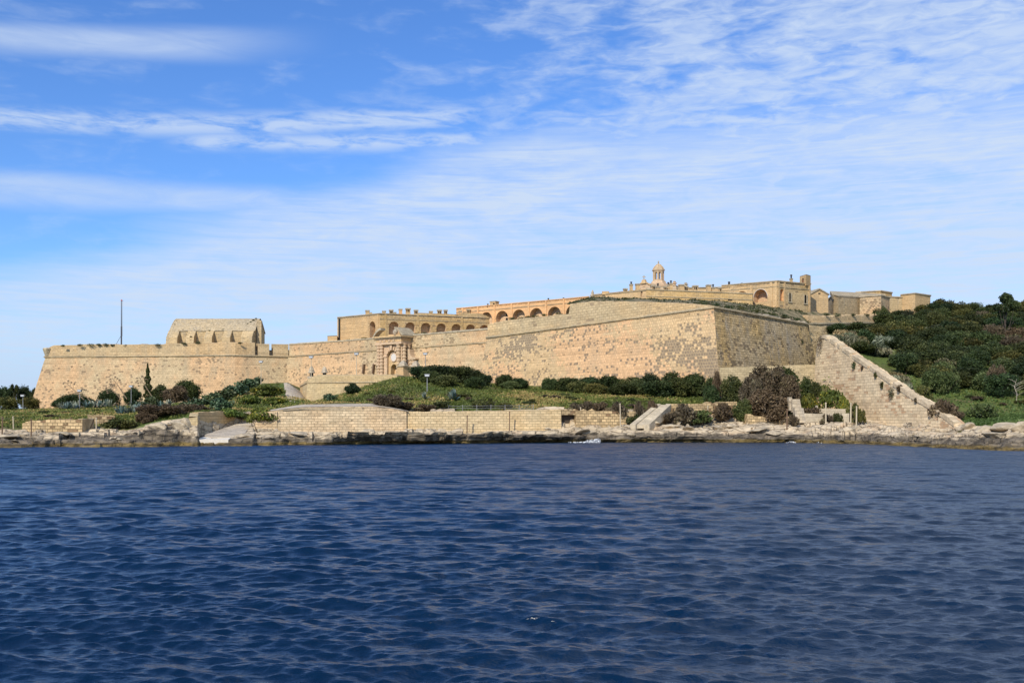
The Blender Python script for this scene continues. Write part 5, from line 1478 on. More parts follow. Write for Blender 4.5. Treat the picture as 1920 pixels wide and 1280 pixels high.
# nave and gable
gL = P(1196, 0, 322).xy; gR = P(1219, 0, 319).xy; gd = (gR - gL).normalized(); Lg = (gR - gL).length
zz1 = ZZ(536.5, 320); zpk = ZZ(528.5, 320)
mb = MB(); gn = Vector((gd.y, -gd.x))
pts = [(0, 36), (Lg, 36), (Lg, zz1), (Lg / 2, zpk), (0, zz1)]
for vv in (0, -12):
    mb.v += [(*(gL + gd * u + gn * vv), z) for u, z in pts]
mb.f += [(0, 1, 2, 3, 4), (9, 8, 7, 6, 5)] + [(i, 5 + i, 5 + (i + 1) % 5, (i + 1) % 5) for i in range(5)]
mb.build('nave', M['pink'], cp)
for (u0, za), (u1, zb2) in (((-.3, zz1), (Lg / 2, zpk + .15)), ((Lg / 2, zpk + .15), (Lg + .3, zz1))):
    a_ = gL + gd * u0; b3 = gL + gd * u1
    q_ = [a_ + gn * .35, b3 + gn * .35, b3 - gn * .3, a_ - gn * .3]
    mb = MB(); mb.prism([tuple(p) for p in q_], [za, zb2, zb2, za], [za + .35, zb2 + .35, zb2 + .35, za + .35]); mb.build('raking_cornice', M['barrack_light'], cp)
mb = MB(); q_ = gL + gd * (Lg / 2) + gn * .02; mb.obox(tuple(q_), tuple(gd), tuple(gn), .45, .1, ZZ(537, 320), ZZ(534.3, 320)); mb.build('louvre', M['recess'], cp)
pk = gL + gd * (Lg / 2); mb = MB(); mb.obox(tuple(pk), tuple(gd), tuple(gn), .85, .5, zpk - .5, ZZ(524, 320), .7); mb.build('pedestal', M['barrack_light'], cp)
mb = MB(); zc0 = ZZ(524, 320); zc1 = ZZ(516, 320)
mb.obox(tuple(pk), (1, 0), (0, 1), .14, .14, zc0, zc1); mb.obox(tuple(pk), (1, 0), (0, 1), .5, .12, zc0 + .75, zc0 + 1.02); mb.build('cross', M['greystone'], cp)
for px, D, y0, y1, s_ in ((1264.5, 322, 540, 526.5, 1.0), (1285.8, 322, 541, 529.5, .95)):
    q_ = P(px, y0, D); h_ = ZZ(y1, D) - q_.z
    mb = MB(); mb.lathe((q_.x, q_.y, q_.z - 1), [(.9, 0), (.75, 1.0), (.42, h_ * .55 + 1), (.8, h_ * .62 + 1), (.8, h_ * .7 + 1), (.35, h_ * .78 + 1), (.55, h_ * .9 + 1), (.1, h_ + 1)], 10); mb.build('urn', M['pink'] if px < 1270 else M['greystone'], cp)

# ---- arched house on the right
hL = P(1353, 0, 297).xy; hC = P(1457.5, 0, 285).xy; hR = P(1520, 0, 292).xy
hzt = ZZ(527, 285); hz0 = 33.0
hs = empty('arched_house', (hC.x, hC.y, hz0), 'flat roofed stone house with one large sunlit arch and a square box turret', 'building')
facade(hL, hC, hz0, ZZ(535.6, 297) , [dict(c=u_at(hL, hC, 1391), hw=2.15, zb=ZZ(560, 292), zs=ZZ(546, 292) - 2.1, depth=2.5, rim=.15, rimmat=M['barrack_light']),
       dict(c=u_at(hL, hC, 1426), hw=2.15, zb=ZZ(565.8, 288), zs=ZZ(542.2, 288.5) - 2.15, depth=2.6, rim=.1, rimmat=M['whitestone'], inner=[(1.6, .3, ZZ(564, 291), ZZ(556, 291))])],
       M['barrack_light'], hs, ztb=hzt)
facade(hC, hR, hz0, hzt, [dict(c=u_at(hC, hR, 1466.3), hw=.72, zb=ZZ(564, 286), zs=ZZ(546.5, 286), depth=.9, name='niche', mat=M['orange']),
       dict(c=u_at(hC, hR, 1481), hw=.36, zb=ZZ(565.8, 288), zs=ZZ(549.5, 288), arch=False, depth=.7, mat=M['black'], name='window'),
       dict(c=u_at(hC, hR, 1510), hw=.42, zb=ZZ(568.8, 291), zs=ZZ(553, 291), arch=False, depth=.7, mat=M['black'], name='window')], M['barrack'], hs, name='side_wall')
for px, D, y0, y1, hw_ in ((1481, 288, 566, 549.3, .36), (1510, 291, 569, 552.8, .42)):
    u = u_at(hC, hR, px); d_ = (hR - hC).normalized(); n_2 = Vector((d_.y, -d_.x))
    for s in (-1, 1):
        q_ = hC + d_ * (u + s * (hw_ + .17)) + n_2 * .06; mb = MB(); mb.obox(tuple(q_), tuple(d_), tuple(n_2), .16, .1, ZZ(y0, D), ZZ(y1, D)); mb.build('window_frame', M['coping'], hs)
    q_ = hC + d_ * u + n_2 * .1; mb = MB(); mb.obox(tuple(q_), tuple(d_), tuple(n_2), hw_ + .4, .16, ZZ(y0, D) - .3, ZZ(y0, D) - .005); mb.build('window_sill', M['coping'], hs)
bb = [tuple(hL), tuple(hC), tuple(hR), tuple(hR + Vector((-6, 10))), tuple(hL + Vector((4, 12)))]
roof(bb, hzt - .25, hs, M['coping'])
zlh = ZZ(535.6, 297)
band('cornice', hL, hC, zlh - .1, .3, .2, M['cordon'], hs, zb=hzt - .1, inset=.5); band('cornice', hC, hR, hzt - .1, .32, .22, M['cordon'], hs, inset=.5)
band('string_course', hL, hC, zlh - 1.6, .22, .14, M['cordon'], hs, zb=hzt - 1.6); band('string_course', hC, hR, hzt - 1.7, .24, .16, M['cordon'], hs)
for px in (1373, 1409, 1446, 1455): pilaster(hL, hC, u_at(hL, hC, px), .35, hz0, hzt - .15 - (1457 - px) * .006, .14, M['barrack_light'], hs)
for px in (1460, 1471, 1517.5): pilaster(hC, hR, u_at(hC, hR, px), .3, hz0, hzt - .15, .14, M['barrack_light'], hs)
c = P(1510, 0, 291.5); tzt, tz0 = ZZ(516, 291), ZZ(534, 291) - .3
ta = P(1499.5, 0, 294).xy; tb2 = P(1511.5, 0, 290).xy; tcx = P(1520, 0, 292.5).xy
tu = empty('turret', (0, 0, 0)); tu.parent = hs; tu.location = (0, 0, 0)
zz_o = [dict(c=(tb2 - ta).length * .5, hw=.42, zb=ZZ(532.5, 291), zs=ZZ(520.5, 291), arch=False, depth=.7, mat=M['redpaint'] if False else M['door'], name='doorway')]
wl, _ = facade(ta, tb2, tz0, tzt, zz_o, M['barrack_light'], hs, name='turret_wall'); facade(tb2, tcx, tz0, tzt, [], M['barrack_light'], hs, name='turret_wall')
bpy.data.objects.remove(tu)
roof([tuple(ta), tuple(tb2), tuple(tcx), tuple(tcx + Vector((-1.8, 2.5)))], tzt + .15, hs, M['coping'], .25)
chimney(1483.5, 290, 530, 522, 5, hs, pipe=1.1)
for px, y0, y1, D in ((1367, 535, 528, 297), (1391, 532.5, 530.5, 294)):
    c = P(px, y0, D); mb = MB(); mb.lathe((c.x, c.y, c.z - .3), [(.3, 0), (.3, (ZZ(y1, D) - c.z) * .8 + .3), (.38, (ZZ(y1, D) - c.z) * .85 + .3), (.3, ZZ(y1, D) - c.z + .3)], 8); mb.build('vent_pipe', M['pipe'], hs)

# ---- stone stores further right
def gabled(px0, px1, pxb, D, y_base, y_eave, y_peak, label, dep=14, mat='barrack_light'):
    a_ = P(px0, 0, D).xy; b3 = P(px1, 0, D + 1).xy; d_ = (b3 - a_).normalized(); n_2 = Vector((d_.y, -d_.x)); Lh = (b3 - a_).length
    o = empty('gabled_store', (a_.x, a_.y, ZZ(y_base, D)), label, 'building')
    ze_, zp_ = ZZ(y_eave, D), ZZ(y_peak, D)
    z0_ = ZZ(y_base, D) - 2
    def q(u, v, z): p = a_ + d_ * u - n_2 * v; return (p.x, p.y, z)
    mb = MB(); pts = [(0, z0_), (Lh, z0_), (Lh, ze_), (Lh / 2, zp_), (0, ze_)]
    mb.v += [q(u, 0, z) for u, z in pts] + [q(u, dep, z) for u, z in pts]
    mb.f += [(0, 1, 2, 3, 4), (9, 8, 7, 6, 5), (0, 5, 6, 1), (1, 6, 7, 2), (0, 4, 9, 5)]; mb.build('wall', M[mat], o)
    mb = MB(); e = .25
    rp_ = [(-e, ze_ - .1), (Lh / 2, zp_ + .02), (Lh + e, ze_ - .1), (Lh + e, ze_ + .25), (Lh / 2, zp_ + .4), (-e, ze_ + .25)]
    mb.v += [q(u, -.3, z) for u, z in rp_] + [q(u, dep + .3, z) for u, z in rp_]
    mb.f += [tuple(range(6)), tuple(6 + i for i in range(6))] + [(i, (i + 1) % 6, 6 + (i + 1) % 6, 6 + i) for i in range(6)]
    mb.build('roof', M['roofstone'], o)
    mb = MB(); p = q(Lh / 2, -.04, 0); mb.obox(p[:2], tuple(d_), tuple(n_2), .35, .06, zp_ - 1.3, zp_ - 1.0); mb.build('vent', M['black'], o)
    return o, q, Lh
gabled(1519, 1553, 0, 300, 582, 552, 542.5, 'small gabled stone store right next to the arched house', 16)
def flatblock(name, pts, z0, tops, label, mat, jag=0.0, cop=True):
    o = empty(name, (pts[0][0], pts[0][1], z0), label, 'building')
    mb = MB(); mb.prism(pts, z0, tops); mb.build('wall', M[mat], o)
    if cop:
        c_ = Vector((sum(p[0] for p in pts) / len(pts), sum(p[1] for p in pts) / len(pts)))
        ex = [tuple(Vector(p) + (Vector(p) - c_).normalized() * .3) for p in pts]
        mb = MB(); mb.prism(ex, [t + .003 for t in tops], [t + .35 for t in tops]); mb.build('coping', M['roofstone'], o)
    return o
def W2(px, D): p = P(px, 0, D); return (p.x, D)
# long vaulted store with a sloping slab roof
o = flatblock('vaulted_store', [W2(1563, 303), W2(1572, 300), W2(1662, 318), W2(1650, 330), W2(1552, 318)], 33, [ZZ(553, 303), ZZ(556, 300), ZZ(562, 318), ZZ(560, 318), ZZ(553, 303)], 'long vaulted store with a pale sloping slab roof, right of the small gabled store', 'magazine')
mb = MB(); pa, pb_, pc, pd = (*W2(1561, 302), ZZ(553, 302)), (*W2(1662, 319), ZZ(560, 319)), (*W2(1660, 327), ZZ(551, 327)), (*W2(1556, 309), ZZ(545.5, 309))
mb.v += [pa, pb_, pc, pd] + [(p[0], p[1], p[2] - 1.2) for p in (pa, pb_, pc, pd)]
mb.f += [(0, 1, 2, 3), (4, 5, 6, 7), (0, 1, 5, 4), (1, 2, 6, 5), (2, 3, 7, 6), (3, 0, 4, 7)]; mb.build('roof', M['roofstone'], o)
flatblock('flat_store', [W2(1605, 330), W2(1651, 326), W2(1672.5, 331), W2(1660, 344), W2(1606, 344)], 33, [ZZ(547.5, 328)] * 5, 'flat roofed upper block standing behind the vaulted store', 'barrack')
flatblock('flat_store', [W2(1612, 306), W2(1652, 302), W2(1668, 308), W2(1662, 316), W2(1620, 316)], 33, [ZZ(556, 304)] * 5, 'squat yellow block jutting forward at the edge of the thicket', 'bast_left')
flatblock('flat_store', [W2(1689, 322), W2(1716, 318), W2(1744.5, 324), W2(1735, 336), W2(1690, 336)], 33, [ZZ(551.5, 319)] * 5, 'last flat roofed block, poking out above the thicket at the far right', 'barrack_light')
flatblock('low_block', [W2(1655, 320), W2(1700, 322), W2(1700, 330), W2(1655, 330)], 33, [ZZ(557, 320)] * 4, 'low rough wall linking the last two flat roofed stores', 'magazine')

# ------------------------------------------------------------------ vegetation
def leaf_mesh(name, cent, size, tint, mat, r, long=1.0, up=0.0):
    """a quad per leaf clump; cent (n,3), size (n,), tint (n,)"""
    n = len(cent)
    a = r.normal(size=(n, 3)); a[:, 2] *= 0.7; a[:, 2] += up; a /= np.linalg.norm(a, axis=1)[:, None]
    b = r.normal(size=(n, 3)); b -= a * (a * b).sum(1)[:, None]; b /= np.linalg.norm(b, axis=1)[:, None]
    sa = (size * long)[:, None] * a * 0.5; sb = size[:, None] * b * 0.5
    v = np.stack([cent - sa, cent + sb * 0.8, cent + sa, cent - sb * 0.8], 1).reshape(-1, 3).astype(np.float32)
    me = bpy.data.meshes.new(name)
    me.vertices.add(4 * n); me.vertices.foreach_set('co', v.ravel())
    idx = np.arange(4 * n, dtype=np.int32)
    me.loops.add(4 * n); me.loops.foreach_set('vertex_index', idx)
    me.polygons.add(n); me.polygons.foreach_set('loop_start', np.arange(0, 4 * n, 4, dtype=np.int32))
    me.update(calc_edges=True)
    at = me.attributes.new('tint', 'FLOAT', 'POINT'); at.data.foreach_set('value', np.repeat(tint, 4).astype(np.float32))
    me.materials.append(mat)
    return me
def crown_pts(r, w, d, h, nb, n, base=0.0, spread=1.0, flat=0.6):
    """leaf centres on an uneven cluster of lumps filling an ellipsoid w x d x h (bottom at base)"""
    ang = r.random(nb) * 6.283; rad = np.sqrt(r.random(nb)) * 0.36 * spread
    lx, ly = np.cos(ang) * rad, np.sin(ang) * rad
    lz = 0.14 + r.random(nb) ** 0.8 * 0.58 * (1 - rad / 0.5 * 0.6)
    lr = (0.08 + 0.15 * r.random(nb))
    w_ = lr ** 2; w_ /= w_.sum()
    k = r.choice(nb, n, p=w_)
    u = r.normal(size=(n, 3)); u /= np.linalg.norm(u, axis=1)[:, None]
    rr_ = lr[k] * (0.55 + 0.5 * r.random(n) ** 0.6 + 0.17 * r.normal(size=n))
    p = np.stack([lx[k], ly[k], lz[k]], 1) + u * rr_[:, None] * np.array([1, 1, flat * 1.35])
    p[:, 2] = np.maximum(p[:, 2], 0.03 * r.random(n))
    t = np.clip(0.45 + 0.22 * r.normal(size=nb)[k] + 0.22 * r.normal(size=n), 0, 1)
    sx = p[:, 0].max() - p[:, 0].min(); sz = p[:, 2].max()
    p = p * np.array([w / sx, d / sx, (h - base) / sz]) + np.array([0, 0, base])
    return p, t
def branch_mesh(r, w, h, mat, nlimb=6, tr=0.16, base=0.0):
    mb = MB()
    lean = r.normal() * 0.08 * w
    tip = (lean, r.normal() * .05 * w, h * 0.55)
    mb.tube([(0, 0, -0.3), (lean * .3, 0, h * .2), tip], [tr, tr * .8, tr * .45], 5)
    for i in range(nlimb):
        a = i * 6.283 / nlimb + r.random(); q = h * (0.12 + 0.3 * r.random()); l_ = w * (0.25 + .16 * r.random())
        p0 = (lean * .3, 0, q); p1 = (p0[0] + math.cos(a) * l_ * .5, math.sin(a) * l_ * .5, q + h * .16); p2 = (p0[0] + math.cos(a) * l_, math.sin(a) * l_, q + h * (.28 + .2 * r.random()))
        mb.tube([p0, p1, p2], [tr * .5, tr * .35, tr * .12], 4)
    o = mb.build('stems', mat, None, origin=(0, 0, 0)); me = o.data; bpy.data.objects.remove(o); return me
VAR = {}
def variants(kind, mat, nvar, w, h, nb, n, leaf, bark='bark', long=1.0, up=0.0, flat=0.6, nlimb=6, base=0.0, d=None):
    L = []
    for i in range(nvar):
        r = np.random.default_rng(hash_(kind) + i)
        p, t = crown_pts(r, w, d or w * .85, h, nb, n, base, flat=flat)
        sz = leaf * (0.6 + 0.8 * r.random(n))
        L.append((leaf_mesh('foliage', p, sz, t, M[mat], r, long, up), branch_mesh(r, w, h, M[bark], nlimb), w, h))
    VAR[kind] = L
def hash_(s): return sum(ord(c) * (i + 3) for i, c in enumerate(s))
variants('round', 'leaf_dark', 5, 6.0, 4.6, 34, 7500, 0.28)
variants('olive', 'leaf_mid', 5, 6.0, 4.6, 32, 7000, 0.28)
variants('grey', 'leaf_grey', 3, 5.0, 3.6, 18, 3200, 0.30)
variants('brown', 'leaf_brown', 3, 6.0, 4.0, 30, 8000, 0.20, long=2.4, up=0.5)
variants('herb', 'leaf_yellow', 3, 4.0, 1.6, 16, 2200, 0.26)
variants('scrub', 'leaf_mid', 3, 3.0, 1.4, 10, 1500, 0.22)
variants('scrubbrown', 'leaf_brown', 3, 3.0, 1.5, 10, 1700, 0.20, long=1.8, up=.4)
variants('cactus', 'leaf_cactus', 4, 4.5, 3.0, 16, 900, 0.50, up=0.5)
variants('reed', 'leaf_reed', 2, 4.0, 2.2, 14, 1500, 0.5, long=2.6, up=2.2)
variants('pine', 'leaf_dark', 2, 4.5, 5.5, 9, 2400, 0.34, base=1.9, flat=0.35, nlimb=7)
# cypress: narrow flame
L = []
r = np.random.default_rng(3); n = 2600
z = r.random(n) ** 0.9; prof_r = np.interp(z, [0, .12, .35, .6, .85, 1], [.3, .46, .5, .36, .16, .02]) * (0.85 + .3 * np.sin(z * 31 + 1))
a = r.random(n) * 6.283; q_ = prof_r * (0.5 + .5 * r.random(n) ** .5)
L.append((leaf_mesh('foliage', np.stack([np.cos(a) * q_ * 2.4, np.sin(a) * q_ * 2.4, z * 9.5 + .3], 1), .28 * (.6 + .8 * r.random(n)), np.clip(.4 + .25 * r.normal(size=n), 0, 1), M['leaf_dark'], r, 1.8, 1.5), branch_mesh(r, .8, 8, M['bark'], 2, .14), 2.6, 9.8))
VAR['cypress'] = L
plant_rng = random.Random(5)
NAMES = dict(round='shrub', olive='shrub', grey='shrub', brown='shrub', herb='herb_patch', scrub='low_shrub', scrubbrown='low_shrub', cactus='prickly_pear', reed='reed_clump', pine='pine_tree', cypress='cypress_tree')
CATS = dict(round='bush', olive='bush', grey='bush', brown='bush', herb='plant', scrub='bush', scrubbrown='bush', cactus='cactus', reed='reeds', pine='tree', cypress='tree')
RATIO = dict(round=.62, olive=.62, grey=.6, brown=.55, herb=.34, scrub=.4, scrubbrown=.42, cactus=.6, reed=.6, pine=1.1, cypress=3.6)
def plant(kind, px, D, wpx, top, label, group=None, zfun=gz, hmin=0.5, z=None, dpt=None, name=None, cat=None):
    if z is None:                                   # move along the line of sight until the plant stands on the slope with a fair height
        want = top + wpx * RATIO[kind]
        row = lambda q: HORIZ - (gz(P(px, 0, q).x, q) - EYE) * F / q
        if row(D) < top + wpx * RATIO[kind] * 0.62:
            for q in sorted(np.arange(D - 60, D + 25, 1.5), key=lambda q: abs(q - D)):
                if q > 178 and want - 3 < row(q) < want + wpx * 0.25: D = float(q); break
    c = P(px, 0, D); zg = zfun(c.x, D) if z is None else z
    h = max(hmin, ZZ(top, D) - zg); w = wpx * D / F
    fol, stm, w0_, h0 = plant_rng.choice(VAR[kind])
    o = empty(name or NAMES[kind], (c.x, D, zg - 0.05), label, cat or CATS[kind], group)
    o.rotation_euler = (0, 0, 0)
    f = bpy.data.objects.new('foliage', fol); COL.objects.link(f); f.parent = o
    s = bpy.data.objects.new('trunk' if kind in ('pine', 'cypress') else 'stems', stm); COL.objects.link(s); s.parent = o
    mir = plant_rng.choice((-1, 1))
    for q in (f, s):
        q.scale = (w / w0_ * mir, (dpt or w) / w0_, (h + 0.05) / h0)
    return o

TREES = [
 # far left trees
 ('olive', -14, 352, 60, 722, 'dark tree at the left edge of the picture, behind the bastion corner'),
 ('round', 10, 350, 40, 721, 'rounded dark tree second from the left edge, behind the lamp head'),
 ('pine', 27, 346, 15, 719, 'thin umbrella crowned tree standing up between the far left trees'),
 ('round', 46, 350, 34, 720, 'dark broad tree left of the bastion corner, right of the thin umbrella tree'),
 ('round', 66, 348, 26, 723, 'dark tree touching the left corner of the bastion'),
 ('olive', 12, 318, 52, 741, 'low dull green thicket bush at far left, in front of the trees'),
 ('olive', 56, 312, 42, 742, 'low dark bush in front of the foot of the bastion corner'),
 # under the left bastion
 ('round', 112, 300, 36, 745, 'small dark bush at the left end of the row below the left bastion'),
 ('round', 142, 300, 62, 736, 'wide dark bush behind the blue agaves, left of the round bush'),
 ('round', 168, 298, 26, 746, 'little dark bush on the right flank of the wide one below the bastion'),
 ('round', 203, 300, 46, 727, 'round dark bush standing alone between two agave stalks'),
 ('round', 250, 298, 38, 724, 'dark bush left of the cypress, behind the third lamp post'),
 ('cypress', 277, 300, 17, 682, 'slim dark cypress with a split tip against the left bastion'),
 ('round', 302, 297, 42, 718, 'dark bush immediately right of the cypress'),
 ('round', 352, 296, 52, 709, 'tallest round dark bush right of the cypress'),
 ('brown', 332, 288, 56, 722, 'brown twiggy bush in front of the tallest round bush'),
 # prickly pears
 ('cactus', 262, 258, 34, 751, 'prickly pear clump at the left end, below the third lamp post'),
 ('cactus', 288, 264, 36, 743, 'prickly pear clump below the cypress'),
 ('cactus', 352, 258, 30, 753, 'small pale prickly pear clump above the grey brown scrub'),
 ('cactus', 374, 264, 38, 745, 'prickly pear clump fourth from the left on the slope'),
 ('cactus', 398, 268, 40, 737, 'prickly pear clump in the middle of the diagonal band'),
 ('cactus', 420, 274, 44, 729, 'large prickly pear clump left of the green mound'),
 ('cactus', 414, 258, 48, 746, 'lowest prickly pear clump at the foot of the diagonal band'),
 ('cactus', 441, 280, 44, 720, 'prickly pear clump high on the slope below the bastion angle'),
 ('cactus', 462, 286, 44, 710, 'topmost prickly pear clump beside the tall lamp post'),
 ('cactus', 480, 292, 30, 706, 'last prickly pear clump behind the tall lamp post'),
 # grey brown scrub over the left rocks
 ('brown', 306, 193, 96, 757, 'wide grey brown scrub hanging over the orange rocks at left'),
 ('brown', 272, 188.5, 44, 771, 'left low end of the grey brown scrub over the rocks'),
 ('brown', 352, 197, 56, 757, 'grey brown scrub above the cove, right of the wide one'),
 ('scrub', 344, 208, 40, 767, 'dark green low shrub on the lip of the orange rocks'),
 ('scrubbrown', 378, 220, 40, 759, 'small brown scrub above the cove wall'),
 ('scrub', 222, 196, 50, 783, 'green brown shrub spilling down beside the ruined block'),
 ('scrub', 205, 190, 26, 792, 'small shrub at the foot of the green brown one near the posts'),
 ('scrub', 245, 190, 40, 788, 'low shrub just left of the pale rocks by the ruined block'),
 ('scrub', 82, 179, 22, 787, 'small weeds growing on the face of the ruined block'),
 ('scrub', 117, 178.5, 14, 797, 'tiny weed at the foot of the ruined block'),
 ('herb', 500, 274, 70, 722, 'yellow green mound of herbs beside the stone path'),
 ('herb', 470, 262, 56, 740, 'yellow green herbs below the prickly pears'),
 ('herb', 515, 260, 50, 744, 'yellow flecked herbs at the foot of the stone path'),
 ('herb', 430, 232, 60, 765, 'strip of yellow flowering herbs above the cove wall'),
 ('herb', 490, 228, 70, 764, 'yellow flowering strip above the left end of the sea wall'),
 ('scrub', 452, 200, 26, 772, 'dark bush growing out of the broken back of the cove wall'),
 ('scrubbrown', 432, 199, 26, 766, 'brown shrub drooping over the top of the cove wall'),
 ('scrub', 402, 197, 24, 767, 'green shrub drooping over the left part of the cove wall'),
 # middle
 ('round', 662, 240, 34, 716, 'small round dark bush standing alone in front of the outwork wall'),
 ('cactus', 618, 236, 28, 738, 'dark spiky bush at the bottom corner of the outwork wall'),
 ('brown', 728, 226, 60, 738, 'brown twiggy scrub on the slope below the first pinnacles'),
 ('scrubbrown', 752, 206, 46, 752, 'dark brown scrub behind the kink in the sea wall'),
 ('scrubbrown', 795, 204, 40, 757, 'brown scrub just left of the railing'),
 ('scrub', 830, 210, 44, 752, 'low dark scrub behind the left end of the railing'),
 ('scrub', 905, 212, 44, 750, 'low dark scrub behind the middle of the railing'),
 ('scrub', 950, 211, 36, 754, 'low dark scrub behind the right end of the railing'),
 ('round', 786, 248, 44, 684, 'dark bush nearest the gate, left end of the middle clump'),
 ('round', 822, 247, 62, 681, 'broad dark bush behind the lamp post on the grass'),
 ('round', 862, 247, 60, 683, 'tall dark bush in the middle of the clump below the curtain'),
 ('round', 893, 246, 40, 690, 'dark bush at the right end of the clump below the curtain'),
 ('olive', 840, 240, 60, 700, 'lower dull green bush at the front of the middle clump'),
 ('round', 890, 240, 44, 704, 'low dark bush at the front right of the middle clump'),
 ('round', 945, 247, 38, 699, 'dark rounded bush of the pair below the left end of the sea bastion'),
 ('round', 974, 246, 40, 706, 'lower right bush of the pair below the sea bastion'),
 ('olive', 1030, 244, 40, 706, 'dull green bush starting the long hedge below the sea bastion'),
 ('round', 1066, 243, 50, 705, 'second bush of the long hedge below the sea bastion'),
 ('round', 1104, 242, 56, 704, 'third bush of the long hedge, under the peach coloured patch'),
 ('round', 1146, 240, 58, 701, 'fourth bush of the long hedge below the sea bastion'),
 ('olive', 1184, 238, 52, 703, 'fifth bush of the long hedge, below the white patch in the wall'),
 ('round', 1218, 237, 60, 697, 'tall bush in the right half of the long hedge'),
 ('round', 1258, 235, 64, 694, 'highest bush of the long hedge below the bell tower'),
 ('round', 1300, 233, 60, 697, 'dark bush second from the right end of the long hedge'),
 ('round', 1332, 230, 36, 705, 'dark bush at the right end of the long hedge, below the bastion edge'),
 ('olive', 1112, 236, 52, 716, 'front low bush of the long hedge at its left half'),
 ('round', 1166, 233, 60, 717, 'front low bush in the centre of the long hedge'),
 ('round', 1232, 229, 72, 711, 'front broad bush of the right half of the long hedge'),
 ('round', 1332, 222, 34, 719, 'small round bush in front of the right end of the hedge'),
 ('scrubbrown', 1344, 227, 20, 696, 'pinkish bare shrub at the foot of the bastion edge'),
 ('olive', 1372, 224, 46, 699, 'dull green bush in front of the pale block wall'),
 ('brown', 1440, 214, 96, 685, 'huge brown bare bush right of the bastion edge'),
 ('brown', 1412, 211, 56, 706, 'left shoulder of the huge brown bush'),
 ('brown', 1474, 212, 56, 703, 'right shoulder of the huge brown bush'),
 ('brown', 1435, 208, 90, 728, 'lower front of the huge brown bush above the shore kerb'),
 ('olive', 1395, 207, 40, 745, 'dull green shrub at the lower left of the huge brown bush'),
 ('round', 1476, 222, 66, 683, 'dark green bush behind the huge brown one'),
 ('round', 1512, 219, 44, 702, 'dark green bush right of the huge brown one'),
 ('round', 1532, 216, 30, 712, 'small dark green bush touching the sloping wall'),
 ('herb', 1515, 211, 50, 738, 'bright green weeds beside the stepped pillar'),
 ('herb', 1556, 214, 62, 730, 'bright green weeds above the small rubble patch'),
 ('herb', 1582, 210, 30, 742, 'bright green weeds against the sloping wall'),
 ('scrub', 1600, 204, 26, 754, 'dark shrub at the foot of the sloping wall'),
 ('scrub', 1613, 200, 22, 765, 'small dark shrub on the bare rock by the sloping wall'),
 ('scrubbrown', 1525, 205, 44, 763, 'grey brown shrub behind the lower kerb wall'),
 ('scrub', 1572, 201.5, 20, 773, 'small dark tuft before the kerb wall'),
 ('scrubbrown', 1548, 201.5, 24, 775, 'brown tuft before the left part of the kerb wall'),
 ('scrubbrown', 1486, 200.5, 22, 777, 'brown tuft beside the foot of the stepped pillar'),
 ('olive', 1085, 239, 50, 712, 'dull green bush filling the gap between second and third hedge bushes'),
 ('olive', 1200, 236, 50, 706, 'dull green bush filling the dip in the middle of the hedge'),
 ('round', 1278, 231, 56, 706, 'front dark bush below the highest part of the hedge'),
 ('olive', 805, 243, 50, 693, 'dull green bush between the two left bushes of the middle clump'),
 ('round', 910, 245, 30, 700, 'smallest dark bush trailing off the right of the middle clump'),
 ('olive', 960, 244, 44, 712, 'dull green bush in front of the pair below the sea bastion'),
 # overhanging brown scrub on the broken wall
 ('scrubbrown', 1078, 203, 36, 755, 'first brown shrub overhanging the broken wall, above the breach'),
 ('scrubbrown', 1102, 204, 36, 752, 'second brown shrub overhanging the broken wall'),
 ('scrubbrown', 1128, 204.5, 36, 752, 'third brown shrub overhanging the broken wall'),
 ('scrubbrown', 1158, 205, 36, 753, 'fourth brown shrub overhanging the broken wall'),
 ('scrubbrown', 1198, 205, 24, 752, 'brown shrub just left of the ramp top'),
 ('scrubbrown', 1222, 207, 34, 750, 'dark brown shrub behind the top of the ramp'),
 ('scrubbrown', 1262, 204, 34, 772, 'dark shrub right of the ramp, below the broken low wall'),
 ('scrubbrown', 1282, 205.5, 46, 757, 'brown shrub in front of the broken low wall'),
 ('scrubbrown', 1356, 206.5, 44, 755, 'dark brown shrub at the right end of the broken low wall'),
 ('scrub', 1318, 205, 60, 768, 'green scrub along the foot of the broken low wall'),
 ('scrub', 1190, 203, 30, 776, 'dark shrub tucked under the left side of the ramp'),
 # around the clearing on the right
 ('olive', 1752, 206, 54, 690, 'rounded olive bush at the left edge of the green clearing'),
 ('olive', 1778, 207, 46, 694, 'rounded olive bush touching the clearing, second from its left'),
 ('brown', 1865, 208, 36, 683, 'reddish brown bush standing at the edge of the clearing'),
 ('scrub', 1838, 186, 60, 756, 'dark green bush on the shore rocks below the clearing'),
 ('scrubbrown', 1768, 187, 44, 748, 'dark red brown shrub at the low end of the sloping wall'),
 ('scrubbrown', 1790, 185, 30, 768, 'small dark shrub behind the tip of the sloping wall'),
 ('scrub', 1726, 196, 44, 722, 'dark low shrub behind the lower part of the sloping wall'),
 ('pine', 1886, 262, 44, 549, 'tall open tree sticking up above the skyline at right'),
 ('olive', 1925, 300, 40, 558, 'dark tree on the skyline at the right edge'),
 ('olive', 1768, 304, 50, 557, 'dark tree on the skyline right of the last store'),
]
for k_, px, D, w_, top, lab in TREES:
    plant(k_, px, D, w_, top, lab)
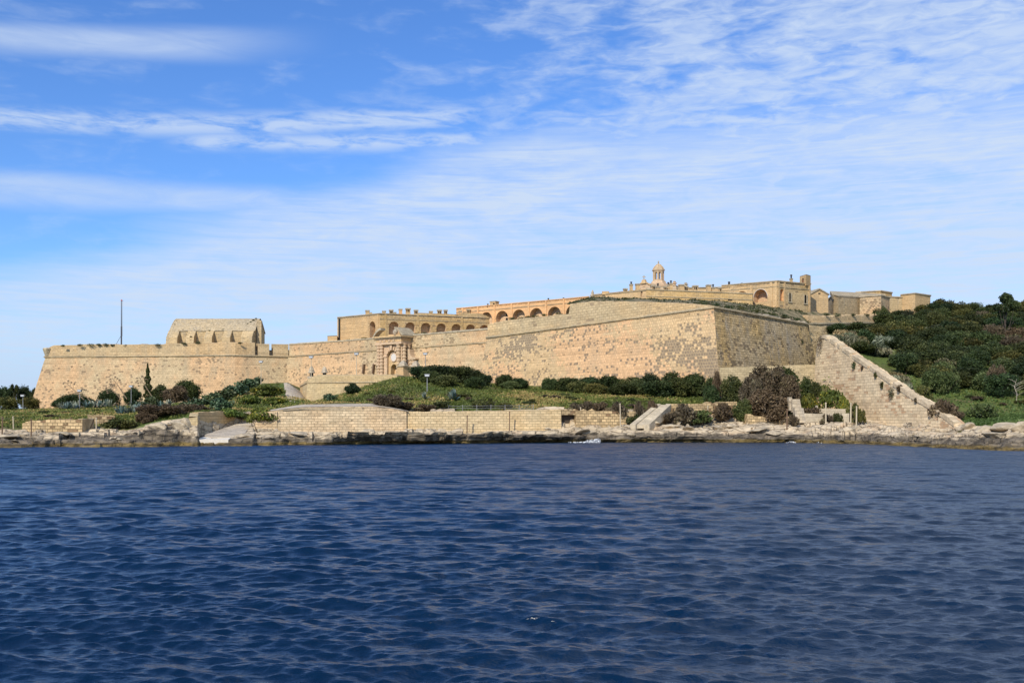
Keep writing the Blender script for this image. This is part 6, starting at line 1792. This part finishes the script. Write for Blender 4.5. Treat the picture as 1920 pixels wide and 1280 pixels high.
# thicket on the right hillside
def behind_wall(px, D):
    return px > 1796 or wall_at(px).y + 2.5 < D
THL = {'round': 'dark evergreen scrub tree in the dense thicket covering the right hillside',
       'olive': 'olive green scrub tree in the dense thicket covering the right hillside',
       'grey': 'pale greyish shrub scattered through the thicket on the right hillside'}
THG = {'round': 'dark thicket trees on the hillside', 'olive': 'olive thicket trees on the hillside', 'grey': 'greyish thicket shrubs on the hillside'}
D = 197.0; cnt = 0
while D < 308:
    stepx = 5.2 * F / D; px = 1575 + plant_rng.random() * stepx
    while px < 2080:
        d_ = D + plant_rng.uniform(-3, 3); p_ = px + plant_rng.uniform(-.3, .3) * stepx
        if behind_wall(p_, d_):
            c = P(p_, 0, d_); zg = gz(c.x, d_); base = HORIZ - (zg - EYE) * F / d_
            lim = np.interp(p_, [1600, 1640, 1690, 1740, 1800, 1860, 1940, 2100], [660, 686, 712, 722, 733, 748, 752, 752])
            inreed = p_ < 1672 and d_ < 276
            if base < lim and not (inreed and plant_rng.random() < 0.85) and not (p_ < 1650 and d_ > 282):
                kd = plant_rng.choices(('round', 'olive', 'grey', 'brown'), (4, 5, 0.5, 0.5))[0]
                h = plant_rng.uniform(3.0, 5.4) * (0.8 if kd == 'grey' else 1)
                w = plant_rng.uniform(5.5, 8.5)
                kd_name = {'round': 'dark evergreen', 'olive': 'olive green', 'grey': 'pale greyish', 'brown': 'bare brownish'}[kd]
                row_ = 'along the skyline' if d_ > 290 else 'in the upper thicket' if d_ > 262 else 'in the middle of the thicket' if d_ > 228 else 'at the front of the thicket'
                col_ = 'above the sloping wall' if p_ < 1690 else 'left of its centre' if p_ < 1770 else 'right of its centre' if p_ < 1850 else 'near the right edge'
                plant(kd, p_, d_, w * F / d_, HORIZ - (zg + h - EYE) * F / d_, kd_name + ' scrub tree ' + row_ + ', ' + col_, kd_name + ' scrub ' + row_ + ', ' + col_, z=zg); cnt += 1
        px += stepx
    D += 6.8
# reeds beside the upper part of the sloping wall
for i in range(26):
    px = plant_rng.uniform(1560, 1665); D = plant_rng.uniform(236, 276)
    if not behind_wall(px, D): continue
    c = P(px, 0, D); zg = gz(c.x, D)
    plant('reed', px, D, plant_rng.uniform(28, 44), HORIZ - (zg + plant_rng.uniform(1.6, 2.8) - EYE) * F / D, 'grey green reed clump between the sloping wall and the thicket', 'reeds behind the sloping wall', z=zg)
for i in range(12):
    px = plant_rng.uniform(1668, 1700); D = 204 + plant_rng.random() * 14
    c = P(px, 0, D); zg = gz(c.x, D)
    plant('reed', px, D, 26, HORIZ - (zg + 1.4 - EYE) * F / D, 'short grey reed clump in the strip above the middle of the sloping wall', 'short reeds above the sloping wall', z=zg)
# low scrub dotted over the open grass
for i in range(70):
    if i < 46: px, D = plant_rng.uniform(640, 1370), plant_rng.uniform(208, 234)
    elif i < 58: px, D = plant_rng.uniform(0, 470), plant_rng.uniform(205, 262)
    else: px, D = plant_rng.uniform(1740, 1960), plant_rng.uniform(192, 222)
    c = P(px, 0, D); zg = gz(c.x, D)
    if zg < 4.5 or (430 < px < 600): continue
    kd = plant_rng.choice(('scrub', 'scrub', 'scrubbrown'))
    zn = 'on the grass slope below the gate and bastion' if i < 46 else 'on the grass below the left bastion' if i < 58 else 'in the green clearing on the right'
    h = plant_rng.uniform(.35, .9); w = plant_rng.uniform(1.5, 3.6)
    plant(kd, px, D, w * F / D, HORIZ - (zg + h - EYE) * F / D, ('brown' if kd == 'scrubbrown' else 'dark green') + ' low tuft of scrub ' + zn, 'low ' + ('brown' if kd == 'scrubbrown' else 'green') + ' tufts ' + zn, z=zg, hmin=.3)
# bleached bare tree in the clearing's right edge
c = P(1905, 0, 200); zg = gz(c.x, 200); bt = empty('bare_tree', (c.x, 200, zg), 'bleached leafless little tree at the right edge of the clearing', 'tree')
mb = MB(); r = np.random.default_rng(9)
mb.tube([(c.x, 200, zg - .3), (c.x + .2, 200, zg + 1.6), (c.x - .3, 200, zg + 3.0), (c.x + .1, 200, zg + 4.6)], [.09, .08, .06, .03], 5); mb.build('trunk', M['palebark'], bt)
for i in range(9):
    z_ = 1.2 + i * .34; a = r.random() * 6.28; l_ = 1.2 + r.random()
    mb = MB(); mb.tube([(c.x, 200, zg + z_), (c.x + math.cos(a) * l_ * .5, 200 + math.sin(a) * l_ * .5, zg + z_ + .5), (c.x + math.cos(a) * l_, 200 + math.sin(a) * l_, zg + z_ + .8)], [.04, .03, .01], 4); mb.build('branch', M['palebark'], bt)

# small weeds rooted in walls and on parapets
def weed(px, py, D, r_, label, mat='leaf_mid', n=420, squash=0.8):
    c = P(px, py, D); rg = np.random.default_rng(int(px * 7 + py))
    u = rg.normal(size=(n, 3)); u /= np.linalg.norm(u, axis=1)[:, None]; u *= (rg.random(n) ** .4)[:, None] * r_ * np.array([1, .5, squash])
    me = leaf_mesh('weed', u, .2 * (.6 + .8 * rg.random(n)), np.clip(.45 + .3 * rg.normal(size=n), 0, 1), M[mat], rg)
    o = bpy.data.objects.new('weed', me); COL.objects.link(o); o.location = c
    return tag(o, label, 'weed', kind='thing')
for px, py, r_, mt, lab in ((1603, 685, .8, 'leaf_mid', 'dark weed high on the sloping wall, uppermost of the hanging tufts'), (1617, 690, .4, 'leaf_brown', 'small second weed down the sloping wall'),
        (1643, 703, .6, 'leaf_mid', 'weed just under the coping near the middle of the sloping wall'), (1655, 722, .65, 'leaf_mid', 'weed in the middle of the sloping wall'),
        (1674, 738, 1.15, 'leaf_mid', 'largest dark weed hanging on the lower half of the sloping wall'), (1687, 728, .7, 'leaf_brown', 'brown weed above the largest one on the sloping wall'), (1718, 750, .45, 'leaf_brown', 'lowest weed on the sloping wall')):
    c = wall_at(px); weed(px, py, c.y - .3, r_, lab, mt, squash=1.2)
weed(1540, 641, 231.5, 2.2, 'brown green weed crowning the top end of the sloping wall', 'leaf_brown', 900, 1.2)
for px, py, r_, lab in ((1431.5, 649, .95, 'dark caper bush growing from the middle of the shaded flank'), (1499.5, 641, 1.0, 'dark caper bush high at the right end of the shaded flank'), (1466, 660, .7, 'brown weed between the two dark caper bushes'), (1470, 640, .35, 'tiny weed in the shaded flank')):
    p_ = on_seg(cF, cG, px); weed(px, py, p_.y - (cF[2] - ZZ(py, p_.y)) * .2 * .75 - .5, r_, lab, 'leaf_dark' if r_ > .8 else 'leaf_brown', 420)
for i, (px, py, D) in enumerate(((118, 648, 330), (150, 647, 330), (170, 646.5, 330), (185, 646, 330), (198, 646, 330), (211, 647, 330), (236, 648, 330), (295, 646.5, 328), (345, 644, 327), (372, 642.5, 327), (450, 643, 325),
        (654, 638, 316), (683, 634.5, 312), (780, 627, 300), (795, 625, 299), (820, 624, 296), (960, 597.5, 273), (978, 597, 271), (990, 594.5, 270), (1004, 593, 268), (1020, 590.5, 266), (1048, 588.5, 263),
        (1110, 562, 258), (1160, 564, 256), (1174, 560, 262), (1345, 572, 240), (1365, 575, 246), (1390, 578, 250), (1420, 583, 256), (1450, 590, 262), (1470, 592, 266), (1495, 598, 270), (1512, 604, 274), (1550, 590, 281), (1570, 590, 284), (1600, 590, 290), (1625, 590, 295))):
    w_ = weed(px, py, D, 0.8 + 0.5 * ((i * 37) % 5) / 5, '', 'leaf_dark' if i % 3 else 'leaf_mid', 200, .45)
    zone = 'left bastion' if px < 460 else 'curtain wall' if px < 830 else 'left half of the sea bastion' if px < 1200 else 'right half of the sea bastion' if px < 1520 else 'two tier rampart wall'
    w_['label'] = 'small dark weed sprouting along the top of the ' + zone; w_['group'] = 'weeds on top of the ' + zone

for px, py, r_ in ((475, 600, .5), (470, 604, .45), (464, 607, .6), (480, 597, .35), (418, 618, .5), (393, 620, .6), (434, 616, .35), (465, 620, .45), (358, 631, .4)):
    w_ = weed(px, py, 344.2 + (622 - py) * .2, r_, 'small dark weed tuft growing on the stone roof of the magazine', 'leaf_dark', 160, .5); w_['group'] = 'weeds on the magazine roof'
# agaves
def agave_mesh(seed, n=22, L_=1.5):
    r = random.Random(seed); mb = MB()
    for i in range(n):
        a = r.random() * 6.283; e = R(r.uniform(15, 80)); l_ = L_ * r.uniform(.7, 1.1); w = .13 * r.uniform(.8, 1.2)
        d = Vector((math.cos(a), math.sin(a), 0)); s_ = Vector((-d.y, d.x, 0))
        p = [Vector((0, 0, .05)) + d * (l_ * f * math.cos(e)) + Vector((0, 0, l_ * (f * math.sin(e) - .25 * f * f * (1 - math.sin(e))))) for f in (0.05, .4, .8, 1)]
        ww = [w * .7, w, w * .7, .01]
        for k in range(3): mb.quad(p[k] - s_ * ww[k], p[k] + s_ * ww[k], p[k + 1] + s_ * ww[k + 1], p[k + 1] - s_ * ww[k + 1])
    me = bpy.data.meshes.new('leaves'); me.from_pydata(mb.v, [], mb.f)
    at = me.attributes.new('tint', 'FLOAT', 'POINT'); at.data.foreach_set('value', np.random.default_rng(seed).random(len(mb.v) // 12).repeat(12).astype(np.float32))
    me.materials.append(M['leaf_agave']); return me
AG = [agave_mesh(i) for i in range(4)]
def agave(px, D, s_, label, group):
    c = P(px, 0, D); o = bpy.data.objects.new('agave', plant_rng.choice(AG)); COL.objects.link(o)
    o.location = (c.x, D, gz(c.x, D)); o.scale = (s_, s_, s_); o.rotation_euler = (0, 0, plant_rng.random() * 6)
    return tag(o, label, 'agave', group, 'thing')
for px, D in ((112, 286), (118, 284), (124, 283), (131, 285), (138, 286), (146, 287), (128, 279), (140, 281)):
    agave(px, D, 1.55, 'blue grey agave in the left cluster, at the foot of the second lamp post', 'left agave cluster')
for px, D in ((163, 284), (171, 283), (178, 286), (186, 285), (193, 287), (200, 285), (207, 284)):
    agave(px, D, 1.6, 'blue grey agave in the cluster below the round bush', 'middle agave cluster')
for px, D in ((222, 232), (230, 231), (238, 234), (246, 235), (254, 238), (262, 241), (228, 226)):
    agave(px, D, 1.4, 'blue grey agave in the low cluster left of the grey brown scrub', 'lower agave cluster')
for px, D in ((290, 268), (303, 262), (316, 264)):
    agave(px, D, 1.3, 'blue grey agave among the prickly pears below the cypress', 'agaves below the cypress')
agave(797, 216, 1.3, 'agave at the foot of the lamp post on the grass', None)
agave(852, 216, 1.9, 'pale agave alone on the grass right of the lamp post', None)
agave(846, 216, 1.2, 'small agave leaning against the pale one on the grass', None)
# dead flower stalks
def stalk(p0, p1, D, label):
    a = P(*p0, D); b = P(*p1, D)
    o = empty('agave_stalk', a, label, 'dead stalk')
    mb = MB(); mid = a.lerp(b, .5) + Vector((0, 0, .2)); mb.tube([a, mid, b], [.16, .12, .05], 5); mb.build('stem', M['stalk'], o)
    r = np.random.default_rng(int(p0[0])); d = (b - a).normalized(); s_ = Vector((d.z, 0, -d.x))
    for i in range(7):
        q = a.lerp(b, .62 + .38 * i / 7); e = q + (s_ * (1 if i % 2 else -1) + d * .5) * (1.5 - i * .13)
        mb = MB(); mb.tube([q, e], [.05, .03], 4); mb.lathe((e.x, e.y, e.z - .15), [(.1, 0), (.32, .1), (.28, .3), (.05, .4)], 6); mb.build('seed_branch', M['stalk'], o)
stalk((168, 760), (121, 715), 292, 'leaning dead agave stalk left of the second lamp head')
stalk((174, 757), (150, 733), 290, 'thin dead stalk crossing behind the second lamp post')
stalk((238, 748), (210, 708), 292, 'leaning dead agave stalk over the round bush, taller of the pair')
stalk((228, 749), (203, 724), 290, 'lower dead agave stalk over the round bush')
stalk((288, 748), (260, 706), 294, 'dead agave stalk with seed heads just left of the cypress')

# grass and ground herbs (uncountable)
gr = np.random.default_rng(21); pts = []; 
lx = LX
while len(pts) < 52000:
    px = gr.uniform(-40, 1960); k = gr.uniform(4.2, 7.0)
    if gr.random() < 0.16: px = gr.uniform(1690, 1980); k = gr.uniform(6.2, 7.4)
    Dd = [np.interp(px, LX, LD[:, i]) for i in (int(k), min(int(k) + 1, 9))]; D = Dd[0] + (Dd[1] - Dd[0]) * (k - int(k))
    if 1590 < px < 1805 and k < 7.06: continue
    if 524 < px < 572 and D > 250: continue
    if 478 < px < 765 and D < 206: continue
    pts.append(((px - 960) / F * D, D))
pts = np.array([(x, y, gz(x, y)) for x, y in pts])
pts = pts[pts[:, 2] > 2.2]; n = len(pts); reps = 2
cen = np.repeat(pts, reps, 0) + gr.normal(size=(n * reps, 3)) * np.array([.5, .5, .06]) + np.array([0, 0, .15])
g2 = np.array([fbm(float(x), float(y), 3, .06, 3) for x, y in cen[:, :2]])
lush = cen[:, 0] > 80
M['leaf_lush'] = leaf_mat('lush_grass_blades', (0.065, 0.092, 0.02), (0.15, 0.19, 0.045), (0.20, 0.21, 0.07))
tn_ = np.clip(.45 + g2 * 1.1 + .26 * gr.normal(size=n * reps), 0, 1); sz_ = .22 + .22 * gr.random(n * reps)
me = leaf_mesh('meadow_grass', cen[lush], sz_[lush], tn_[lush], M['leaf_lush'], gr, 1.5, 1.2)
go = bpy.data.objects.new('meadow_grass', me); COL.objects.link(go); tag(go, 'bright green grass of the clearing on the right', 'grass', kind='stuff')
me = leaf_mesh('grass', cen[~lush], sz_[~lush], tn_[~lush], M['leaf_grass'], gr, 1.5, 1.2)
go = bpy.data.objects.new('grass', me); COL.objects.link(go); tag(go, 'rough green and brownish grass covering the slopes', 'grass', kind='stuff')
# weeds on the bank on top of the sea bastion
pts = []
for i in range(5200):
    a_ = gr.random(); t_ = gr.random() ** 1.3
    i0 = int(a_ * (npt - 1)); p = g0[i0].lerp(g1[i0], t_)
    if nz(p.x, p.y, 4, .15) < -.12: continue
    pts.append((p.x + gr.normal() * .3, p.y, bz(p.x, p.y) + .12))
pts = np.array(pts)
me = leaf_mesh('bank_weeds', pts, (.25 + .3 * gr.random(len(pts))), np.clip(.35 + .3 * gr.normal(size=len(pts)), 0, 1), M['leaf_mid'], gr, 1.2, .6)
go = bpy.data.objects.new('bank_weeds', me); COL.objects.link(go); tag(go, 'low green and dry weeds along the top of the sea bastion', 'weeds', kind='stuff')

# ------------------------------------------------------------------ rocks on the shore
def rock_mesh(seed, cut=0.0):
    bm = bmesh.new(); bmesh.ops.create_icosphere(bm, subdivisions=3, radius=1)
    r = random.Random(seed); of = Vector((r.random() * 50, r.random() * 50, r.random() * 50))
    pl_ = [(Vector((r.uniform(-1, 1), r.uniform(-1, 1), r.uniform(-.4, 1))).normalized(), r.uniform(.42, .78)) for _ in range(11)]
    for v in bm.verts:
        co = v.co
        for nn, d in pl_:
            q = co.dot(nn)
            if q > d: co -= nn * (q - d) * .98
        co *= 1 + .16 * mnoise.noise(co * 1.6 + of)
    me = bpy.data.meshes.new('rock'); bm.to_mesh(me); bm.free()
    me.materials.append(ROCK); return me
ROCK, rt, rb2 = new_mat('shore_boulder')
_g = rt.node('ShaderNodeNewGeometry'); _p = X(rt, _g.outputs['Position'])
_n = rt.noise(_p, .8, 6, .65); _z = rt.sep(_p)[2]
_c = rt.mix(rt.step(_n, .35, .65), (0.33, 0.27, 0.185), (0.55, 0.455, 0.315))
_c = rt.mix(rt.step(rt.noise(_p, .3, 4, .6), .55, .66) * .7, _c, (0.30, 0.25, 0.19))
_c = rt.mix((1 - rt.step(_z + (_n - .5) * 1.0, 0.9, 1.5)) * .93, _c, (0.05, 0.04, 0.025))
rt.put(rb2.inputs['Base Color'], _c)
_b = rt.node('ShaderNodeBump'); _b.inputs['Distance'].default_value = .3; rt.put(_b.inputs['Height'], _n); ROCK.node_tree.links.new(_b.outputs[0], rb2.inputs['Normal'])
RK = [rock_mesh(i) for i in range(7)]
def boulder(px, D, wpx, hpx, label, group=None, dep=1.0, sink=.3, k=0):
    c = P(px, 0, D); w = wpx * D / F / 2; h = hpx * D / F / 2
    z = gz(c.x, D)
    o = bpy.data.objects.new('boulder', RK[k % 7]); COL.objects.link(o)
    o.location = (c.x, D, z + h * (1 - sink)); o.scale = (w, w * dep, h); o.rotation_euler = (plant_rng.uniform(-.1, .1), plant_rng.uniform(-.15, .15), plant_rng.uniform(-.5, .5))
    return tag(o, label, 'rock', group, 'thing')
for i, (px, D, w_, h_, lab) in enumerate((
    (1881, 166, 54, 20, 'big pale slab like boulder near the right edge, below the clearing'), (1843, 168, 40, 16, 'flat pale boulder left of the big slab at the right edge'), (1815, 172, 26, 18, 'blocky boulder just right of the tip of the sloping wall'),
    (1802, 175, 18, 14, 'small boulder touching the tip of the sloping wall'), (1912, 160, 34, 22, 'boulder cut by the right edge of the picture'), (1862, 158, 60, 14, 'long low slab below the big pale boulder'),
    (1592, 188, 30, 13, 'rounded yellowish boulder on the bare rock below the sloping wall'), (1272, 204, 15, 17, 'upright block of rock right of the ramp foot'), (1288, 204, 9, 12, 'small upright stone beside the upright block'),
    (1290, 198, 26, 9, 'pointed pale rock below the upright block'), (1228, 202, 22, 9, 'tilted grey slab just right of the ramp'), (1255, 200, 26, 9, 'flat pale slab right of the tilted grey slab'),
    (1345, 200, 36, 9, 'flat pale slab in the middle of the right shore'), (1375, 201, 30, 10, 'rock slab left of the long kerb'), (1420, 197, 46, 8, 'long whitish slab below the long kerb'), (1450, 194, 40, 9, 'whitish slab with a dark crack near the dark post'),
    (1090, 196, 34, 9, 'pale boulder below the breach'), (1040, 195, 30, 9, 'dark edged boulder left of the breach'), (300, 176, 44, 18, 'orange rock at the left of the dark overhang'), (336, 176, 44, 22, 'orange rock above the dark overhang'),
    (350, 177, 20, 26, 'upright orange rock next to the cove'), (500, 179, 40, 9, 'grey boulder below the left end of the sea wall'), (455, 176, 40, 8, 'reddish rubble pile at the side of the slipway'), (560, 179, 50, 9, 'grey rock ledge below the sea wall'),
    (20, 168, 50, 10, 'flat grey rock at the left edge of the shore'), (120, 172, 44, 8, 'pale flat rock before the ruined block'))):
    boulder(px, D, w_, h_, lab, k=i, sink=.35)
for i in range(44):
    px = plant_rng.uniform(-20, 1940); k = plant_rng.uniform(1.3, 2.9)
    if 365 < px < 480: continue
    ds = [np.interp(px, LX, LD[:, j]) for j in range(10)]; D = np.interp(k, range(10), ds)
    boulder(px, D, plant_rng.uniform(6, 22), plant_rng.uniform(4, 8), 'weathered loose rock on the shore ledges ' + (zn := 'at the far left' if px < 370 else 'below the tall sea wall' if px < 762 else 'below the yellow sea wall' if px < 1052 else 'around the breach and ramp' if px < 1260 else 'below the big brown bush' if px < 1500 else 'below the sloping wall' if px < 1790 else 'at the far right'), 'loose rocks ' + zn, k=i, sink=.4)

# ------------------------------------------------------------------ posts, lamps, mast, railing
def post(px, y0, y1, mat, label, D=None, r_=.11, group='posts along the shore'):
    if D is None:                                # distance at which the ground meets row y1
        for D in np.arange(150, 260, .5):
            c = P(px, 0, D)
            if HORIZ - (gz(c.x, D) - EYE) * F / D <= y1 and gz(c.x, D) > .3: break
    c = P(px, 0, D); z = gz(c.x, D)
    o = empty('post', (c.x, D, z), label, 'post', group)
    lean = plant_rng.uniform(-.05, .05)
    mb = MB(); mb.tube([(c.x, D, z - .5), (c.x + lean * 2, D, ZZ(y0, D))], [r_, r_ * .85], 6); mb.build('shaft', M[mat], o)
    mb = MB(); mb.lathe((c.x + lean * 2, D, ZZ(y0, D)), [(r_ * 1.2, 0), (r_ * 1.2, .12), (r_ * .6, .2)], 6); mb.build('cap', M[mat], o)
for px, y0, y1, m_, lab in ((4, 783, 815, 'wood', 'dark post nearest the left edge of the picture'), (25.5, 782, 804, 'palewood', 'pale post second from the left edge'), (58.5, 787, 818, 'wood', 'thin post at the left end of the ruined block'),
    (112, 785, 804, 'wood', 'short thin post in front of the ruined block, left one'), (133, 784, 805, 'wood', 'short thin post in front of the ruined block, right one'), (180.5, 785, 806, 'palewood', 'pale post right of the ruined block'),
    (191.5, 775, 795, 'wood', 'dark post behind the pale one right of the ruined block'), (875.5, 780, 806, 'wood', 'rusty post before the middle of the yellow sea wall'), (955, 773, 803, 'wood', 'rusty post before the right half of the yellow sea wall'),
    (1089, 765, 798, 'palewood', 'pale post standing beside the breach'), (1163.5, 758, 801, 'palewood', 'pale post in front of the broken wall'), (1190, 760, 783, 'wood', 'thin post just left of the ramp'), (1328, 762, 786, 'palewood', 'pale post in front of the brown shrub right of the ramp'),
    (1475.5, 768, 806, 'wood', 'dark weathered post on the bare rock, below the stepped pillar'), (1548.5, 756, 792, 'palewood', 'pale post right of the dark weathered post'), (1595, 757, 794, 'palewood', 'tall pale post near the foot of the sloping wall'),
    (1605.5, 763, 802, 'palewood', 'pale post closest to the sloping wall')):
    post(px, y0, y1, m_, lab, r_=.15 if px > 1400 else .12, D={875.5: 193.6, 955: 196.0}.get(px))
def ground_dist(px, row, D, lo=182, hi=300):
    ok = [q for q in np.arange(lo, hi, .5) if abs(HORIZ - (gz(P(px, 0, q).x, q) - EYE) * F / q - row) < 1.5]
    return float(min(ok, key=lambda q: abs(q - D))) if ok else D
def lamp(px, y0, y1, D, label, mat='lampgrey', z=None):
    if px == 801: D = ground_dist(px, 736, D)
    c = P(px, 0, D); zg = z if z is not None else gz(c.x, D)
    o = empty('lamp_post', (c.x, D, zg), label, 'street lamp', 'lamp posts around the fort')
    zt_ = ZZ(y0, D)
    mb = MB(); mb.tube([(c.x, D, zg - .3), (c.x, D, zt_ - .7)], [.12, .085], 8); mb.build('pole', M[mat], o)
    mb = MB(); mb.tube([(c.x, D, zt_ - .72), (c.x, D - .1, zt_ - .5)], [.14, .14], 8); mb.build('bracket', M['lampgrey'], o)
    mb = MB(); mb.obox((c.x, D - .1), (1, 0), (0, 1), .52, .32, zt_ - .6, zt_ - .1, 1.1); h_ = mb.build('lamp_head', M['lampgrey'], o)
    mb = MB(); mb.obox((c.x, D - .44), (1, 0), (0, 1), .42, .05, zt_ - .55, zt_ - .15); mb.build('glass', M['lampwhite'], h_)
    mb = MB(); mb.obox((c.x, D - .1), (1, 0), (0, 1), .62, .42, zt_ - .095, zt_); mb.build('lid', M['lampgrey'], h_)
lamp(43, 739.5, 770, 300, 'lamp post far left with its pole hidden in the bushes')
lamp(149.5, 730, 765, 283, 'second lamp post from the left, among the agaves')
lamp(246, 722, 750, 290, 'third lamp post from the left, before a dark bush near the cypress')
lamp(489.5, 676, 718, 285, 'tall lamp post at the top of the prickly pears', 'palewood')
lamp(583.5, 667, 705, 262, 'slim lamp post standing on the left end of the outwork', 'palewood', ZZ(706, 262))
lamp(668.5, 661, 703, 259, 'lamp post rising from the outwork, left of the two wall slots', 'palewood', ZZ(706, 259))
lamp(801, 701, 735, 230, 'lamp post alone on the grass in front of the middle bushes')
lamp(797.5, 661, 690, 262, 'small lamp post half hidden behind the bushes right of the gate')
ms = empty('mast', PZ(227.5, 334, 27), 'thin tall dark mast rising above the left bastion', 'mast')
cx = P(227.6, 0, 334).x
mb = MB(); mb.tube([(cx, 334, 26.5), (cx, 334, ZZ(612, 334))], [.26, .24], 8); mb.build('lower_pole', M['mast'], ms)
mb = MB(); mb.tube([(cx, 334, ZZ(612, 334)), (cx, 334, ZZ(564, 334))], [.17, .12], 8); mb.build('upper_pole', M['mast'], ms)
mb = MB(); mb.tube([(cx + .35, 334, ZZ(630, 334)), (cx + .35, 334, ZZ(562, 334))], .04, 4); mb.build('halyard', M['lampgrey'], ms)
mb = MB(); mb.tube([(cx - .2, 334, ZZ(564, 334)), (cx + .6, 334, ZZ(563.5, 334))], .07, 4); mb.lathe((cx, 334, ZZ(564, 334)), [(.1, 0), (.2, .2), (.1, .5)], 6); mb.build('truck', M['redpaint'], ms)
mb = MB(); mb.tube([(cx - 1.9, 334, 28.4), (cx, 334, ZZ(628, 334))], .06, 4); mb.build('stay', M['mast'], ms)
# railing behind the yellow sea wall
rl = empty('railing', PZ(895, 200, 6), 'thin metal railing running behind the top of the yellow sea wall', 'railing')
ends = (788, 200.0, 1000, 203.0)
def rp_(f): px = ends[0] + (ends[2] - ends[0]) * f; D = ends[1] + (ends[3] - ends[1]) * f; c = P(px, 0, D); return Vector((c.x, D, np.interp(px, [788, 1000], [ZZ(771, 200), ZZ(769.5, 203)])))
for i in range(9):
    p = rp_(i / 8); mb = MB(); mb.tube([p + Vector((0, 0, -.8)), p + Vector((0, 0, 1.25))], .05, 5); mb.build('upright', M['lampgrey'], rl)
for h_ in (.55, 1.0):
    mb = MB(); mb.tube([rp_(i / 16) + Vector((0, 0, h_ + .03 * math.sin(i * 2.1))) for i in range(17)], .035, 4); mb.build('rail', M['lampgrey'], rl)
# bleached plank on the left slope
mb = MB(); a = P(230, 808, 184); b_ = P(262, 790, 192); mb.tube([a, b_], [.14, .1], 5); pk_ = mb.build('plank', M['palewood']); tag(pk_, 'bleached plank leaning on the slope under the grey brown scrub', 'plank', kind='thing')
# timber signpost fallen on the grass
mb = MB(); a = P(894, 735, 232); mb.tube([a + Vector((0, 0, -1)), a], .1, 5); mb.tube([a + Vector((-.3, 0, -.1)), P(917, 740.5, 230)], [.12, .06], 5); pk_ = mb.build('broken_post', M['wood']); tag(pk_, 'broken timber post with a fallen arm on the grass', 'post', kind='thing')

# ------------------------------------------------------------------ foam
FOAM, ft, fb = new_mat('sea_foam'); ft.put(fb.inputs['Base Color'], (0.82, 0.85, 0.88)); fb.inputs['Roughness'].default_value = .8
def foam(name, px0, px1, D0, D1, hfun, n, label, cat, size=.16):
    r = np.random.default_rng(int(px0)); u = r.random(n) ** (0.4 if n > 500 else 1.0); px = px0 + (px1 - px0) * u; D = D0 + (D1 - D0) * u + r.normal(size=n) * .5
    h = np.array([hfun(x) for x in u]) * r.random(n) ** 1.4
    cen = np.stack([(px - 960) / F * D, D, h + .04], 1)
    me = leaf_mesh(name, cen, size * (.4 + 1.2 * r.random(n)), r.random(n), FOAM, r)
    o = bpy.data.objects.new(name, me); COL.objects.link(o); return tag(o, label, cat, kind='thing')
foam('breaking_wave', 1062, 1126, 190.5, 191.5, lambda u: .12 + max(0, u - .4) ** 1.1 * (1.3 + 1.6 * nz(u * 9, 0, 3)) * (1 if u < .95 else .6), 650, 'white splash of a wave breaking against the dark rocks', 'wave', .14)
foam('breaking_wave', 1474, 1492, 190.5, 191, lambda u: .25 * math.sin(u * 3.14), 70, 'small fleck of white foam at the waterline, below the stepped pillar', 'wave', .13)
foam('breaking_wave', 1530, 1552, 189, 188.5, lambda u: .12, 60, 'thin line of foam at the rocks right of the small fleck', 'wave', .12)
